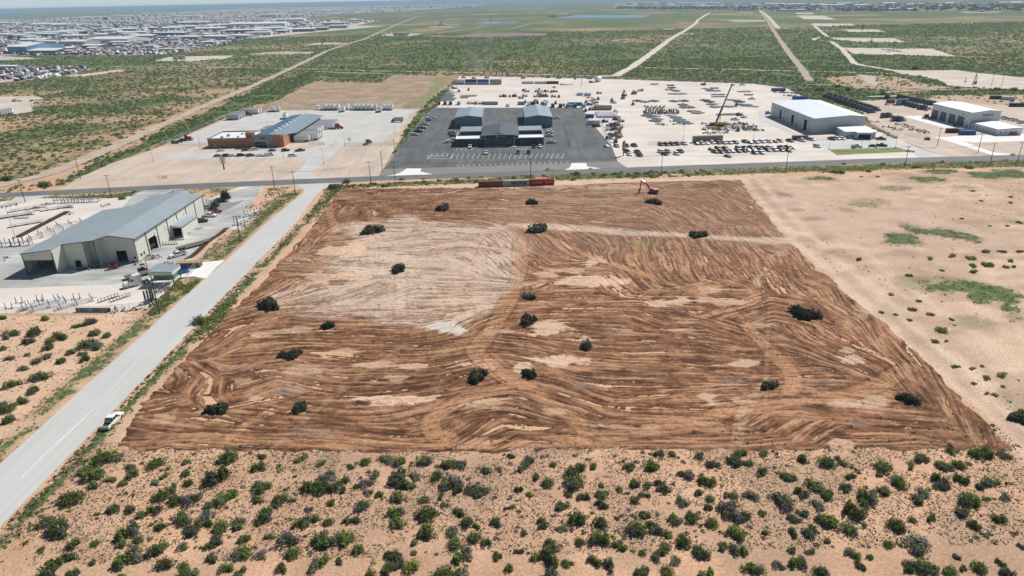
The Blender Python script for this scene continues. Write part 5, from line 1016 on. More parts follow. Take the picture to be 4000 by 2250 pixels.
# ------------------------------------------------------------ orange terminal with loading dock
brick = mat('orange_brick', (.44, .20, .09), .85, .12, 3, var2=.1); tan_st = mat('tan_stone', (.30, .19, .13), .85, .2, 3); bgrey = flat('grey_stucco', (.27, .30, .34), .8, var=.1); oband = flat('dark_orange_band', (.30, .10, .05), .8)
blueroof = roofmat('blue_shed_roof', (.16, .25, .36), 1, .35, .4); dockroof = roofmat('grey_shed_roof', (.33, .40, .46), 1); wroofm = flat('white_membrane_roof', (.74, .76, .76), .8, var=.06)
t = thing('truck_terminal', 'orange brick office with long grey and blue roofed loading dock behind', 'building', (-165, 430))
q = lambda x, y: (x+165, y-430)
y0 = 426.5
b = MB(); wall(b, q(-186.5, y0), q(-162.3, y0), 0, [(0, 5.7), (1, 5.7)], brick, [(2.0+i*3.1+j*1.4, 2.9+i*3.1+j*1.4, 1.5, 2.5) for i in range(7) for j in (0,)], depth=.6)
wall(b, q(-186.5, 452), q(-186.5, y0), 0, [(0, 5.7), (1, 5.7)], brick); wall(b, q(-158, 452), q(-186.5, 452), 0, [(0, 5.7), (1, 5.7)], brick); b.build('office_wall', t)
for i in range(7):
    w_ = panel(q(-186.5, y0), q(-162.3, y0), 2.0+i*3.1, 2.9+i*3.1, 1.5, 2.5, glass, 'window', t, -.1, .05)
MB().box(-21.4, 2.7, -3.56, -3.505, 0, 1.1, tan_st).build('stone_plinth', t); MB().box(-21.6, 2.7, -3.58, -3.505, 3.4, 3.85, oband).build('brick_band', t)
MB().box(-21.62, 2.7, -3.62, -3.505, 4.9, 5.75, bgrey).build('cornice', t)
b = MB().box(-21.7, 5, -3.6, -3.2, 5.7, 6.0, bgrey); b.box(-21.7, -21.3, -3.2, 22.2, 5.7, 6.0, bgrey); b.box(-21.3, 2, 21.8, 22.2, 5.7, 6.0, bgrey); b.build('parapet', t)
MB().box(-21.3, 5, -3.2, 21.8, 5.2, 5.3, wroofm).build('roof', t)
for (x, y, s_) in ((-15, 1, 1.6), (-13, 6, 1.9), (-5, 2, 1.2), (-6, 12, 1.3), (-2, 9, 1.5), (-1.5, 16, 1.2), (9.5, 4, 1.8), (16, 3, 2.0), (21, 6, 1.4)): MB().box(x, x+s_, y, y+s_*.8, 5.3, 5.3+s_*.65, steel).build('rooftop_unit', t)
tw = MB(); wall(tw, (2.7, -4.3), (7.2, -4.3), 0, [(0, 9.0), (1, 9.0)], brick, [(1.2, 3.2, 0, 3.2)]+[(.9+i*.95, 1.55+i*.95, 5.6, 7.7) for i in range(3)], depth=.5); wall(tw, (7.2, -4.3), (7.2, .2), 0, [(0, 9.0), (1, 9.0)], brick); wall(tw, (7.2, .2), (2.7, .2), 0, [(0, 9.0), (1, 9.0)], brick); wall(tw, (2.7, .2), (2.7, -4.3), 0, [(0, 9.0), (1, 9.0)], brick); tw.build('entrance_tower', t)
MB().add([(2.3, -4.7, 9.0), (7.6, -4.7, 9.0), (7.6, .6, 9.0), (2.3, .6, 9.0), (4.95, -2.05, 10.0)], [(0, 1, 4), (1, 2, 4), (2, 3, 4), (3, 0, 4), (3, 2, 1, 0)], tan_st).build('tower_roof', t)
for i in range(3): MB().box(3.62+i*.95, 4.23+i*.95, -4.2, -4.15, 5.6, 7.7, glass).build('window', t)
dr = MB().box(3.9, 5.9, -4.1, -4.05, 0, 3.2, glass).build('door', t); MB().box(3.92, 4.0, -4.16, -4.11, 0, 3.2, shiny).build('door_frame', dr); MB().box(5.8, 5.88, -4.16, -4.11, 0, 3.2, shiny).build('door_frame', dr)
b = MB(); wall(b, (7.2, -4.0), (19.2, -4.0), 0, [(0, 7.7), (1, 7.7)], bgrey, [(.6, 8.2, .2, 3.6)], depth=1.5); wall(b, (19.2, -4.0), (19.2, 0), 0, [(0, 7.7), (1, 7.7)], bgrey); b.build('grey_facade', t)
b = MB().box(7.6, 15.6, -4.12, -4.02, 3.6, 3.95, shiny); b.box(15.4, 15.75, -4.12, -4.02, 0, 3.6, shiny); b.build('entry_frame', t)
gl = MB().box(7.8, 15.4, -2.9, -2.85, .2, 3.6, glass).build('glass_wall', t)
MB().box(7.8, 15.4, -2.96, -2.9, 1.9, 2.0, steel).build('mullion', gl)
for i in range(4): MB().box(9.3+i*1.55, 9.38+i*1.55, -2.97, -2.91, .2, 3.6, steel).build('mullion', gl)
# wing-shaped emblem: bars sweeping out from a centre shield
em = MB()
for s_ in (-1, 1):
    for k in range(4): em.xprism([(13+s_*.28, 5.85-k*.19), (13+s_*(2.1-k*.3), 6.02-k*.19), (13+s_*(2.0-k*.3), 5.90-k*.19), (13+s_*.28, 5.72-k*.19)][::s_], -4.12, -4.03, blk)
em.xprism([(13, 4.85), (13.24, 5.25), (13.26, 6.0), (12.74, 6.0), (12.76, 5.25)], -4.13, -4.03, blk); em.build('wing_emblem', t)
b = MB(); wall(b, (19.2, -4.3), (25.8, -4.3), 0, [(0, 7.4), (1, 6.9)], brick); wall(b, (25.8, -4.3), (25.8, 11.5), 0, [(0, 6.9), (1, 5.8)], brick); wall(b, (19.2, 11.5), (19.2, -4.3), 0, [(0, 7.4), (1, 7.4)], brick); b.build('right_wall', t)
MB().box(19.15, 25.85, -4.37, -4.305, 3.6, 4.0, oband).build('brick_band', t); MB().box(19.1, 25.9, -4.4, -4.2, 7.1, 7.6, bgrey).build('parapet', t)
# dock: ridge along x = -149 .. roof -159 .. -135
b = MB(); wall(b, q(-138, 441.5), q(-138, 512), 0, [(0, 5.6), (1, 5.6)], flat('dock_dark_wall', (.05, .05, .055), .8)); wall(b, q(-138, 512), q(-158, 512), 0, [(0, 5.6), (.5, 6.9), (1, 5.6)], bgrey); wall(b, q(-158, 512), q(-158, 441.5), 0, [(0, 5.6), (1, 5.6)], flat('dock_dark_wall2', (.10, .11, .13), .8)); b.build('dock_wall', t)
slab([(5.5, 3, 6.0), (16, -1, 7.3), (16, 82.4, 7.3), (5.5, 82.4, 6.0)], blueroof).build('roof', t); slab([(16, -1, 7.302), (19.4, -3.8, 7.0), (26, -3.8, 6.75), (26, 6, 6.2), (29.6, 11.3, 5.85), (29.6, 82.4, 5.85), (16, 82.4, 7.302)], dockroof).build('roof', t)
for i in range(9): MB().box(15.4, 17.2, 10+i*8, 12.4+i*8, 7.1, 7.75, wroofm).build('skylight', t)
for i in range(15): MB().box(27.05, 27.2, 14.2+i*4.3, 16.8+i*4.3, 1.2, 3.9, flat('dock_door', (.45, .46, .47), .6)).build('dock_door', t)

# ------------------------------------------------------------ dark office with two shops behind
dk = mat('charcoal_block', (.055, .062, .075), .8, .15, 3); dkp = flat('charcoal_pilaster', (.10, .115, .14), .8); shop = wallmat('blue_grey_wall', (.20, .25, .29), 0); shopy = wallmat('blue_grey_wall_y', (.20, .25, .29), 1); shroof = roofmat('pale_blue_roof', (.36, .43, .48), 1); dkroof = roofmat('dark_slate_roof', (.12, .135, .16), 1)
t = thing('dark_office', 'charcoal office with tall glass entrance and pale flat side roofs in the asphalt lot', 'building', (-5.4, 415))
b = MB(); wall(b, (-26.6, 0), (26.4, 0), 0, [(0, 4.5), (1, 4.5)], dk, [(a_, a_+5.2, .6, 2.3) for a_ in (1.2, 9.6, 38.2, 46.6)]+[(18.8, 34.4, 0, 4.1)], depth=.7)
wall(b, (26.4, 0), (26.4, 25), 0, [(0, 4.5), (1, 4.5)], dk); wall(b, (-26.6, 25), (-26.6, 0), 0, [(0, 4.5), (1, 4.5)], dk); b.build('front_wall', t)
for a_ in (1.2, 9.6, 38.2, 46.6): panel((-26.6, 0), (26.4, 0), a_, a_+5.2, .6, 2.3, glass, 'window', t, -.35, .05)
MB().box(-26.62, 26.42, -.06, -.01, 2.55, 2.68, dkp).build('string_course', t)
for x in (-26.6, -15.2, 14.2, 25.4): MB().box(x, x+1.1, -.22, -.07, 0, 4.4, dkp).build('pilaster', t)
MB().box(-26.5, -8.5, .1, 10.2, 4.3, 4.5, wroofm).build('roof', t); MB().box(9, 26.3, .1, 10.2, 4.3, 4.5, wroofm).build('roof', t)
b = MB().box(-26.9, -8.2, -.3, .1, 4.4, 4.75, shiny); b.box(8.6, 26.7, -.3, .1, 4.4, 4.75, shiny); b.box(-26.9, -26.5, .1, 25, 4.4, 4.75, shiny); b.box(26.3, 26.7, .1, 25, 4.4, 4.75, shiny); b.build('parapet_cap', t)
# courtyard walls and rear wings
ctw = wallmat('taupe_wall', (.20, .18, .17), 0)
b = MB(); wall(b, (-25.4, 24.6), (-11.2, 24.6), 0, [(0, 4.5), (1, 4.5)], ctw, [(2, 3, 0, 2.1), (8, 9, 0, 2.1)], depth=.5); b.build('court_wall', t); b = MB(); wall(b, (11.9, 24.0), (26.4, 24.0), 0, [(0, 4.5), (1, 4.5)], ctw, [(2, 3, 0, 2.1), (9, 10, 0, 2.1)], depth=.5); b.build('court_wall', t)
slab([(-25.8, 24.3, 4.75), (-11.2, 24.3, 4.75), (-11.2, 41, 4.95), (-25.8, 41, 4.95)], shroof).build('roof', t); slab([(11.2, 23.7, 4.75), (26.8, 23.7, 4.75), (26.8, 39, 4.95), (11.2, 39, 4.95)], shroof).build('roof', t)
b = MB(); wall(b, (-25.4, 40.5), (-25.4, 24.6), 0, [(0, 4.5), (1, 4.5)], ctw); wall(b, (26.4, 24), (26.4, 38.5), 0, [(0, 4.5), (1, 4.5)], ctw); wall(b, (26.4, 38.5), (-25.4, 40.5), 0, [(0, 4.5), (1, 4.5)], ctw); b.build('rear_wall', t)
b = MB(); wall(b, (-11.2, 34), (-11.2, 0.2), 0, [(0, 5.6), (1, 5.6)], dk); wall(b, (11.2, .2), (11.2, 34), 0, [(0, 5.6), (1, 5.6)], dk); wall(b, (11.2, 36), (-11.2, 36), 0, [(0, 5.6), (.5, 7.2), (1, 5.6)], dk); b.build('hall_wall', t)
slab([(-11.6, .3, 5.75), (0, .3, 7.4), (0, 36.2, 7.4), (-11.6, 36.2, 5.75)], dkroof).build('roof', t); slab([(0, .3, 7.402), (11.6, .3, 5.75), (11.6, 36.2, 5.75), (0, 36.2, 7.402)], dkroof).build('roof', t)
# tall entrance front
b = MB(); wall(b, (-8.7, -2.0), (8.8, -2.0), 0, [(0, 6.9), (1, 6.9)], dk, [(1.1, 16.2, .15, 4.7)], depth=.9); wall(b, (8.8, -2.0), (8.8, .2), 0, [(0, 6.9), (1, 6.9)], dk); wall(b, (-8.7, .2), (-8.7, -2.0), 0, [(0, 6.9), (1, 6.9)], dk); b.box(-8.7, 8.8, -1.9, .3, 6.5, 6.7, dk); b.build('entrance_front', t)
b = MB().box(-9.0, 9.1, -2.2, -1.9, 6.9, 7.15, shiny); b.box(-8.75, -8.35, -2.2, -2.02, 0, 6.9, steel); b.box(8.4, 8.8, -2.2, -2.02, 0, 6.9, steel); b.build('portal_frame', t)
gl = MB().box(-7.6, 7.5, -1.45, -1.4, .15, 4.7, glass).build('glass_wall', t)
for i in range(13): MB().box(-7.6+i*1.22, -7.52+i*1.22, -1.55, -1.46, .15, 4.7, steel).build('mullion', gl)
for z in (1.3, 2.3, 3.3, 4.6): MB().box(-7.6, 7.5, -1.54, -1.45, z, z+.07, steel).build('transom', gl)
MB().box(-10, 10, -4.2, -3.0, .03, .2, m_conc2).build('entrance_step', t)
s_ = text_part('sign_letter', 'N', 1.5, flat('sign_silver', (.62, .66, .70), .4), t, (-1.35, -2.06, 5.75), ext=.04, bold=.05, sx=1.15); rg = MB()
for k in range(14):
    a0 = R(60+k*20); a1 = R(60+(k+1)*20)
    if k < 11: rg.bar((-1.35+1.15*math.cos(a0), -2.08, 5.75+.78*math.sin(a0)), (-1.35+1.15*math.cos(a1), -2.08, 5.75+.78*math.sin(a1)), .05, .09, MATS['sign_silver'])
rg.build('sign_ring', t); text_part('sign_lettering', 'NORSCO', .85, MATS['sign_silver'], t, (2.0, -2.06, 5.95), ext=.03, bold=.012)
for nm, lab, x0, x1, yf, yb in (('metal_shop', 'blue-grey gabled metal shop behind the left end of the dark office', -37.1, -18.2, 480, 521), ('metal_shop', 'blue-grey gabled metal shop behind the right end of the dark office', 11.3, 30.0, 475.2, 524)):
    t = thing(nm, lab, 'workshop', ((x0+x1)/2, yf), 0, 'two metal shops behind the dark office'); w_ = (x1-x0)/2
    gable(t, (-w_, 0), (w_, 0), (w_, yb-yf), (-w_, yb-yf), 7.0, 8.3, .5, shop, shopy, shroof, trim=flat('blue_trim', (.12, .18, .22), .5))
    for x in ((-w_+1.3, w_-5.5) if x0 < 0 else (-w_+2, -w_+6, 3.2, w_-2.6)): MB().box(x, x+1.0, -.06, -.01, 0, 2.2, dk).build('door', t)
    for yy in (6, 16, 26): MB().box(w_+.01, w_+.08, yy, yy+4.2, 0, 4.6, flat('roll_door', (.4, .42, .44), .6)).build('roll_up_door', t)

# ------------------------------------------------------------ large white shop
ww = wallmat('pale_steel_wall', (.52, .56, .58), 0); wwy = wallmat('pale_steel_wall_y', (.52, .56, .58), 1); wrf = roofmat('white_blue_roof', (.66, .74, .78), 1, .5, .0)
t = thing('large_steel_shop', 'biggest pale steel shop with white-blue roof beside the gravel yard', 'warehouse', (190.8, 432.5))
gable(t, (0, 0), (34.6, 4.6), (36.6, 76), (0, 73.5), (9.3, 9.3), 10.4, .71, ww, wwy, wrf, holesL=[(15.5-0, 18.8, 0, 6.6), (35.5, 39, 0, 6.6), (56.0, 59.6, 0, 6.6)][:0]+[(17, 20, 0, 6.4), (38.5, 42.2, 0, 6.6), (59.5, 63.6, 0, 6.8)], depth=7, trim=flat('white_trim', (.6, .63, .64), .5))
for yy in (8, 16, 26, 30, 43, 57, 66): e = MB().box(-.55, -.03, 73-yy, 73.9-yy, 6.6, 7.3, steel).build('wall_fan', t)
an = thing('shop_office', 'low pale office wing with dark porch in front of the biggest steel shop', 'building', (210, 420))
foot = [(-6.6, -5), (-.9, -5), (-.9, -8.2), (7.4, -9.6), (7.4, -7.2), (10.6, -7.2), (12.8, 12), (-4.5, 12)]
b = MB(); n = len(foot)
for i in range(n): wall(b, foot[i], foot[(i+1) % n], 0, [(0, 3.9), (1, 3.9)], ww, [(1.2, 2.2, .9, 2.2), (3.8, 4.8, .9, 2.2)] if i == 0 else [(.8, 7.6, 0, 3.0)] if i == 2 else [], depth=.5 if i == 0 else 2.0)
b.build('wall', an); slab([(x*1.05, y*1.03, 4.1) for x, y in foot], wrf, .18).build('roof', an); MB().box(.0, 6.4, -6.5, -6.4, 0, 3, glass).build('glass_wall', an)
for x in (-5.3, -2.7): MB().box(x, x+1, -4.75, -4.7, .9, 2.2, glass).build('window', an)
for x in (-1.2, 7.1): MB().box(x, x+.35, -9.9+(.9 if x < 0 else 0), -9.5+(.9 if x < 0 else 0), 0, 3.9, ww).build('porch_column', an)

# ------------------------------------------------------------ workshop with the sign on the right
ew = mat('white_panel_wall', (.66, .70, .72), .6, .05, .6, rib=(0, .9, .2)); ewy = mat('white_panel_wall_y', (.66, .70, .72), .6, .05, .6, rib=(1, .9, .2)); erf = roofmat('white_roof', (.74, .77, .78), 1, .5, 0); etr = flat('slate_trim', (.13, .17, .19), .5); edoor = flat('slate_door', (.10, .125, .14), .6)
t = thing('four_bay_workshop', 'white workshop with four tall dark roller doors and a lettered sign', 'workshop', (294.3, 440))
gable(t, (0, 0), (20.6, 3.4), (20.6, 44), (-1.0, 41.5), 9.6, 10.7, .6, ew, ewy, erf, trim=etr, ov=.5)
P0, P1 = (-1.0, 41.5), (0, 0)
for i, x in enumerate((1.0, 10.2, 19.4, 28.6)):
    d = panel(P0, P1, x, x+6.6, 0, 5.9, edoor, 'roller_door', t)
    panel(P0, P1, x-.35, x-.05, 0, 6.0, ew, 'door_jamb', t, .12, .14)
panel(P0, P1, 32.5, 33.6, 7.2, 8.0, edoor, 'wall_vent', t); panel(P0, P1, 38.8, 39.8, 0, 2.2, edoor, 'door', t)
sg = MB()
a_ = math.atan2(3.4, 20.6); ca, sa = math.cos(a_), math.sin(a_)
FP = lambda x, k=0: (x*ca+k*sa, x*sa-k*ca)
panel((0, 0), (20.6, 3.4), 7.6, 15.6, 6.9, 8.5, flat('sign_white', (.68, .72, .74), .5), 'sign_panel', t, .08, .08)
for z0_, z1_, x0_, x1_ in ((8.38, 8.5, 7.6, 15.6), (6.9, 7.0, 7.6, 15.6), (6.9, 8.5, 7.6, 7.72), (6.9, 8.5, 15.48, 15.6)): panel((0, 0), (20.6, 3.4), x0_, x1_, z0_, z1_, etr, 'sign_border', t, .12, .06)
p_ = FP(11.6, .12); text_part('sign_lettering', 'ENERFLEX', 1.35, flat('sign_dark', (.06, .08, .10), .5), t, (p_[0], p_[1], 7.7), a_, ext=.03, bold=.045, sx=1.12, shear=.12)
an = thing('workshop_office', 'low white office wing with slate roof edge below the lettered sign', 'building', (295.3, 414.5))
b = MB(); wall(b, (0, 0), (15, .6), 0, [(0, 3.5), (.72, 4.2), (1, 3.9)], ew, [(1.6+i*3.1, 2.5+i*3.1, 1.1, 2.2) for i in range(4)], depth=.4); wall(b, (15, .6), (16, 24), 0, [(0, 3.9), (1, 3.9)], ewy); wall(b, (-.2, 25), (0, 0), 0, [(0, 3.5), (1, 3.5)], ewy, [(2+i*3.2, 2.9+i*3.2, 1.1, 2.2) for i in range(7)], depth=.4); b.build('wall', an)
for i in range(4): MB().box(1.6+i*3.1, 2.5+i*3.1, .2+i*.12, .25+i*.12, 1.1, 2.2, glass).build('window', an)
for i in range(7): MB().box(.1-.02*i, .16-.02*i, 22.1-i*3.2, 23-i*3.2, 1.1, 2.2, glass).build('window', an)
slab([(-.4, -.4, 3.7), (10.8, -.0, 4.4), (11.2, 25, 4.4), (-.6, 25.4, 3.7)], erf, .2).build('roof', an); slab([(10.8, 0, 4.402), (15.5, .2, 4.1), (16.4, 24.4, 4.1), (11.2, 25, 4.402)], erf, .2).build('roof', an)
g = MB().bar((-.45, -.45, 3.6), (-.65, 25.4, 3.6), .1, .3, etr); g.bar((-.45, -.5, 3.55), (10.8, -.1, 4.25), .1, .3, etr); g.bar((10.8, -.1, 4.25), (15.5, .1, 3.95), .1, .3, etr); g.build('roof_trim', an)
# ------------------------------------------------------------ vehicles
def veh(f, s_, rz, group, where):
    for e in s_.split(','):
        p = e.split(':'); x, y = map(float, p[0].split()); c, k = p[1], p[2]; g = f(x, y+(7 if f in (ZK, ZW) else 5))
        nm = {'pickup': 'pickup truck', 'suv': 'SUV', 'car': 'car', 'van': 'van'}[k]
        put_car(k, c, g, rz+rnd.uniform(-.05, .05), f'{c} {nm} {p[3] if len(p) > 3 else where}', group)
put_car('pickup', 'white', G(441, 1652), R(88), 'white pickup parked on the near edge of the pale side road beside the cleared field', None)
gv = 'vehicles parked on the gravel yard'
veh(ZK, '250 1160:silver:suv,405 1155:black:pickup,540 1150:maroon:pickup,988 1135:maroon:suv,1080 1135:dark grey:suv,1172 1130:black:suv,1250 1125:dark grey:pickup,1370 1120:white:pickup,1585 1120:black:car,1660 1115:white:pickup,1755 1115:white:car,1845 1105:white:suv,1935 1105:maroon:pickup,2030 1105:white:pickup,2125 1105:white:pickup,2220 1100:teal:pickup,2390 1085:maroon:pickup,2475 1100:black:car', R(-72), gv, 'in the back row against the yard fence')
veh(ZK, '425 1252:black:suv,458 1300:white:car,595 1260:black:pickup,630 1310:black:pickup,985 1255:white:suv,1100 1255:grey:suv,1050 1290:black:pickup,1310 1250:black:pickup,1248 1290:white:suv', R(-72), gv, 'in the loose groups near the road side of the yard')
veh(ZK, '1825 1215:maroon:car,1935 1205:black:suv,1885 1255:black:pickup,1985 1260:black:suv,2055 1200:black:pickup,2090 1250:grey:pickup,2175 1250:dark grey:car,2275 1200:black:suv,2268 1245:grey:pickup,2370 1240:black:pickup,2385 1195:black:pickup,2450 1235:white:car,2490 1195:black:suv,2535 1240:black:car', R(-72), gv, 'in the crowded middle rows of the yard')
veh(ZK, '2100 1328:black:car', R(-60), gv, 'standing alone in front of the crowded rows')
veh(ZW, '220 1095:white:pickup,325 1090:white:suv,430 1085:white:pickup,545 1085:red:car,625 1075:silver:suv,790 1070:black:pickup,985 1065:white:pickup,1150 1050:white:suv', R(-68), gv, 'in the back row against the yard fence')
veh(ZW, '1245 1165:white:suv', R(-65), gv, 'alone at the left edge of the concrete lot')
veh(ZW, '165 1190:black:suv,245 1190:black:pickup,345 1195:maroon:pickup,455 1190:white:suv,210 1240:silver:car,310 1235:black:suv,420 1228:dark grey:suv,530 1225:white:pickup,650 1185:black:pickup,755 1190:black:suv,840 1190:white:car,640 1228:maroon:suv,770 1240:dark grey:car,205 1275:dark grey:suv,315 1275:white:suv', R(-72), gv, 'in the right part of the crowded rows')
ov_ = 'vehicles at the low pale office'
veh(ZW, '1490 1040:black:pickup,1570 1035:white:suv,1650 1035:white:suv', R(-70), ov_, 'beside the low pale office wing')
veh(ZW, '1900 1165:white:pickup:by the green grass strip,2175 1160:black:car:by the green grass strip,2315 1150:black:pickup:by the green grass strip,2300 1040:black:pickup:right of the dark porch', R(-25), ov_, '')
dv = 'vehicles around the dark office'
veh(ZD, '200 250:white:suv,235 215:black:pickup,265 203:white:car,275 178:maroon:pickup,300 168:white:car,315 135:white:pickup,325 118:silver:suv,350 90:blue:car,360 75:white:suv,395 62:white:pickup', R(5), dv, 'in the slanting row along the left fence of the asphalt lot')
veh(ZD, '620 225:silver:suv,615 242:red:suv,630 262:grey:suv,600 330:white:suv,640 312:white:pickup,560 335:white:car', R(8), dv, 'at the left end of the dark office')
veh(ZD, '1710 228:white:suv,1705 262:white:pickup,1730 338:silver:pickup', R(2), dv, 'at the right end of the dark office')
veh(ZD, '1790 65:white:pickup:right of the right-hand blue shop,2230 155:black:pickup:by the right fence of the asphalt lot', R(0), dv, '')
veh(ZD, '2345 380:white:car:outside the right gate of the asphalt lot', R(-60), dv, '')
veh(ZD, '818 388:white:pickup,1535 388:black:suv,1602 385:white:pickup', R(-88), dv, 'nosed up to the dark office front')
veh(ZD, '1000 456:white:pickup,1355 452:dark grey:suv,1475 452:black:suv', R(-92), dv, 'in the striped stalls facing the dark office')
tv = 'vehicles in front of the orange terminal'
veh(ZA, '955 832:white:car,1303 828:red:car,1435 818:white:suv,1680 832:dark grey:car,1870 832:black:suv,2075 832:dark grey:pickup', R(28), tv, 'in the stalls nearest the orange terminal')
veh(ZA, '910 908:dark grey:car,1040 908:black:suv,1112 905:white:car,1240 902:black:suv,1375 905:dark grey:suv,1505 905:white:car,1638 897:white:van,1970 905:white:suv', R(25), tv, 'in the outer stalls by the tan gravel')
veh(ZA, '310 722:black:suv,370 702:black:car,425 688:black:suv', R(-5), tv, 'by the left fence near the dark red truck')
wv = 'vehicles by the steel warehouse'
veh(ZM, '895 208:blue:car:by the small dark tree,770 282:silver:pickup:at the far end of the warehouse,835 332:red:car:between a black car and a white pickup,860 322:black:car:behind the red car,722 414:black:suv:nearest the lean-to shed', R(12), wv, '')
veh(ZM, '805 360:white:pickup:in front of the red car', R(-8), wv, '')
veh(ZE, '2210 690:white:pickup,2260 705:white:pickup,2330 717:white:suv,2400 732:white:pickup,2510 768:white:pickup', R(8), 'white vehicles behind the four-bay workshop', 'in the row right of the four-bay workshop')
veh(ZE, '2350 965:red:pickup', R(160), None, 'in front of the low office wing at the right edge')
far_v = 'vehicles far off on the gravel'
veh(ZW, '660 720:white:pickup,860 805:white:pickup', R(-35), far_v, 'in the shade along the biggest steel shop')
veh(ZK, '200 430:white:pickup:alone on the gravel left of the steel piles,2340 135:white:pickup:near the top of the crane boom,2220 715:white:pickup:beside the dark machines right of the crane,2500 370:white:pickup:in the upper right of the gravel yard,1690 130:black:car:at the back of the gravel yard', R(-20), far_v, '')
veh(ZY2, '850 370:white:pickup:below the dark red container,2055 680:white:pickup:alone on open gravel right of the stacked totes,600 450:white:car:in the middle of the upper yard', R(-80), far_v, '')
veh(ZY1, '1325 770:white:pickup:behind the left blue shop,2195 830:white:pickup:on the asphalt edge behind the shops', R(-75), far_v, '')

# trailers
tg = 'semi trailers around the loading dock'
def put_tr(loc_, rz, label, Lt=14.6, grey=False): proto(('tr', Lt, grey), trailer(Lt, grey), loc_, rz, label, tg)
for x in (620, 680, 735, 800): put_tr(ZB(x, 243), R(-84), 'white trailer in the group of four at the back of the concrete yard', 12.2)
for x, y in ((880, 268), (935, 240)): put_tr(ZB(x, y), R(-84), 'white trailer of the staggered pair between the two back groups', 12.2)
for x in (1030, 1088, 1145, 1205, 1262, 1330): put_tr(ZB(x, 243), R(-84), 'white trailer in the long row of six at the back of the yard', 12.2)
put_tr(ZB(1400, 272), R(-84), 'white trailer standing forward of the last back group', 12.2)
for x in (1440, 1500, 1558): put_tr(ZB(x, 243), R(-84), 'white trailer in the right-hand back group of three', 12.2)
for i, (y, e) in enumerate(((441.5, 4.5), (446.5, 16.5), (451.5, 16), (456.5, 16.5), (466, 9.5), (470.5, 9.5), (475, 9.5), (479.5, 9.5), (487, 14.6), (492.5, 15), (497.5, 15), (503, 15))):
    Lt = 9.6 if e < 11 else 14.6
    put_tr((-137.6+Lt/2, y), math.pi-0, 'white trailer backed to the right side of the loading dock', Lt) if e > 5 else put_tr((-137.3+4.8, 441.5), math.pi, 'short white trailer at the near end of the loading dock', 9.6)
proto(('trk', 'dark red'), tractor('dark red'), (-119.5, 487), 0, 'dark red semi tractor coupled to a dock trailer', 'semi tractors')
for i, y in enumerate((446, 452, 470, 476, 482)): put_tr((-158.4-(4.8 if i > 1 else 7.3), y), 0, 'white trailer backed to the left side of the loading dock', 9.6 if i > 1 else 14.6)
for i in range(4): put_tr(ZA(1130+i*27, 392-i*13), R(3), 'grey trailer in the stepped group of four by the left fence', 9.6, True)
for x, y in ((1365, 312), (1400, 300)): put_tr(ZA(x, y), R(2), 'long white trailer near the back left of the yard')
for x, y in ((1690, 270), (1770, 268)): put_tr(ZA(x, y), R(-75), 'white trailer in the pair at the back centre of the yard', 9.6)
put_tr(ZA(1870, 372), R(-80), 'white trailer at the far left corner of the blue roof', 9.6)
proto(('trk', 'dark red'), None, (*ZA(1345, 335), 0), R(0), 'dark red semi tractor below the long white trailers', 'semi tractors')
proto(('trk', 'dark red'), None, (*ZA(495, 680), 0), R(-20), 'dark red semi tractor beside the left fence', 'semi tractors')
proto(('trk', 'maroon'), tractor('maroon', False), (*ZB(1222, 735), 0), R(70), 'maroon semi tractor standing alone inside the gate', 'semi tractors')
proto(('trk', 'white'), tractor('white'), (*ZB(520, 250), 0), R(-84), 'white semi tractor left of the back group of four trailers', 'semi tractors')
def boxtruck():
    t = thing('box_truck', 'box truck with dark cab and silver box near the right edge of the concrete yard', 'truck'); MB().box(-4.5, 2.2, -1.2, 1.2, 1.0, 3.6, m_trg).build('box_body', t)
    b = MB().xprism([(2.4, .5), (4.4, .5), (4.5, 1.4), (3.9, 1.6), (3.5, 2.5), (2.4, 2.6)], -1.05, 1.05, paint('black')); b.box(-4.4, 2.4, -.5, .5, .7, .98, dsteel); b.build('cab', t)
    for x in (-2.8, 3.5):
        for s_ in (-1, 1): wheel(t, x, s_*1.0, .45, .3, s_)
    return t
o = boxtruck(); o.location = (*ZB(1640, 422), 0); o.rotation_euler.z = math.pi
# the near articulated truck, flatbeds and forklifts
proto(('trk', 'white'), None, (*ZM(70, 1040), 0), R(-137), 'white semi tractor with sleeper cab beside the loading canopy', 'semi tractors')
def flatbed(Lt=12, load=0):
    def f():
        t = thing('flatbed_trailer', '', 'trailer'); MB().box(-Lt/2, Lt/2, -1.25, 1.25, 1.05, 1.2, wood).build('deck', t); b = MB().box(-Lt/2, Lt/2, -.5, -.35, .75, 1.04, dsteel); b.box(-Lt/2, Lt/2, .35, .5, .75, 1.04, dsteel); b.build('underframe', t)
        for x in (-Lt/2+1.3, -Lt/2+2.6):
            for s_ in (-1, 1): wheel(t, x, s_*1.0, .45, .4, s_)
        return t
    return f
proto(('flat', 12), flatbed(12), (*ZM(165, 935), 0), R(43), 'empty flatbed trailer behind the white semi tractor', 'flatbed trailers')
proto(('flat', 12), None, (*ZM(640, 660), 0), R(47), 'long flatbed trailer hitched to the white crew-cab truck', 'flatbed trailers')
proto(('pickup', 'white'), car('pickup', 'white', 0), (*ZM(487, 752), 0), R(-133), 'white crew-cab pickup hitched to the flatbed beside the warehouse', wv)
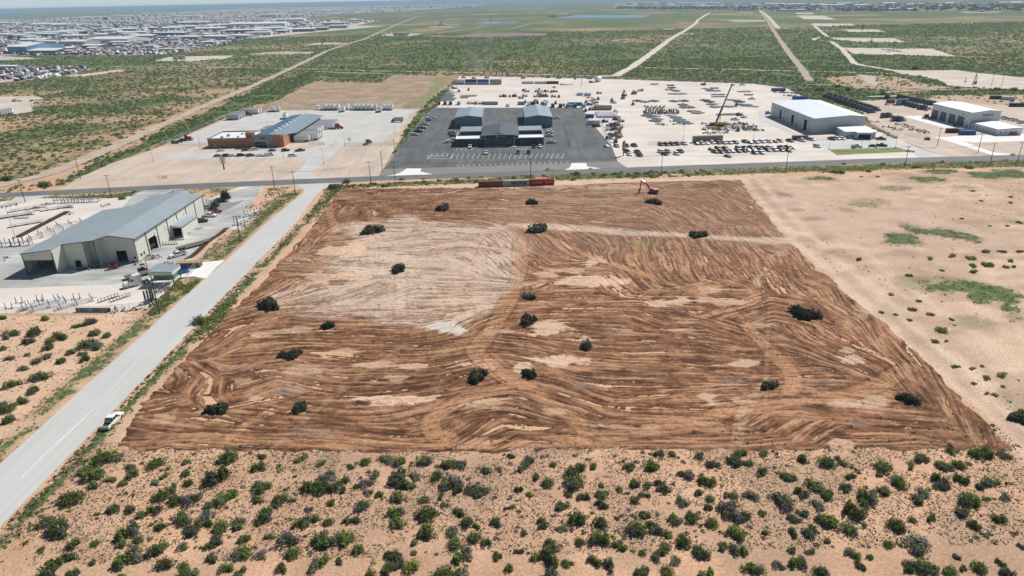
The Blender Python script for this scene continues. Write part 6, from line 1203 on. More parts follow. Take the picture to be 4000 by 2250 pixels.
def forklift(c):
    def f():
        t = thing('forklift', '', 'forklift'); p = paint(c); MB().xprism([(-1.9, .4), (.7, .4), (.9, 1.1), (.2, 1.25), (-1.9, 1.5)], -.8, .8, p).build('body', t)
        b = MB()
        for x in (-.9, .5):
            for y in (-.65, .65): b.bar((x, y, 1.3), (x*.85, y*.9, 2.7), .1, .1, blk)
        b.box(-.9, .55, -.68, .68, 2.65, 2.75, blk); b.build('cab_frame', t); MB().box(-.6, .1, -.35, .35, 1.2, 1.9, blk).build('seat', t)
        m_ = MB()
        for y in (-.5, .5): m_.box(1.0, 1.18, y-.07, y+.07, .2, 3.9, dsteel)
        for z in (.5, 2.2, 3.8): m_.box(1.02, 1.15, -.5, .5, z, z+.12, dsteel)
        m_.build('mast', t); MB().box(1.2, 2.5, -.5, -.38, .15, .22, dsteel).build('fork', t); MB().box(1.2, 2.5, .38, .5, .15, .22, dsteel).build('fork', t)
        for x, r in ((.6, .55), (-1.4, .45)):
            for s_ in (-1, 1): wheel(t, x, s_*.8, r, .35, s_)
        return t
    return f
proto(('fork', 'black'), forklift('black'), (*ZM(160, 905), 0), R(30), 'black forklift with raised mast behind the flatbed', 'forklifts'); proto(('fork', 'red'), forklift('red'), (*ZL(1160, 850), 0), R(40), 'red and grey forklift in front of the dark warehouse door', 'forklifts')
proto(('fork', 'black'), None, (*ZE(1400, 815), 0), R(60), 'dark forklift in front of the third roller door', 'forklifts')
# ------------------------------------------------------------ three shipping containers by the main road
g3 = 'three shipping containers in a line by the main road'
def cpair(x0, x1, y0_, y1_): return G(x0, y0_), G(x1, y1_)
p0, p1 = G(1868, 732.5), G(2166, 722.5); dx = (p1[0]-p0[0])/3; dy = (p1[1]-p0[1])/3
for i, (c, lab) in enumerate((('rust', 'rust red container, left one of the three by the main road'), ('silver', 'grey container lettered MAERSK in the middle by the main road'), ('red', 'bright red container lettered in white, right of the three by the main road'))):
    a = (p0[0]+dx*i, p0[1]+dy*i); bb = (p0[0]+dx*(i+1), p0[1]+dy*(i+1)); o = put_cont(c, a, bb, lab, g3, 11.9, 2.75)
    if i == 1: text_part('lettering', 'MAERSK', 2.1, flat('navy_lettering', (.015, .03, .07), .6), o, (1.3, -1.26, 1.45), ext=.01, bold=.05, sx=.98, shear=.0)
    if i == 2:
        wl = flat('white_lettering', (.62, .58, .56), .6); text_part('lettering', 'HAMBURG', 1.15, wl, o, (-2.0, -1.26, 1.45), ext=.01, bold=.015, sx=.85); text_part('lettering', 'SÜD', 1.15, wl, o, (4.4, -1.26, 1.45), ext=.01, bold=.015, sx=.85)
        em = MB(); em.xprism([(1.1, 2.4), (1.5, 2.35), (2.4, 1.55), (3.6, .95), (2.3, 1.25)], -1.27, -1.24, wl); em.xprism([(1.2, .75), (1.6, 1.1), (2.6, 1.75), (3.3, 1.95), (2.5, 1.35)], -1.285, -1.25, wl); em.build('arrow_emblem', o)
# excavator
ob = flat('excavator_orange', (.50, .11, .03), .4); rb_ = flat('excavator_red', (.32, .035, .03), .4); gx = G(2550, 757)
t = thing('excavator', 'orange excavator with raised boom working at the top of the cleared field', 'excavator', (*gx, .1), R(170)); t.scale = (.86, .86, .9); 
for s_ in (-1, 1):
    k = MB().xprism([(-2.1, .0), (2.1, .0), (2.45, .4), (2.2, .85), (-2.2, .85), (-2.45, .4)], s_*1.3-.3, s_*1.3+.3, blk).build('track', t)
    for x in (-1.7, -.6, .6, 1.7): MB().cyl((x, s_*1.3-.33, .4), (x, s_*1.3+.33, .4), .3, .3, dsteel, 10).build('roller', k)
MB().cyl((0, 0, .7), (0, 0, 1.1), .9, .9, dsteel, 14).build('turntable', t)
b = MB().xprism([(-2.8, 1.1), (1.7, 1.1), (1.7, 1.5), (.2, 1.9), (-2.6, 2.2), (-2.9, 1.8)], -1.35, 1.35, rb_); b.box(-2.95, -1.9, -1.4, 1.4, 1.1, 2.0, rb_, .1, .1); b.build('upper_body', t); MB().box(-2.4, -.3, -.9, .9, 2.1, 2.35, shiny).build('engine_cover', t)
cb = MB().box(.1, 1.8, .35, 1.3, 1.2, 2.85, blk, .1, .05).build('cab', t); MB().box(.05, 1.7, .3, 1.32, 2.86, 2.95, shiny).build('cab_roof', cb); MB().add([(1.82, .45, 1.7), (1.82, 1.2, 1.7), (1.72, 1.2, 2.75), (1.72, .45, 2.75)], [(0, 1, 2, 3)], flat('cab_glass', (.2, .25, .28), .1)).build('window_glass', cb)
b = MB(); b.bar((1.0, -.1, 1.7), (3.4, -.1, 4.9), .5, .75, ob); b.bar((3.3, -.1, 4.8), (6.3, -.1, 6.1), .45, .6, ob); b.build('boom', t)
b = MB().bar((6.2, -.1, 6.5), (6.7, -.1, 2.3), .4, .55, ob).build('stick', t)
b = MB(); b.xprism([(6.3, 2.4), (7.3, 2.2), (7.6, .9), (6.9, .2), (6.5, .5), (7.0, 1.2), (6.4, 1.7)], -.7, .5, dsteel); b.build('bucket', t)
MB().cyl((1.8, -.1, 1.6), (3.4, -.1, 4.2), .1, .1, chrome, 8).build('hydraulic_ram', t); MB().cyl((4.2, -.1, 5.8), (6.2, -.1, 6.7), .1, .1, chrome, 8).build('hydraulic_ram', t)
# crane
yw = flat('crane_yellow', (.62, .36, .02), .45); cx_, cy_ = ZK(1900, 835); tx_ = 150.0
t = thing('mobile_crane', 'yellow mobile crane with its long boom raised over the gravel yard', 'crane', (cx_, cy_, 0), 0)
MB().box(-6, 6, -1.3, 1.3, .9, 1.6, dsteel).build('carrier', t); MB().box(-1.5, 4.2, -1.4, 1.4, 1.7, 3.2, yw, .2, .1).build('superstructure', t); MB().box(4.2, 6.0, .0, 1.3, 1.6, 3.0, yw, .2, .1).build('cab', t); MB().box(-3.4, -1.6, -1.3, 1.3, 1.7, 2.9, dsteel).build('counterweight', t)
for x in (-4.6, -3.0, 3.0, 4.6):
    for s_ in (-1, 1): wheel(t, x, s_*1.25, .65, .45, s_)
bt = Vector((151.5-cx_, 478-cy_, 25.3)); b0 = Vector((0, 0, 3.0)); mid = b0.lerp(bt, .42)
bm_ = MB().bar(b0, mid, 1.0, 1.1, flat('boom_grey', (.16, .15, .14), .5)); bm_.bar(mid, bt, .65, .75, MATS['boom_grey']); bm_.build('boom', t); MB().box(bt.x-.5, bt.x+1.6, bt.y-.4, bt.y+.4, bt.z-.4, bt.z+.5, dsteel).build('boom_head', t)
MB().cyl(bt+Vector((1.3, 0, 0)), bt+Vector((1.3, 0, -3)), .04, .04, dsteel, 5).build('hoist_cable', t); MB().box(bt.x+1.1, bt.x+1.5, -.2+bt.y, .2+bt.y, bt.z-3.6, bt.z-3, dsteel).build('hook', t)
MB().cyl((2.4, 0, 2.8), b0.lerp(bt, .3), .2, .2, yw, 8).build('lift_cylinder', t)
for x in (-5.2, 5.2):
    for s_ in (-1, 1): MB().bar((x, 0, 1.0), (x, s_*3.3, .5), .25, .3, yw).build('outrigger', t)

# ------------------------------------------------------------ poles
def hgt(b_, t_):
    a = G(*b_); lo, hi = 0.0, 40.0
    for _ in range(30):
        m_ = (lo+hi)/2; v_ = Pj(a[0], a[1], m_)[1]
        if v_ > t_[1]: lo = m_
        else: hi = m_
    return lo
PL = []
def upole(b_, t_, label, arms=1, xf=False, rz=0.0):
    h = min(13.5, max(7.5, round(hgt(b_, t_)*2)/2)); g = G(*b_); PL.append((g, h, rz)); proto(('pole', h, arms, xf), pole(h, arms, xf), g, rz, label, 'wooden utility poles')
upole((98.6, 789.6), (76, 700), 'wooden pole on the near verge, far left of the main road'); upole((315, 699), (298.4, 620.6), 'wooden pole standing in brush at the left of the tan pad'); upole((436.9, 774), (416, 682.5), 'wooden pole beside the leftmost driveway of the warehouse')
for (b_, t_, l_) in (((1074.2, 742), (1063.7, 650), 'left one of two wooden poles on the island between the driveways'), ((1155.2, 760), (1146, 668.6), 'right one of two wooden poles on the island by the junction'), ((1450, 727), (1443.2, 629.2), 'wooden pole on the near verge just right of the junction'), ((1544.5, 723), (1539, 632), 'wooden pole on the near verge opposite the left white driveway'), ((2073, 697), (2070.6, 616.4), 'wooden pole behind the grey shipping container'), ((2582.5, 687), (2583, 602.7), 'wooden pole on the near verge above the excavator'), ((3069, 671), (3077.6, 588.6), 'wooden pole on the near verge in front of the crowded rows of cars'), ((3534, 652), (3545.5, 571), 'wooden pole on the near verge by the white driveway'), ((3866, 645), (3881.7, 560.5), 'wooden pole on the near verge, second from the right edge'), ((3973.7, 635.5), (3990, 555.8), 'wooden pole nearest the right edge of the photo')):
    upole(b_, t_, l_, 1)
upole((3820, 595.6), (3834, 520.6), 'wooden pole beside the long white driveway'); upole((3660.4, 572.2), (3674.5, 498.3), 'wooden pole on bare dirt left of the white driveway')
for (b_, t_) in (((1494.3, 672), (1488, 590.5)), ((1543, 611), (1539, 543.6)), ((1588.7, 553.3), (1585, 491)), ((1623.2, 506.3), (1621, 452.5))): upole(b_, t_, 'wooden pole with transformers along the left side of the asphalt lot', 2, b_[0] > 1560, R(90))
upole((940.2, 948), (922.2, 840), 'wooden pole on the weedy strip between warehouse drive and side road', 1, False, R(5)); upole((622.9, 1224.3), (598, 1092), 'nearest wooden pole, beside the pipe racks and the side road', 1, False, R(5))
for f, l_ in ((T1, '325 665 600,805 665 610,1278 668 605,2108 605 550,2328 672 625,250 600 540'), (T2, '285 690 615,875 700 650,1528 712 660,2185 735 660,845 460 420,385 500 460'), (T3, '318 745 690,1033 800 690,1140 695 610,1230 622 570,1303 570 520,1370 522 480,1480 450 400,1510 430 380,1920 795 720,2015 440 390,700 860 770'), (T4, '290 830 745,1298 865 765,220 240 205,550 405 370,640 460 430,1210 475 430,1268 490 440,2245 870 795,2350 865 800')):
    for e in l_.split(','):
        x, y, y2 = map(float, e.split()); a = f(x, y); proto(('pole', 11.5, 1, False), pole(11.5), a, 0, 'distant wooden pole on the green plain '+('left of the brown track' if a[0] < -330 else 'left of the white track' if a[0] < 150 else 'right of the white track'), 'distant poles on the plain')
upole((3503, 335.5), (3503.5, 314), 'wooden pole on rough ground behind the dark machine rows'); upole((98+32, 436), (123, 395), 'wooden pole by the white trailers at the left edge')
def wires(name, label, idx, n=3, sag=.9, extra=None):
    t = thing(name, label, 'power line'); P = [PL[i] for i in idx]
    P = [(p[0], p[1]) for p in P]+(extra or [])
    for k in range(n):
        b = MB()
        for (a, ha), (c, hc_) in zip(P, P[1:]):
            o_ = (k-(n-1)/2)*.9; dx, dy = c[0]-a[0], c[1]-a[1]; l_ = math.hypot(dx, dy); ex, ey = -dy/l_*o_, dx/l_*o_; pr = None
            for j in range(9):
                u = j/8; q_ = (a[0]+dx*u+ex, a[1]+dy*u+ey, (ha+(hc_-ha)*u)-.1-sag*4*u*(1-u))
                if pr: b.cyl(pr, q_, .016, .016, dsteel, 4)
                pr = q_
        b.build('wire', t)
wires('power_line', 'thin wires strung along the poles of the main road', [3, 4, 5, 6, 7, 8, 9, 10, 11, 12], 3, 1.4)
wires('power_line', 'thin wires running from the island pole down the side road past the pipe racks', [4, 19, 20], 3, 1.0, [((-110.5, 140), 11), ((-112, 70), 11)])
wires('power_line', 'thin wires along the left side of the asphalt lot', [15, 16, 17, 18], 2, .8)
def lpole(f, b_, t_, label, arms=1, base=True):
    s_ = f; B_ = f(*b_); bp = Pj(B_[0], B_[1]); T_ = f(*t_); tp = Pj(T_[0], T_[1]); h = max(5.5, min(13, round(hgt((float(bp[0]), float(bp[1])), (float(tp[0]), float(tp[1])))*2)/2))
    proto(('lamp', h, arms, base), lamp(h, arms, base), B_, R(180), label, 'metal light poles')
for f, b_, t_, l_, ar in ((ZA, (913, 935), (888, 735), 'left light pole in the terminal car park', 1), (ZA, (1843, 935), (1820, 725), 'right light pole in the terminal car park', 1), (ZA, (658, 785), (627, 600), 'light pole beside the left gate of the terminal', 1), (ZA, (432, 635), (413, 475), 'light pole behind the left fence of the terminal', 1), (ZB, (598, 1015), (575, 800), 'light pole halfway up the terminal driveway', 1), (ZB, (898, 760), (885, 570), 'light pole at the terminal gate', 1), (ZB, (1605, 595), (1590, 335), 'light pole beside the silver box truck', 1), (ZB, (1820, 360), (1813, 170), 'light pole at the far right corner of the concrete yard', 1),
                      (ZZ(0, 300, 3.15), (1887, 1045), (1862, 860), 'light pole on the tan pad left of the car park', 1), (ZD, (590, 487), (588, 375), 'left light pole among the striped stalls', 2), (ZD, (1133, 487), (1133, 385), 'middle light pole among the striped stalls', 2), (ZD, (1675, 487), (1675, 305), 'right light pole among the striped stalls', 2), (ZK, (1358, 1065), (1368, 825), 'tall light pole in front of the long steel pile', 2), (ZK, (68, 905), (75, 690), 'light pole by the right fence of the asphalt lot', 1), (ZK, (2523, 1060), (2550, 805), 'tall light pole right of the scrap piles', 2), (ZW, (1440, 1215), (1460, 1070), 'light pole at the left corner of the green strip', 1),
                      (ZW, (1975, 1190), (1990, 1050), 'first light pole behind the middle of the green strip', 1), (ZW, (2105, 1180), (2115, 1020), 'second light pole behind the green strip', 1), (ZW, (2228, 1190), (2243, 1045), 'third light pole behind the green strip', 1), (ZE, (415, 1190), (440, 1025), 'light pole at the right end of the green strip', 1), (ZY2, (1385, 390), (1390, 200), 'double light pole in the upper gravel yard', 2), (ZY2, (1487, 480), (1487, 315), 'mast behind the blue and white truck boxes', 1), (ZY2, (1727, 950), (1733, 680), 'light pole between the tan trailer and the white totes', 1), (ZL, (155, 545), (45, 95), 'tall light pole at the left end of the timber row', 1)):
    lpole(f, b_, t_, l_, ar)
# signs
def sign(loc_, rz, label, hp, boxes, col_):
    t = thing('pole_sign', label, 'sign', (*loc_, 0), rz); MB().box(-.3, .3, -.2, .2, 0, hp, blk).build('pole', t)
    for (w_, z0, z1) in boxes:
        k = MB().box(-w_, w_, -.25, .25, z0, z1, blk).build('sign_box', t)
        for s_ in (-1, 1): MB().box(-w_+.1, w_-.1, min(s_*.25, s_*.29), max(s_*.25, s_*.29), z0+.1, z1-.1, col_).build('face', k)
    return t
wf = flat('sign_face_white', (.75, .75, .74), .4)
t = sign(ZA(1000, 1098), R(38), 'two white sign boxes on a black pole in the tan gravel', 6.2, ((1.3, 5.0, 6.9), (1.0, 3.2, 4.6)), wf)
for k, (z, w_) in enumerate(((5.95, .8), (3.9, .5))): MB().xprism([(-w_, z+.25), (-w_*.2, z-.1), (0, z-.45), (w_*.2, z-.1), (w_, z+.25), (0, z+.1)], -.33, -.30, blk).build('emblem', t)
sign(ZK(362, 1318), R(64), 'tall black sign on a post beside the gate of the gravel yard', 7.4, ((2.0, 3.4, 8.2),), flat('sign_face_black', (.03, .03, .035), .3))
t = thing('yard_sign', 'small blue and white board on posts beside the road, right of the cleared field', 'sign', (*G(3211, 672), 0))
for x in (-.9, .9): MB().box(x-.06, x+.06, -.06, .06, 0, 2.2, wood).build('post', t)
MB().box(-1.1, 1.1, -.12, -.07, 1.2, 2.4, wf).build('board', t); MB().box(-1.1, 1.1, -.14, -.12, 1.2, 1.7, paint('blue')).build('stripe', t)
t = thing('fire_hydrant', 'yellow fire hydrant in the weeds beside the side road', 'hydrant', (*G(645, 1426), 0)); yl = flat('hydrant_yellow', (.7, .6, .03), .5)
b = MB().cyl((0, 0, 0), (0, 0, .7), .15, .13, yl); b.cyl((0, 0, .7), (0, 0, .9), .18, .06, yl); b.build('body', t); MB().cyl((-.3, 0, .5), (.3, 0, .5), .08, .08, yl).build('outlet', t)
# fences
fence(L(G, (-20, 1226), (170, 1226), (400, 1222), (560, 1206), (622, 1150), (700, 1085)), 'chain link fence along the near edge of the warehouse yard')
fence(L(G, (735, 1080), (790, 1025), (870, 960), (960, 888), (1000, 838)), 'chain link fence beside the timber edging of the warehouse drive')
fence(L(ZA, (60, 775), (430, 620), (820, 430), (1050, 350), (1190, 245), (1400, 150)), 'long chain link fence on the left side of the terminal yard', 2.2, 4)
fence(L(ZA, (60, 775), (575, 752), (740, 750)), 'short fence with a gate at the left of the terminal'); fence(L(ZB, (390, 745), (600, 750)), 'short fence left of the terminal gate'); fence(L(ZB, (895, 762), (1700, 760)), 'fence right of the terminal gate')
fence(L(ZB, (1705, 760), (1992, 420)), 'chain link fence between the dirt strip and the asphalt lot'); fence(L(G, (1650, 460), (1705, 421), (1750, 360), (1795, 300)), 'chain link fence behind the asphalt lot up to the stacked containers', 2.1, 4)
fence(L(ZD, (60, 385), (270, 380)), 'short fence closing the left side of the asphalt lot'); fence(L(ZD, (1875, 140), (1945, 372), (1700, 362)), 'angled fence right of the dark office'); fence(L(ZD, (2085, 372), (2400, 372), (2265, 90)), 'fence around the right-hand stalls of the asphalt lot')
fence(L(ZK, (770, 1140), (1340, 1120)), 'fence behind the first cars of the gravel yard'); fence(L(ZW, (1050, 1060), (1450, 1055)), 'pale fence between the brown container and the low office', 2.4, 3, shiny)
fence(L(ZE, (190, 1020), (470, 1010)), 'gate fence between the two right-hand yards'); fence(L(ZE, (560, 1010), (1000, 1000)), 'fence left of the white driveway'); fence(L(G, (1795, 297), (2350, 308), (2950, 328), (3075, 345), (3200, 400), (3380, 480), (3500, 540)), 'long fence around the back of the gravel yard', 2.2, 7)
t = fence(L(ZA, (0, 1215), (400, 1200), (1150, 1165), (1900, 1140)), 'row of thin posts along the tan pad by the main road', 1.1, 4.5, dsteel, False, 'wire_fence'); fence(L(ZB, (470, 1115), (1330, 1095)), 'row of thin posts right of the terminal driveway', 1.1, 4.5, dsteel, False, 'wire_fence'); fence(L(ZZ(0, 300, 3.15), (1180, 1295), (1860, 1270)), 'row of thin posts at the left end of the tan pad', 1.1, 4.5, dsteel, False, 'wire_fence')
for i, x in enumerate((55, 85, 115, 130, 150, 160, 178, 192)): proto(('boll',), lambda: (lambda t: (MB().cyl((0, 0, 0), (0, 0, 1.3), .12, .12, flat('bollard_red', (.35, .06, .04), .6), 8).build('post', t), MB().cyl((0, 0, 1.3), (0, 0, 1.4), .14, .1, shiny, 8).build('cap', t), t)[-1])(thing('bollard', '', 'bollard')), ZA(x, 1215+(i % 3)*6), 0, 'red bollard in the cluster on the tan pad', 'red bollards')
for x, y in ((545, 750), (600, 752), (715, 775), (745, 745), (768, 715)): proto(('boll',), None, ZB(x, y), 0, 'red bollard at the terminal gate', 'red bollards')
# ------------------------------------------------------------ yard goods
cy = 'containers and boxes behind the asphalt lot'
def cont_y(c, loc_, label, Lc=6.06, Hc=2.6, rz=R(-90)): proto(('cont', c, Lc, Hc), container(c, Lc, Hc), loc_, rz, label, cy)
for c, x, y in (('dark green', 650, 820), ('maroon', 795, 820), ('navy', 915, 820), ('light blue', 1100, 820)): cont_y(c, ZY1(x, y-25), f'{c} container end-on in the left row behind the asphalt lot')
def stack(f, x0, x1, y, cols, labels, Lc=12.19):
    a, c_ = f(x0, y), f(x1, y)
    for k, (c, lb) in enumerate(zip(cols, labels)): put_cont(c, a, c_, lb, 'stacked containers at the back of the gravel yard', Lc, 2.55, k*2.57)
stack(ZY1, 965, 1225, 345, ('pale grey', 'white'), ('pale grey container at the bottom left of the back stack', 'white container on top at the left of the back stack'))
stack(ZY1, 1232, 1500, 345, ('silver', 'navy'), ('silver container under the navy one in the back stack', 'navy container on top, second from left'))
stack(ZY1, 1507, 1770, 345, ('silver', 'blue'), ('silver container under the bright blue one in the back stack', 'bright blue container on top of the back stack'))
stack(ZY1, 1790, 2055, 345, ('silver', 'tan'), ('silver container at the bottom right of the back stack', 'tan container on top at the right of the back stack'))
for x0, x1, c in ((195, 435, 'white'), (452, 692, 'white'), (697, 932, 'maroon')): put_cont(c, ZY2(x0, 298), ZY2(x1, 298), f'{c} container in the line at the back of the yard', cy)
put_cont('steel', ZY1(1650, 800), ZY1(1970, 800), 'long steel-blue container behind the left blue shop', cy, 12.19)
for x0, x1, y, c in ((140, 232, 722, 'steel'), (340, 428, 722, 'navy'), (1115, 1405, 738, 'teal')): put_cont(c, ZY2(x0, y), ZY2(x1, y), f'{c} container side-on in the row behind the asphalt lot', cy, 6.06 if x1-x0 < 120 else 12.19)
for c, x in (('navy', 820), ('navy', 975), ('steel', 1120), ('blue', 1265), ('light blue', 1443), ('white', 345), ('pale blue', 670)): cont_y(c, ZY2(x, 765 if x > 700 else 725), f'{c} container end-on in the row behind the right blue shop')
for x, y, c in ((1365, 535, 'white'), (1518, 545, 'pale blue'), (1565, 985, 'blue')): put_cont(c, ZY2(x-70, y), ZY2(x+70, y), f'{c} box body on open gravel by the totes', cy, 6.06)
put_cont('white', ZD(2150, 137), ZD(2250, 137), 'white box at the top right corner of the asphalt lot', cy, 9.0, 3.0); put_cont('tan', ZY2(1672, 825), ZY2(1980, 825), 'long tan trailer body left of the single white tote', cy, 14.0, 3.6)
put_cont('brown', ZW(875, 1058), ZW(1050, 1055), 'brown container at the end of the pale fence', cy, 9.0); put_cont('blue', ZW(487, 240), ZW(715, 240), 'blue container at the back right corner of the gravel yard', cy, 12.19); put_cont('blue', ZW(828, 378), ZW(1100, 378), 'blue container behind the biggest steel shop', cy, 12.19)
put_cont('tan', ZK(1535, 1100), ZK(2005, 1085), 'very long tan trailer body behind the parked cars', cy, 18.0, 3.9)
for c, x0, x1, y in (('maroon', 1285, 1430, 935), ('blue', 1530, 1720, 968)): put_cont(c, ZE(x0, y), ZE(x1, y), f'{c} container in front of the four-bay workshop', cy, 6.06 if c != 'blue' else 9.0)
put_cont('tan', ZE(1400, 930), ZE(1500, 935), 'tan box between the maroon and the blue container', cy, 6.06); put_cont('brown', ZE(268, 442), ZE(415, 442), 'brown container on the open gravel left of the workshop', cy, 6.06)
put_cont('white', ZE(2190, 385), ZE(2400, 392), 'white trailer body on bare dirt at the far right', cy, 9.0); put_cont('dark green', ZE(2010, 372), ZE(2185, 375), 'dark green box beside the white trailer body at the far right', cy, 9.0); put_cont('black', ZE(2385, 500), ZE(2557, 500), 'long black tank body at the right edge', cy, 12.19)
# loose vehicles and machines
for i, (f, x, y, c) in enumerate(((ZY1, 2060, 620, 'navy'), (ZY1, 2150, 620, 'tan'), (ZY1, 2240, 620, 'white'), (ZY1, 2350, 620, 'dark grey'), (ZY2, 260, 555, 'grey'), (ZY2, 480, 560, 'pale grey'), (ZY2, 60, 555, 'dark grey'), (ZY2, 580, 560, 'white'), (ZY2, 680, 560, 'brown'), (ZY2, 840, 565, 'tan'), (ZY2, 945, 570, 'dark grey'), (ZY2, 305, 460, 'pale grey'), (ZY2, 508, 462, 'tan'), (ZY2, 690, 460, 'dark grey'), (ZY2, 790, 470, 'orange'), (ZY2, 870, 465, 'orange'), (ZY1, 1430, 780, 'silver'), (ZY1, 1500, 785, 'tan'), (ZY1, 1600, 785, 'dark grey'), (ZY2, 270, 680, 'brown'), (ZY2, 480, 700, 'dark grey'), (ZY2, 600, 705, 'white'), (ZY2, 880, 700, 'dark grey'), (ZY2, 1040, 740, 'white'), (ZY2, 1190, 760, 'white'), (ZY2, 1560, 730, 'dark grey'), (ZY2, 1480, 850, 'green'), (ZY2, 1600, 830, 'dark grey'), (ZY2, 2260, 540, 'dark grey'), (ZY2, 230, 190, 'maroon'), (ZY2, 720, 175, 'black'), (ZY2, 940, 190, 'dark grey'), (ZY2, 1160, 175, 'tan'), (ZY2, 1270, 205, 'maroon'), (ZY2, 1560, 200, 'grey'), (ZY2, 1600, 275, 'black'), (ZY1, 1210, 200, 'teal'), (ZY1, 1440, 215, 'orange'), (ZY1, 1730, 205, 'dark grey'), (ZY1, 1000, 440, 'black'), (ZY1, 1110, 510, 'dark grey'), (ZY1, 1320, 475, 'red'), (ZK, 2240, 475, 'green'), (ZK, 2265, 900, 'green'), (ZK, 2300, 645, 'dark grey'), (ZK, 1690, 140, 'dark grey'), (ZK, 650, 240, 'grey'), (ZK, 375, 325, 'dark grey'), (ZK, 60, 760, 'navy'), (ZK, 230, 1090, 'brown'), (ZW, 440, 620, 'blue'))):
    proto(('skid', c), skid('u', c), f(x, y), R(rnd.choice((0, 90, 80, 10, 180))), f'{c} machine skid '+('in the upper yard rows' if f in (ZY1, ZY2) else 'on the gravel near the steel piles'), 'machine skids in the gravel yard')
for i in range(46):
    f = ZY2 if i % 2 else ZK; x, y = ((rnd.uniform(100, 2500), rnd.uniform(420, 720)) if f is ZY2 else (rnd.uniform(100, 650), rnd.uniform(120, 1050)))
    if f is ZK and (x > 330 or y < 620): x, y = rnd.uniform(120, 330), rnd.uniform(740, 1080)
    c = rnd.choice(('dark grey', 'tan', 'white', 'brown', 'steel')); proto(('skid', c), skid('u', c), f(x, y), R(rnd.choice((0, 90, 45))), f'{c} machine skid '+('in the upper yard rows' if f is ZY2 else 'by the right fence of the asphalt lot'), 'machine skids in the gravel yard')
# rows of dark compressor packages
def comp():
    t = thing('compressor_package', '', 'compressor'); MB().box(-3, 3, -1.3, 1.3, 0, .35, dsteel).build('base_frame', t); MB().box(-2.9, -.6, -1.3, 1.3, .35, 3.2, flat('cooler_slate', (.07, .095, .13), .6)).build('cooler', t)
    b = MB().cyl((.2, -.5, 1.1), (2.6, -.5, 1.1), .45, .45, MATS['cooler_slate'], 12); b.cyl((1.6, .6, .35), (1.6, .6, 2.9), .3, .3, MATS['cooler_slate'], 10); b.box(-.3, 1.2, .1, 1.1, .35, 1.7, dsteel); b.build('vessel', t); MB().cyl((-1.75, 0, 3.2), (-1.75, 0, 3.5), 1.0, 1.0, dsteel, 16).build('fan_ring', t)
    MB().cyl((.4, .2, 1.7), (.4, .2, 3.6), .16, .16, rusty, 8).build('exhaust_stack', t); return t
cpg = 'dark compressor packages in rows'
for r_, (a, c_, n) in enumerate((((1480, 330), (2240, 570), 13), ((1400, 355), (2150, 600), 13), ((1440, 340), (2070, 520), 8))):
    for i in range(n): u = i/(n-1); proto(('comp',), comp, ZW(a[0]+(c_[0]-a[0])*u, a[1]+(c_[1]-a[1])*u), R(rnd.choice((0, 4, -5))), 'dark compressor package in the '+('back', 'front', 'middle')[r_]+' line right of the biggest shop', cpg)
for i in range(9): proto(('comp',), None, ZE(500+i*66, 362+i*13), R(5), 'dark compressor package in the line behind the upright grey panel', cpg)
for (x, y) in ((650, 485), (710, 500), (770, 515), (850, 540), (920, 545), (1000, 460), (1060, 470), (240, 680), (320, 675), (420, 735), (520, 740), (300, 365)): proto(('comp',), None, ZE(x, y), R(8), 'dark compressor package in the loose group left of the four-bay workshop', cpg)
def tallpanel():
    t = thing('cooler_section', 'upright grey cooler section with a round dark fan beside the dark machines', 'equipment'); MB().box(-4.5, 4.5, -.8, .8, .2, 4.6, flat('cooler_grey', (.25, .32, .36), .6)).build('casing', t); MB().cyl((1, -.82, 2.4), (1, -.86, 2.4), 1.8, 1.8, blk, 20).build('fan_opening', t); b = MB()
    for k in range(8): b.bar((1, -.9, 2.4), (1+1.7*math.cos(k*.785), -.9, 2.4+1.7*math.sin(k*.785)), .12, .04, steel)
    b.build('fan_blades', t); return t
o = tallpanel(); o.location = (*ZE(520, 470), 0)
t = thing('pipe_stack', 'long pale pipes lying behind the dark machines at the upper right', 'pipes', (*ZW(2350, 345), 0))
for k in range(4): MB().cyl((-14+k*1.5, k*1.1, .5), (14+k*2, k*1.1, .5), .5, .5, flat('pale_pipe', (.40, .50, .50), .4), 12).build('pipe', t)
for c, x, y in (('maroon', 935, 695), ('white', 400, 730)): proto(('trk', c), tractor(c, c != 'maroon') if ('trk', c) not in PROTO else None, (*ZE(x, y), 0), R(200), f'{c} truck tractor left of the four-bay workshop', 'semi tractors')
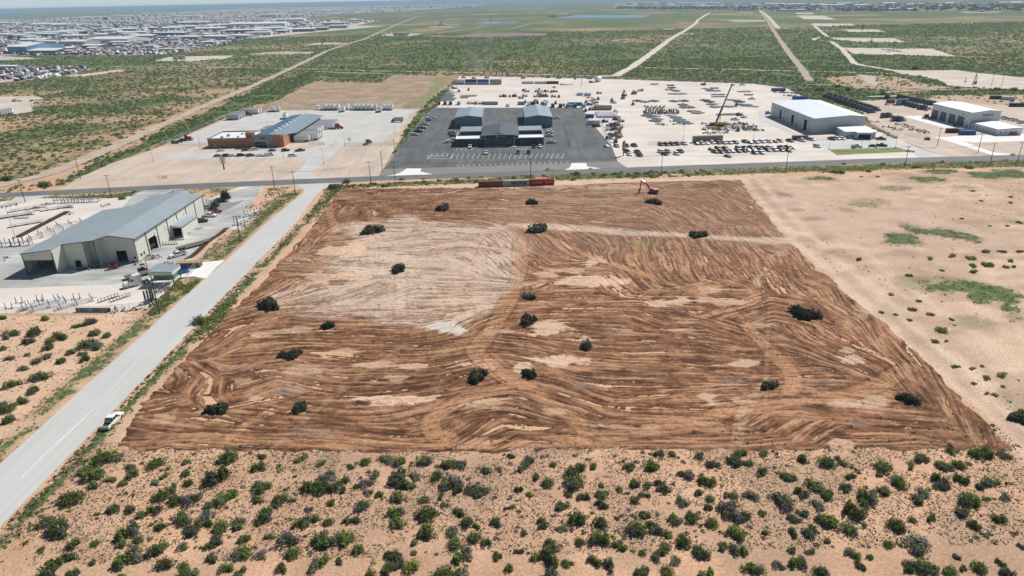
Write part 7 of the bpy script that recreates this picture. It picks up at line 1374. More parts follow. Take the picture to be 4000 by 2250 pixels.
# steel sections laid out on the gravel
def beams(n, L_, w, c, seed):
    def f():
        q = random.Random(seed); t = thing('steel_stack', '', 'steel'); m_ = flat('beam_'+c, {'a': (.16, .22, .25), 'b': (.30, .35, .37), 'c': (.09, .10, .12), 'd': (.35, .30, .26)}[c], .5, .2, .2)
        for y in (-L_*.3, L_*.3): MB().box(-w/2, w/2, y-.15, y+.15, 0, .25, wood).build('bearer', t)
        for i in range(n):
            x = -w/2+w*(i+.5)/n; o_ = q.uniform(-.1, .1)*L_; k = q.uniform(.35, .9); MB().box(x-w/n*.36, x+w/n*.36, -L_/2+o_, L_/2+o_, .26, k, m_).build('section', t)
        return t
    return f
BS = [beams(4, 9, 6, 'a', 1), beams(5, 12, 5, 'b', 2), beams(6, 8, 7, 'c', 3), beams(3, 14, 4, 'a', 4), beams(7, 7, 9, 'd', 5)]
for i, (x, y, k, rz) in enumerate(((1150, 145, 2, 0), (1170, 185, 2, .3), (1235, 238, 0, .3), (1130, 215, 4, 1.4), (1230, 288, 1, 1.5), (1310, 290, 1, 1.5), (600, 405, 2, .5), (870, 408, 0, .5), (740, 420, 4, .8), (1200, 412, 0, .5), (1370, 405, 2, .3), (1350, 470, 0, .3), (1375, 512, 0, .2), (1465, 512, 0, .3), (1540, 580, 4, .6), (1610, 605, 4, .8), (760, 655, 0, .7), (830, 650, 3, .6), (870, 695, 3, .6), (890, 742, 0, .6), (1190, 665, 3, .5), (1250, 700, 3, .5), (1310, 735, 3, .5), (1370, 765, 3, .5), (1750, 205, 3, .45), (1800, 235, 0, .3), (1880, 190, 4, 1.5), (1910, 235, 4, 1.5), (1950, 300, 1, 1.5), (1960, 335, 1, 1.5), (1720, 395, 2, .7), (1790, 420, 2, .8), (1850, 460, 4, .8), (2200, 395, 1, .9), (2290, 420, 2, .8), (2380, 470, 1, .9), (2440, 495, 3, .9), (2060, 635, 1, 1.5), (2180, 628, 1, 1.5), (2380, 250, 1, 1.55), (2450, 300, 4, 1.3), (2150, 500, 4, .3), (880, 125, 4, 1.5), (1910, 505, 4, .4))):
    proto(('bs', k), BS[k], ZK(x, y), rz, ('slate blue' if k in (0, 3) else 'grey' if k == 1 else 'near-black' if k == 2 else 'tan')+' steel sections '+('in the far rows' if y < 330 else 'in the middle rows' if y < 560 else 'in the near rows')+' of the gravel yard', 'steel stacks laid out on gravel')
for i, (x, y) in enumerate(((80, 620), (120, 640), (60, 590), (160, 700), (100, 660))): proto(('bs', 1), None, ZY1(800+x*.6, 560+i*35), 1.55, 'grey steel sections by the left fence of the gravel yard', 'steel stacks laid out on gravel')
for i, (x, y) in enumerate(((1240, 605), (1410, 600), (1230, 638))): proto(('bs', 4), None, ZY1(x, y), 1.55, 'tan steel sections in the open upper yard', 'steel stacks laid out on gravel')
def fitting(c):
    def f():
        t = thing('valve_assembly', '', 'equipment'); m_ = flat('valve_'+c, {'k': (.03, .03, .035), 't': (.24, .19, .16), 'w': (.5, .5, .48)}[c], .6, .1, .2); MB().box(-.9, .9, -.6, .6, 0, .2, dsteel).build('pallet', t); b = MB().cyl((-.5, 0, .2), (-.5, 0, 1.2), .35, .3, m_, 8); b.cyl((-.5, 0, .7), (.8, 0, .7), .25, .25, m_, 8); b.build('valve_body', t); MB().cyl((.4, 0, .7), (.4, 0, 1.5), .3, .3, m_, 8).build('actuator', t); return t
    return f
for i in range(64):
    x = 705+(i % 16)*38+rnd.uniform(-8, 8); y = 565+(i//16)*19+rnd.uniform(-5, 5)
    if y < 600 and i % 5 == 0: continue
    c = 'k' if y > 590 and x > 800 else rnd.choice('tk'); proto(('fit', c), fitting(c), ZK(x, y), rnd.uniform(0, 6), ('black' if c == 'k' else 'tan')+' valve assembly in the block of rows above the two long steel stacks', 'valve assemblies in rows')
for i in range(20): proto(('fit', 't'), None, ZK(720+i*17 % 330, 500+(i*37 % 50)), i, 'tan valve assembly in the thin rows behind the dark ones', 'valve assemblies in rows')
SCR = [dsteel, rusty, wood, blk, steel, flat('tan_scrap', (.34, .27, .22), .8), flat('pale_scrap', (.5, .46, .42), .7)]
scm = [bits(i, 26, 4.0, SCR, 1.3, 2.6).mesh('scrap_heap') for i in range(5)]
def scrap(f, x, y, s_, label, group='scrap and parts heaps', i=0):
    o = bpy.data.objects.new('scrap_heap', scm[i % 5]); C.objects.link(o); g = f(x, y); o.location = (*g, 0); o.rotation_euler.z = i*1.7; o.scale = (s_, s_, min(s_, 1.1)); tag(o, label, 'scrap', group)
for i, (x, y) in enumerate(((1760, 785), (1850, 830), (1800, 870), (1880, 880), (1960, 870), (2040, 880), (1800, 940), (1960, 930), (2060, 800), (2150, 800), (2150, 850), (2220, 850), (2330, 850), (2400, 880), (2480, 830), (2500, 890), (2330, 790), (1990, 800))): scrap(ZK, x, y, 1.0+.2*(i % 3), 'heap of rusty steel parts '+('around the foot of the crane' if x < 2080 else 'right of the crane'), i=i)
for i, (x, y) in enumerate(((1250, 790), (1300, 770), (1380, 795), (1010, 800), (980, 790), (250, 860), (300, 850), (190, 840), (140, 890), (160, 1000), (170, 1050), (1220, 745))): scrap(ZK, x, y, .8, 'low heap of small parts '+('by the fence of the asphalt lot' if x < 400 else 'at the end of the long steel stacks'), i=i+2)
for i, (x, y) in enumerate(((600, 262), (680, 270), (760, 265), (830, 275), (900, 280), (760, 315), (840, 320), (930, 275), (20, 680), (80, 860), (150, 880), (230, 890), (20, 790))): scrap(ZW, x, y, 1.0, 'heap of pipe fittings '+('by the blue container at the back right corner' if y < 400 else 'left of the biggest shop'), i=i)
for i, (x, y) in enumerate(((830, 520), (900, 500), (960, 530), (1010, 440), (700, 720), (740, 690), (650, 700), (900, 610), (850, 480))): scrap(ZY1, x, y, .9, 'heap of equipment parts along the left fence of the gravel yard', i=i)
for i, (x, y) in enumerate(((1530, 720), (1600, 700), (1680, 720), (1540, 580), (1600, 640), (980, 310), (1060, 320), (1130, 315), (1640, 780))): scrap(ZY2, x, y, .9, 'heap of frames and parts in the upper middle of the yard', i=i)
for i, (x, y) in enumerate(((520, 800), (640, 840), (720, 880), (800, 900), (880, 930), (300, 840), (460, 880), (30, 750))): scrap(ZE, x, y, .9, 'low heap of parts along the strip between the two right-hand yards', i=i)
for i, (x, y) in enumerate(((340, 475), (1000, 540), (960, 560), (610, 480), (1010, 430))): scrap(ZE, x, y, 1.0, 'heap of dark parts left of the workshop', i=i)
def tote():
    t = thing('white_tank', '', 'tank'); MB().cyl((0, 0, 0), (0, 0, 1.8), 1.05, 1.05, flat('poly_white', (.68, .71, .76), .4), 12).build('shell', t); MB().cyl((0, 0, 1.8), (0, 0, 2.1), 1.0, .3, MATS['poly_white'], 12).build('lid', t); return t
for i in range(48):
    r_, k = divmod(i, 12); x = 1690+k*33+r_*14; y = 905+r_*24
    proto(('tote',), tote, ZY2(x, y), 0, 'white poly tank in the packed block of tanks right of the asphalt lot', 'block of white poly tanks')
proto(('tote',), None, ZY2(2085, 900), 0, 'single larger white tank standing apart from the block', None, (1.6, 1.6, 1.8))
t = thing('pressure_vessel', 'big white horizontal tank at the back fence of the gravel yard', 'tank', (*ZY2(1735, 255), 0), R(60)); MB().cyl((-4, 0, 2.9), (4, 0, 2.9), 2.6, 2.6, shiny, 20).build('shell', t)
for x in (-2.5, 2.5): MB().box(x-.3, x+.3, -1.8, 1.8, 0, 1.2, steel).build('saddle', t)
def dish(f, x, y, lab):
    t = thing('satellite_dish', lab, 'dish', (*f(x, y), 0), R(-60)); MB().cyl((0, 0, 0), (0, 0, 1.6), .12, .12, steel).build('post', t); MB().cyl((.1, 0, 2.3), (.5, 0, 2.5), .3, 1.3, shiny, 16).build('reflector', t)
dish(ZB, 960, 720, 'white dish-shaped reflector beside the terminal gate')
# tank batteries
tb = 'oil storage tanks far off on the plain'
for f, l_, lab in ((T1, '1757 600,1778 610,1795 597,1822 598,1840 598,1856 597', 'brown tank of the small battery on a pale pad, upper left'), (T2, '1392 358,1412 360,1432 358,1452 360,1472 358,1492 360,1512 358,1526 356', 'brown tank of the battery beside the brown track'), (T3, '370 174,388 174,406 174,424 174,442 174', 'pale tank of the battery beside the blue pond')):
    for e in l_.split(','):
        x, y = map(float, e.split()); k = 1.45 if f == T2 else 1.25 if f == T1 else 1.9; proto(('tank',), tank(), f(x, y), 0, lab, tb, (k, k, k*.95))
for i, (x, y) in enumerate(((1245, 362), (1262, 362), (1290, 360), (1335, 345), (1545, 342))): proto(('pump',), lambda: (lambda t: (MB().cyl((0, 0, 0), (0, 0, 6), .8, .8, flat('brown_steel', (.22, .17, .12), .7), 10).build('separator', t), MB().box(-2, 2, -1, 1, 0, .4, dsteel).build('skid', t), t)[-1])(thing('separator', '', 'equipment')), T2(x, y), 0, 'upright separator left of the tank battery', 'separators by the tank battery', (1.3, 1.3, 1.2))
def pumpjack():
    t = thing('pumpjack', '', 'pumpjack'); c = flat('pumpjack_brown', (.16, .09, .075), .7); b = MB()
    for s_ in (-1, 1): b.bar((-1.5, s_*1.2, .3), (0, s_*.3, 7), .3, .3, c); b.bar((1.5, s_*1.2, .3), (0, s_*.3, 7), .3, .3, c)
    b.build('samson_post', t); MB().box(-5, 3, -1.2, 1.2, 0, .5, concb).build('base', t); MB().bar((-4.2, 0, 6.2), (4, 0, 8.2), .5, .7, c).build('walking_beam', t); MB().xprism([(3.8, 6.8), (4.7, 7.0), (4.9, 8.3), (4.4, 9.3), (3.8, 8.6)], -.3, .3, c).build('horse_head', t)
    MB().bar((-4.0, .6, 6.2), (-4.4, .6, 2.2), .2, .2, c).build('pitman_arm', t); MB().box(-5, -3.2, -.7, .7, .6, 2.4, c).build('gearbox', t); MB().cyl((4.8, 0, 0), (4.8, 0, 7), .06, .06, steel, 6).build('polished_rod', t); return t
for f, x, y, s_, lab in ((T4, 2080, 842, 1.15, 'brown pumpjack on the big pale pad at the right'), (T4, 1985, 825, .5, 'small pumpjack left of the big brown one'), (T2, 685, 440, 1.3, 'pumpjack on a thin pale pad beside the brown track'), (T4, 1040, 418, 1.2, 'pumpjack on the long pale pad right of the looping track'), (T4, 950, 298, 1.6, 'pumpjack at the back of a far pale pad'), (T2, 1862, 265, 2.0, 'very distant pumpjack on the plain'), (T2, 2360, 222, 1.3, 'pumpjack beside the smaller pond')):
    proto(('pj',), pumpjack, f(x, y), R(60), lab, 'pumpjacks on the plain', (s_, s_, s_))
for i, (x, y) in enumerate(((1190, 502), (1230, 503), (1228, 520), (1270, 490), (1285, 515), (1298, 518), (1330, 490), (1375, 490), (1472, 487))): scrap(T4, x, y, 1.5, 'small dark equipment on the biggest far pale pad', i=i)
# left yard goods by the warehouse
def pipe_rack(n=3, L_=11, z=1.2):
    def f():
        t = thing('pipe_rack', '', 'pipe rack')
        for x in (-L_*.38, 0, L_*.38):
            b = MB().box(x-.08, x+.08, -1.3, 1.3, z*.5, z*.5+.14, dsteel)
            for y in (-1.3, 1.3): b.box(x-.08, x+.08, y-.08, y+.08, 0, z+.9, dsteel)
            b.build('stand', t)
        for k in range(n): MB().cyl((-L_/2+k*.2, -1.0+k*2.0/n, z*.5+.3), (L_/2-k*.15, -1.0+k*2.0/n, z*.5+.3), .15, .15, shiny, 8).build('pipe', t)
        return t
    return f
pk = 'pipe racks in the warehouse yard'
for x, y, rz, lab in ((400, 1215, 40, 'white pipes on stands, far left group of the near fence'), (440, 1200, 40, 'white pipes on stands, second of the left group'), (500, 1225, 40, 'white pipes on stands with tall posts'), (770, 1200, 42, 'white pipes on stands nearest the row of drums')): proto(('prk',), pipe_rack(), ZL(x, y+15), R(rz), lab, pk)
for i in range(4): proto(('prk',), None, ZL(430+i*90, 535-i*42), R(40), 'white pipes racked along the left wall of the warehouse', pk)
for x, y in ((1120, 405), (1220, 330)): proto(('prk2',), pipe_rack(4, 8, 2.2), ZM(x, y+20), R(55), 'black steel pipe rack on the strip beside the warehouse drive', pk)
for x, y in ((130, 620), (225, 615), (640, 185), (740, 180), (840, 180), (935, 175)): proto(('prk2',), None, ZL(x, y), R(8), 'loaded cantilever rack '+('left of the warehouse corner' if y > 400 else 'along the back verge of the yard'), pk)
def plates():
    t = thing('panel_stack', '', 'steel'); MB().add([(-6, -1.1, .95), (6, -1.1, .95), (6, 1.1, .95), (-6, 1.1, .95), (-6, -1.1, 1.15), (6, -1.1, 1.15), (6, 1.1, 1.15), (-6, 1.1, 1.15)], [(4, 5, 6, 7), (0, 1, 5, 4), (1, 2, 6, 5), (2, 3, 7, 6), (3, 0, 4, 7), (3, 2, 1, 0)], shiny).build('panel', t)
    for x in (-4, 0, 4):
        b = MB().bar((x, -1.4, 0), (x, -.6, .9), .1, .1, rusty); b.bar((x, 1.4, 0), (x, .6, .9), .1, .1, rusty); b.bar((x, -1.4, .85), (x, 1.4, .85), .1, .1, rusty); b.build('trestle', t)
    return t
for x, y, l_ in ((260, 255, 'uppermost'), (180, 320, 'middle'), (275, 405, 'lowest'), (590, 245, 'right-hand'), (30, 340, 'leftmost')): proto(('plates',), plates, ZL(x, y), R(38), f'{l_} white panel stack on rusty trestles in the upper left yard', 'white panel stacks')
def trestle():
    t = thing('truss_frame', '', 'steel'); b = MB()
    for z in (0.1, 1.1): b.bar((-3, -.4 if z < 1 else 0, z), (3, -.4 if z < 1 else 0, z), .1, .1, rusty)
    b.bar((-3, .4, .1), (3, .4, .1), .1, .1, rusty); b.build('rail', t); b = MB()
    for k in range(7): b.bar((-3+k, -.4, .1), (-3+k, 0, 1.1), .08, .08, rusty); b.bar((-3+k, .4, .1), (-3+k, 0, 1.1), .08, .08, rusty)
    b.build('web', t); return t
for f, x, y, rz, lab in ((ZL, 1095, 1165, 55, 'left of two triangular trusses near the drums'), (ZL, 1215, 1160, 55, 'right of two triangular trusses near the drums'), (ZL, 335, 270, 5, 'truss beside the middle white panels'), (ZL, 400, 235, 5, 'truss beside the uppermost white panels'), (ZL, 275, 310, 5, 'third truss in the upper left yard'), (ZL, 215, 345, 5, 'lowest truss in the upper left yard'), (ZL, 670, 240, 3, 'truss right of the right-hand white panels'), (ZM, 465, 595, 5, 'upper truss beside the lean-to shed'), (ZM, 400, 640, 5, 'lower truss beside the lean-to shed')): proto(('trs',), trestle, f(x, y), R(rz), 'rusty '+lab, 'rusty trusses')
def stand():
    t = thing('post_stand', '', 'stand')
    for x in (-.9, .9):
        b = MB().bar((x, 0, 0), (x, 0, 2.0), .14, .14, dsteel); b.bar((x, -.7, .05), (x, .0, .9), .08, .08, dsteel); b.build('post', t)
    MB().box(-1.2, 1.2, -.1, .1, 0, .12, dsteel).build('base', t); return t
for x, y in ((200, 1200), (95, 1258), (410, 1175), (330, 1232), (780, 1160), (705, 1215)): proto(('std',), stand, ZL(x, y), R(5), 'two-post steel stand near the fence of the warehouse yard', 'two-post stands')
def timber():
    q = random.Random(3); t = thing('timber_stack', '', 'timber'); d = flat('creosote_timber', (.10, .055, .045), .9, 0, .3)
    for k in range(5): MB().box(-1.3, 1.3, -.55+k*.22, -.36+k*.22, .0, .28, d).build('beam', t)
    for k in range(4): MB().box(-1.1, 1.2, -.5+k*.24, -.3+k*.24, .29, .55, d).build('beam', t)
    return t
for i in range(24): u = i/23; proto(('tmb',), timber, ZL(185+485*u, 535-250*u), R(15+rnd.uniform(-9, 9)), 'dark timber stack in the long slanting row left of the warehouse', 'timber stacks in a slanting row')
for i in range(22): u = i/21; proto(('tmb2',), lambda: (lambda t: (MB().box(-1.2, 1.2, -.3, .3, 0, .35, MATS['creosote_timber']).build('beam', t), t)[-1])(thing('railway_sleeper', '', 'timber')), ZM(590+370*u, 775-295*u+8*math.sin(u*9)), R(35), 'dark sleeper in the edging between warehouse drive and weedy strip', 'sleepers edging the drive')
for i, c in enumerate(('black', 'grey', 'dark grey', 'teal', 'teal', 'light blue', 'teal', 'black', 'navy', 'blue', 'blue', 'grey', 'black')):
    proto(('drum', c), (lambda c=c: (lambda t: (MB().cyl((0, 0, 0), (0, 0, 1.1), .36, .42, paint(c), 12).build('shell', t), MB().cyl((0, 0, 1.1), (0, 0, 1.13), .4, .4, blk, 12).build('lid', t), t)[-1])(thing('drum', '', 'drum'))), ZL(785+i*27, 1287), 0, f'{c} drum in the row along the near fence', 'drums in a row')
def tub(c, L_=5.5):
    def f():
        t = thing('dumpster', '', 'dumpster'); p = paint(c); b = MB(); h = L_/2
        b.box(-h, h, -1.2, -1.12, .15, 1.7, p); b.box(-h, h, 1.12, 1.2, .15, 1.7, p); b.box(-h, -h+.08, -1.12, 1.12, .15, 1.7, p); b.box(h-.08, h, -1.12, 1.12, .15, 1.7, p); b.box(-h+.08, h-.08, -1.12, 1.12, .15, .22, p); b.build('tub', t); r = MB()
        for k in range(7):
            for y in (-1.25, 1.2): r.box(-h+.3+k*(L_-.7)/6, -h+.42+k*(L_-.7)/6, y, y+.05, .1, 1.7, p)
        r.build('rib', t); return t
    return f
proto(('tub', 'green'), tub('green', 6.5), ZM(370, 965), R(2), 'bright green dumpster in the shade under the loading canopy', 'dumpsters'); proto(('tub', 'blue'), tub('blue'), ZM(510, 920), R(40), 'blue dumpster beside the loading canopy', 'dumpsters')
t = thing('lumber_pile', 'big pile of sawn lumber beside the fence of the loading canopy', 'lumber', (*ZM(600, 855), 0), R(5))
for k in range(5): MB().box(-4+.05*k, 4-.05*k, -1.4, 1.4, .02+k*.4, .36+k*.4, lumber if k > 3 else wood).build('layer', t)
for i, (f, x, y) in enumerate(((ZM, 240, 755), (ZM, 210, 780), (ZM, 280, 775), (ZM, 170, 745), (ZM, 330, 600), (ZM, 90, 820), (ZM, 570, 530), (ZM, 665, 480), (ZL, 830, 860), (ZL, 930, 850), (ZL, 1060, 215), (ZL, 680, 300), (ZL, 40, 760), (ZL, 1350, 1270), (ZL, 1200, 1275), (ZL, 20, 235), (ZL, 130, 215), (ZL, 400, 215), (ZL, 480, 200), (ZM, 300, 1090), (ZM, 380, 1050), (ZM, 350, 1080), (ZM, 180, 1220), (ZM, 215, 1180), (ZL, 1515, 1190), (ZM, 1190, 270), (ZM, 370, 830))): scrap(f, x, y, .55, 'small heap of boards and steel '+('in front of the warehouse' if f is ZM else 'in the left yard'), i=i)
for x, y in ((1480, 1195), (1510, 1185), (1535, 1170), (1552, 1150)): proto(('mast',), lambda: (lambda t: (MB().box(-.2, .2, -.2, .2, 0, 4.2, dsteel).build('post', t), MB().box(-.5, .5, -.5, .5, 0, .1, dsteel).build('base', t), t)[-1])(thing('steel_post', '', 'post')), ZL(x, y+15), 0, 'thick upright post by the pipe racks near the side road', 'thick upright posts')
for i, (x, y, c) in enumerate(((460, 240, 'g'), (860, 275, 'g'))):
    t = thing('small_tree', ('dark round tree beside the blue car' if i == 0 else 'spiky green palm-like tree at the far end of the warehouse').replace('palm-like ', ''), 'tree', (*(ZM(960, 212) if i == 0 else ZM(858, 292)), 0))
    MB().cyl((0, 0, 0), (0, 0, 1.8), .16, .1, bark, 8).build('trunk', t); o = bpy.data.objects.new('crown', SH['p'][1] if i == 0 else SH['g'][2]); C.objects.link(o); o.parent = t; o.location = (0, 0, .8); o.scale = (1.9, 1.9, 5.0) if i == 0 else (2.6, 2.6, 4)
for i, (f, x, y, s_) in enumerate(((ZW, 1280, 235, 4.2), (ZW, 1590, 175, 3.2), (ZW, 1760, 225, 3.6), (ZW, 2330, 300, 3.4), (ZW, 950, 235, 2.6), (ZE, 1450, 200, 3), (ZE, 2100, 225, 3), (ZE, 2400, 230, 3.4), (T4, 1480, 700, 5), (ZB, 920, 1280, 2.2), (ZB, 720, 1360, 2.6), (ZZ(0, 300, 3.15), 570, 1350, 3.2), (ZZ(0, 300, 3.15), 100, 1270, 3), (ZE, 950, 1050, 2), (ZD, 2005, 690, 1.8), (ZM, 700, 1400, 2.4), (ZL, 1230, 150, 2))):
    o = bpy.data.objects.new('bush', SH['g'][i % 6]); C.objects.link(o); o.location = (*f(x, y), 0); o.scale = (s_, s_, s_*1.1); tag(o, 'round green bush '+('on the green strip behind the big shop' if f in (ZW, ZE) else 'beside the side road junction' if f is ZB else 'standing out among lower brush'), 'bush', 'larger single bushes')
t = thing('tarp', 'crumpled pale yellow sheet on the soil below the grey container', 'sheet', (*G(2018, 741), .2)); b = MB(); q_ = random.Random(4)
gp = [[(x*.55-2.4+q_.uniform(-.15, .15), y*.4-.6, abs(q_.gauss(0, .28))+.1) for x in range(9)] for y in range(4)]; b.add([p for r_ in gp for p in r_], [(y*9+x, y*9+x+1, (y+1)*9+x+1, (y+1)*9+x) for y in range(3) for x in range(8)], flat('pale_yellow_sheet', (.62, .62, .35), .6)); b.build('sheet', t)
o = bpy.data.objects.new('concrete_rubble', bits(9, 14, 2.4, [m_conc2, concb], .25, 1.6).mesh('rubble')); C.objects.link(o); o.location = (*G(925, 1146), 0); tag(o, 'white broken slabs lying between the verge weeds and the cleared field', 'rubble')
# left-edge yard
for i in range(5): proto(('tr', 9.6, False), trailer(9.6), (*ZZ(0, 300, 3.15)(15+i*32, 480-i*8), 0), R(-60), 'white trailer in the angled row at the left edge', tg)
proto(('trk', 'silver'), tractor('silver', False), (*ZZ(0, 300, 3.15)(200, 305), 0), R(185), 'silver truck with a dark bed on pale ground at the left edge', 'semi tractors'); proto(('flat', 12), None, (*ZZ(0, 300, 3.15)(450, 295), 0), R(15), 'red-edged flatbed on pale ground at the left edge', 'flatbed trailers')
# ------------------------------------------------------------ the far town
bcol = [flat('town_wall_white', (.62, .62, .61), .6), flat('town_wall_grey', (.30, .32, .34), .6), flat('town_wall_tan', (.48, .42, .35), .7), flat('town_wall_dark', (.10, .12, .15), .6), flat('town_wall_blue', (.16, .27, .42), .6)]
rcol = [flat('town_roof_white', (.85, .86, .87), .4), flat('town_roof_pale', (.62, .66, .69), .4), flat('town_roof_grey', (.30, .33, .36), .5)]
BN = ['white', 'grey', 'tan', 'dark', 'blue']
barn_cache = {}
def barn(g, w_, d_, h, wc, rc, rz, label, group='buildings of the far town'):
    k = (round(w_/4)*4, round(d_/5)*5, round(h), wc, rc); t = thing('industrial_building', label, 'building', (*g, 0), rz, group)
    if k not in barn_cache:
        w2, dd, hh = k[0]/2, k[1], k[2]; b = MB(); m_ = bcol[wc]; b.add([(-w2, 0, 0), (w2, 0, 0), (w2, 0, hh), (-w2, 0, hh), (-w2, dd, 0), (w2, dd, 0), (w2, dd, hh), (-w2, dd, hh), (-w2, dd/2, hh+dd*.06), (w2, dd/2, hh+dd*.06)], [(0, 1, 2, 3), (5, 4, 7, 6), (1, 5, 6, 9, 2), (4, 0, 3, 8, 7)], m_)
        r = MB(); r.add([(-w2-.5, -.5, hh+.1), (w2+.5, -.5, hh+.1), (w2+.5, dd/2, hh+dd*.06+.3), (-w2-.5, dd/2, hh+dd*.06+.3), (w2+.5, dd+.5, hh+.1), (-w2-.5, dd+.5, hh+.1)], [(0, 1, 2, 3), (3, 2, 4, 5)], rcol[rc])
        dr = MB(); n = max(1, int(k[0]/12))
        for i in range(n): x = -w2+k[0]*(i+.5)/n; dr.box(x-2, x+2, -.12, -.02, 0, min(4.2, hh*.7), bcol[3])
        barn_cache[k] = (b.mesh('wall'), r.mesh('roof'), dr.mesh('bay_door'))
    for nm, me in zip(('wall', 'roof', 'bay_door'), barn_cache[k]): o = bpy.data.objects.new(nm, me); C.objects.link(o); o.parent = t
    return t
def towns(f, s_, lab):
    for i, e in enumerate(s_.split(',')):
        v = list(map(float, e.split())); a, c_ = f(v[0], v[2]), f(v[1], v[2]); w_ = max(8, min(160, math.hypot(a[0]-c_[0], a[1]-c_[1]))); h = v[3] if len(v) > 3 else 7; d_ = v[4] if len(v) > 4 else min(60, w_*.6+12); wc = int(v[5]) if len(v) > 5 else i*7 % 4
        nm = 'wide' if w_ > 60 else 'long' if w_ > 32 else 'small'
        barn(((a[0]+c_[0])/2, (a[1]+c_[1])/2), w_, d_, h, wc, 0 if wc != 3 else 0, yaw(a, c_) if abs(yaw(a, c_)) < .4 else 0, f'{nm} {BN[wc]}-walled building with white roof {lab}')
towns(T1, '90 275 540 13 90 4,275 565 548 7 50 3,600 850 468 11 45 2,820 1020 498 8 30 3,880 1290 432 9 70 0,1270 1530 392 8 45 3,1540 1870 358 8 35 3,1750 2000 402 8 35 2,2020 2280 398 8 40 2,2290 2500 390 8 40 2,2320 2576 333 9 40 3,2350 2640 266 10 90 0,2500 2700 355 8 25 0,1230 1430 347 7 40 2,1040 1150 327 7 40 0,1160 1335 315 8 35 1,610 770 332 7 40 0,455 640 343 7 40 0,215 380 357 7 35 0,110 240 377 7 40 0,205 455 428 7 40 1,600 860 388 8 40 1,-20 80 372 8 50 0,370 560 368 8 40 1,340 570 260 8 70 0,560 720 264 8 40 0', 'near the front edge of the far town')
towns(T1, '0 110 242,1990 2220 307,1820 1940 285,1650 1780 300,1690 2150 172,1770 2140 242,870 960 183,760 870 187,1180 1280 168,930 1060 372,1330 1520 138,1060 1290 117,970 1040 120,2140 2420 268,1860 1960 98,2110 2220 92,2380 2500 84,1100 1300 450 6 25 1,350 560 440 6 25 0,960 1080 300 6 25,1450 1560 300 7 30 3', 'in the middle of the far town')
towns(T2, '0 240 264 10 80 0,200 440 214 9 60 0,20 260 308 8 45 2,340 560 320 8 40 3,0 110 332 8 40 2,580 700 306 8 30 3,660 810 249 8 40 2,800 880 250 8 30 1,760 900 284 9 30 2,250 335 303 8 25 0,380 415 246 12 15 4,225 285 88,290 410 85,0 185 125,0 70 82,560 670 82,1310 1400 50,1490 1570 58,1620 1700 50,100 230 150,60 100 172 14 20 0,120 185 172 14 20 0,190 240 170 14 20 0,370 420 172 14 20 0,425 470 170 14 20 0,640 700 118,760 860 110', 'at the right-hand end of the far town')
towns(T3, '1130 1280 32,1310 1470 38,1560 1620 60,1690 1750 38,1830 1920 38,1960 2100 36,1820 1850 68,2320 2370 68', 'on the far horizon, centre right')
towns(T4, '0 140 50,190 360 52,450 560 56,560 660 62,670 760 60,720 840 44,890 1000 62,1410 1480 56,1180 1280 42,150 370 110 5 20 4,95 150 112 5 20 3,475 530 110 5 15 1,1800 1880 42,2340 2420 36,2450 2576 38,1710 1760 70,2030 2070 48,1220 1280 106,1300 1340 98,1400 1470 106,1520 1570 50,2160 2180 118 5 15', 'on the far horizon at the right')
towns(T1, '-60 165 702 5 16 1,0 60 790 4 10 1', 'in the small yard at the left edge')
q = random.Random(12); tn = 0; tp = [Pj(*p) for p in town1]; tpoly = [(float(a), float(b_)) for a, b_ in tp]
while tn < 150:
    px, py = q.uniform(0, 1600), q.uniform(22, 212); g = G(px, py)
    if not inpoly(np.array([px]), np.array([py]), tpoly)[0] or g[1] > 9000: continue
    tn += 1; sx_ = 1+g[1]/2500; wc = q.choice((0, 0, 1, 1, 2, 3)); w_ = q.uniform(8, 26)*sx_*.8
    reg = ('in the near streets' if py > 130 else 'in the middle streets' if py > 80 else 'in the hazy back streets')+(' at the left of the far town' if px < 450 else ' in the centre of the far town' if px < 950 else ' at the right of the far town')
    barn(g, w_, q.uniform(8, 18)*sx_, q.uniform(4, 7), wc, q.choice((0, 1, 1, 2)), q.uniform(-.1, .1), f'small {BN[wc]} building '+reg)
# town clutter: vehicles, pipe yards and scrap too many to count
def clutter(name, poly, n, s0, s1, seed, mts, y0=22, y1=215, x0=-20, x1=1600, far=True):
    rr = np.random.RandomState(seed); px = rr.uniform(x0, x1, n*3); py = rr.uniform(y0, y1, n*3); G2 = [G(a, b_) for a, b_ in zip(px, py)]; A = np.array(G2); k = inpoly(A[:, 0], A[:, 1], poly) & (A[:, 1] < 9000); A = A[k][:n]; n = len(A)
    sc_ = (1+A[:, 1]/2600) if far else np.ones(n); lx = rr.uniform(s0, s1, n)*sc_; ly = rr.uniform(s0*.5, s1*.5, n)*sc_; lz = rr.uniform(1.2, 3.4, n)*sc_**.5
    cx = np.array([-1, 1, 1, -1, -1, 1, 1, -1])*.5; cy_2 = np.array([-1, -1, 1, 1, -1, -1, 1, 1])*.5; cz_ = np.array([0, 0, 0, 0, 1, 1, 1, 1]); a = rr.choice([0, .08, 1.5], n)
    X_ = cx[None]*lx[:, None]; Y_ = cy_2[None]*ly[:, None]; V_ = np.stack([A[:, :1]+X_*np.cos(a)[:, None]-Y_*np.sin(a)[:, None], A[:, 1:]+X_*np.sin(a)[:, None]+Y_*np.cos(a)[:, None], cz_[None]*lz[:, None]+.06], 2).reshape(-1, 3)
    fq = np.array([[4, 5, 6, 7], [0, 1, 5, 4], [1, 2, 6, 5], [2, 3, 7, 6], [3, 0, 4, 7]]); Fq_ = (np.arange(n)[:, None, None]*8+fq[None]).reshape(-1, 4); mi = np.repeat(rr.randint(0, len(mts), n), 5)
    o = npmesh(name, V_, Fq_, mts, mi=mi); o['kind'] = 'stuff'; return o
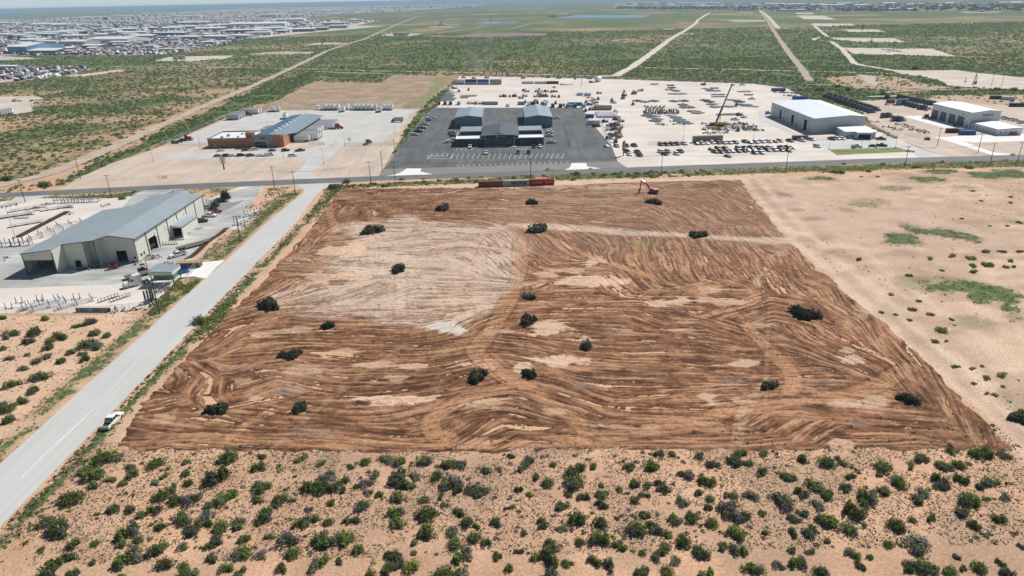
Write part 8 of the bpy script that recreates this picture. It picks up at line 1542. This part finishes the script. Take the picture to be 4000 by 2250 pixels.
cm = [bcol[0], bcol[0], bcol[1], bcol[3], bcol[2], paint('white'), paint('dark red'), paint('navy'), dsteel, paint('silver'), paint('silver')]
clutter('yard_clutter', town1, 5200, 2.2, 7, 1, cm)
clutter('yard_clutter', L(T1, (-100, 700), (850, 668), (930, 695), (560, 775), (190, 815), (-100, 850)), 260, 2, 8, 2, [paint('white'), paint('dark grey'), paint('silver'), dsteel, paint('maroon'), bcol[1]], 255, 335, -20, 370, False)
clutter('yard_clutter', L(T1, (300, 560), (640, 552), (1500, 520), (2200, 465), (2300, 455), (1500, 440), (900, 470), (560, 500)), 1500, 2, 10, 3, [paint('white'), paint('dark grey'), paint('maroon'), paint('silver'), dsteel, bcol[2], rusty], 160, 225, 100, 900, False)
clutter('far_town_blocks', town2, 900, 6, 16, 4, [bcol[0], bcol[1], bcol[3], bcol[2]], 10, 42, 2400, 4000)
def far_trees(name, poly, n, x0, x1, y0, y1, seed, r0_=2.5, r1_=5.5):
    rr = np.random.RandomState(seed); A = np.array([G(a, b_) for a, b_ in zip(rr.uniform(x0, x1, n*4), rr.uniform(y0, y1, n*4))]); k = inpoly(A[:, 0], A[:, 1], poly) if poly else np.ones(len(A), bool); A = A[k & (A[:, 1] < 11000)][:n]
    o = scatter_mesh(name, A, rr.uniform(r0_, r1_, len(A)), 14, 1.1, .5, [LT, LG], seed, (.8, .2)); o['kind'] = 'stuff'
far_trees('town_trees', town1, 420, 0, 1600, 25, 200, 1); far_trees('tree_belt', None, 260, 2410, 2840, 30, 36, 2, 5, 11); far_trees('tree_belt', None, 420, 2840, 4000, 20, 42, 3, 5, 11); far_trees('town_trees', None, 200, 1150, 1850, 20, 32, 4, 5, 10); far_trees('tree_belt', None, 120, 3290, 3580, 36, 44, 5, 4, 9)
for i, (x, y, s_) in enumerate(((1060, 200, 15), (865, 345, 8), (965, 335, 7), (115, 395, 10), (735, 285, 9), (600, 232, 9), (1145, 190, 8), (1970, 255, 9), (1765, 240, 9), (2640+0, 165, 10), (1640, 230, 7), (200, 395, 7), (1170, 280, 7))):
    t = thing('shade_tree', 'dark round tree among the white roofs of the far town', 'tree', (*T1(x, y), 0), 0, 'trees in the far town'); MB().cyl((0, 0, 0), (0, 0, s_*.6), s_*.06, s_*.04, bark, 8).build('trunk', t); o = bpy.data.objects.new('crown', SH['p'][i % 4]); C.objects.link(o); o.parent = t; o.location = (0, 0, s_*.25); o.scale = (s_, s_, s_*1.2)
# dust cloud behind the yard
dm = bpy.data.materials.new('dust'); dm.use_nodes = True; nt_ = dm.node_tree; nt_.nodes.remove(nt_.nodes['Principled BSDF']); vol = nt_.nodes.new('ShaderNodeVolumePrincipled'); vol.inputs['Color'].default_value = (.85, .80, .74, 1)
ns = nt_.nodes.new('ShaderNodeTexNoise'); ns.inputs['Scale'].default_value = .06; ns.inputs['Detail'].default_value = 4; tcc = nt_.nodes.new('ShaderNodeNewGeometry'); nt_.links.new(tcc.outputs['Position'], ns.inputs['Vector']); mr = nt_.nodes.new('ShaderNodeMapRange'); mr.inputs[1].default_value = .48; mr.inputs[2].default_value = .75; mr.inputs[4].default_value = .022
nt_.links.new(ns.outputs['Fac'], mr.inputs[0]); nt_.links.new(mr.outputs[0], vol.inputs['Density']); nt_.links.new(vol.outputs[0], nt_.nodes['Material Output'].inputs['Volume'])
g = T2(2330, 745); b = MB()
for k in range(6): b.cyl((g[0]-14+k*2.0, g[1]+k*5, k*5.0), (g[0]-12+k*2.0, g[1]+k*5+5, k*5.0+5), 9+k*2.2, 11+k*2.2, dm, 14)
o = MB().cyl((g[0], g[1], .5), (g[0]-14, g[1]+20, 30), 13, 26, dm, 18).build('dust_cloud'); o['kind'] = 'stuff'
# ------------------------------------------------------------ labels: where look-alikes remain, say which by its place in the row
ORD = ['', 'leftmost', 'second from left', 'third from left', 'fourth from left', 'fifth from left', 'sixth from left', 'seventh from left', 'eighth from left', 'ninth from left', 'tenth from left', 'eleventh from left', 'twelfth from left', 'thirteenth from left', 'fourteenth from left']
bpy.context.view_layer.update()
by = {}
for o in C.objects:
    if o.parent is None and o.get('label'): by.setdefault(o['label'], []).append(o)
for lb, l_ in by.items():
    if len(l_) < 2 or len(l_) > 14: continue
    xs_ = [(float(Pj(o.location.x, o.location.y)[0]), i, o) for i, o in enumerate(l_)]; xs_.sort(key=lambda a: (a[0], a[1]))
    if len((lb+', third from left').split()) > 16: continue
    for k, (_, _, o) in enumerate(xs_): o['label'] = lb+', '+(ORD[k+1] if k < len(xs_)-1 else 'rightmost')
# ------------------------------------------------------------ the air
hb = MB().box(-62000, 62000, -1500, 62000, -1.5, 88, None).build('haze'); hb['kind'] = 'stuff'
hm = bpy.data.materials.new('haze'); hm.use_nodes = True; t = hm.node_tree; t.nodes.remove(t.nodes['Principled BSDF'])
v = t.nodes.new('ShaderNodeVolumePrincipled'); v.inputs['Color'].default_value = (.58, .80, 1.0, 1); v.inputs['Density'].default_value = .000095; v.inputs['Anisotropy'].default_value = .0
t.links.new(v.outputs[0], t.nodes['Material Output'].inputs['Volume']); hb.data.materials.clear(); hb.data.materials.append(hm)
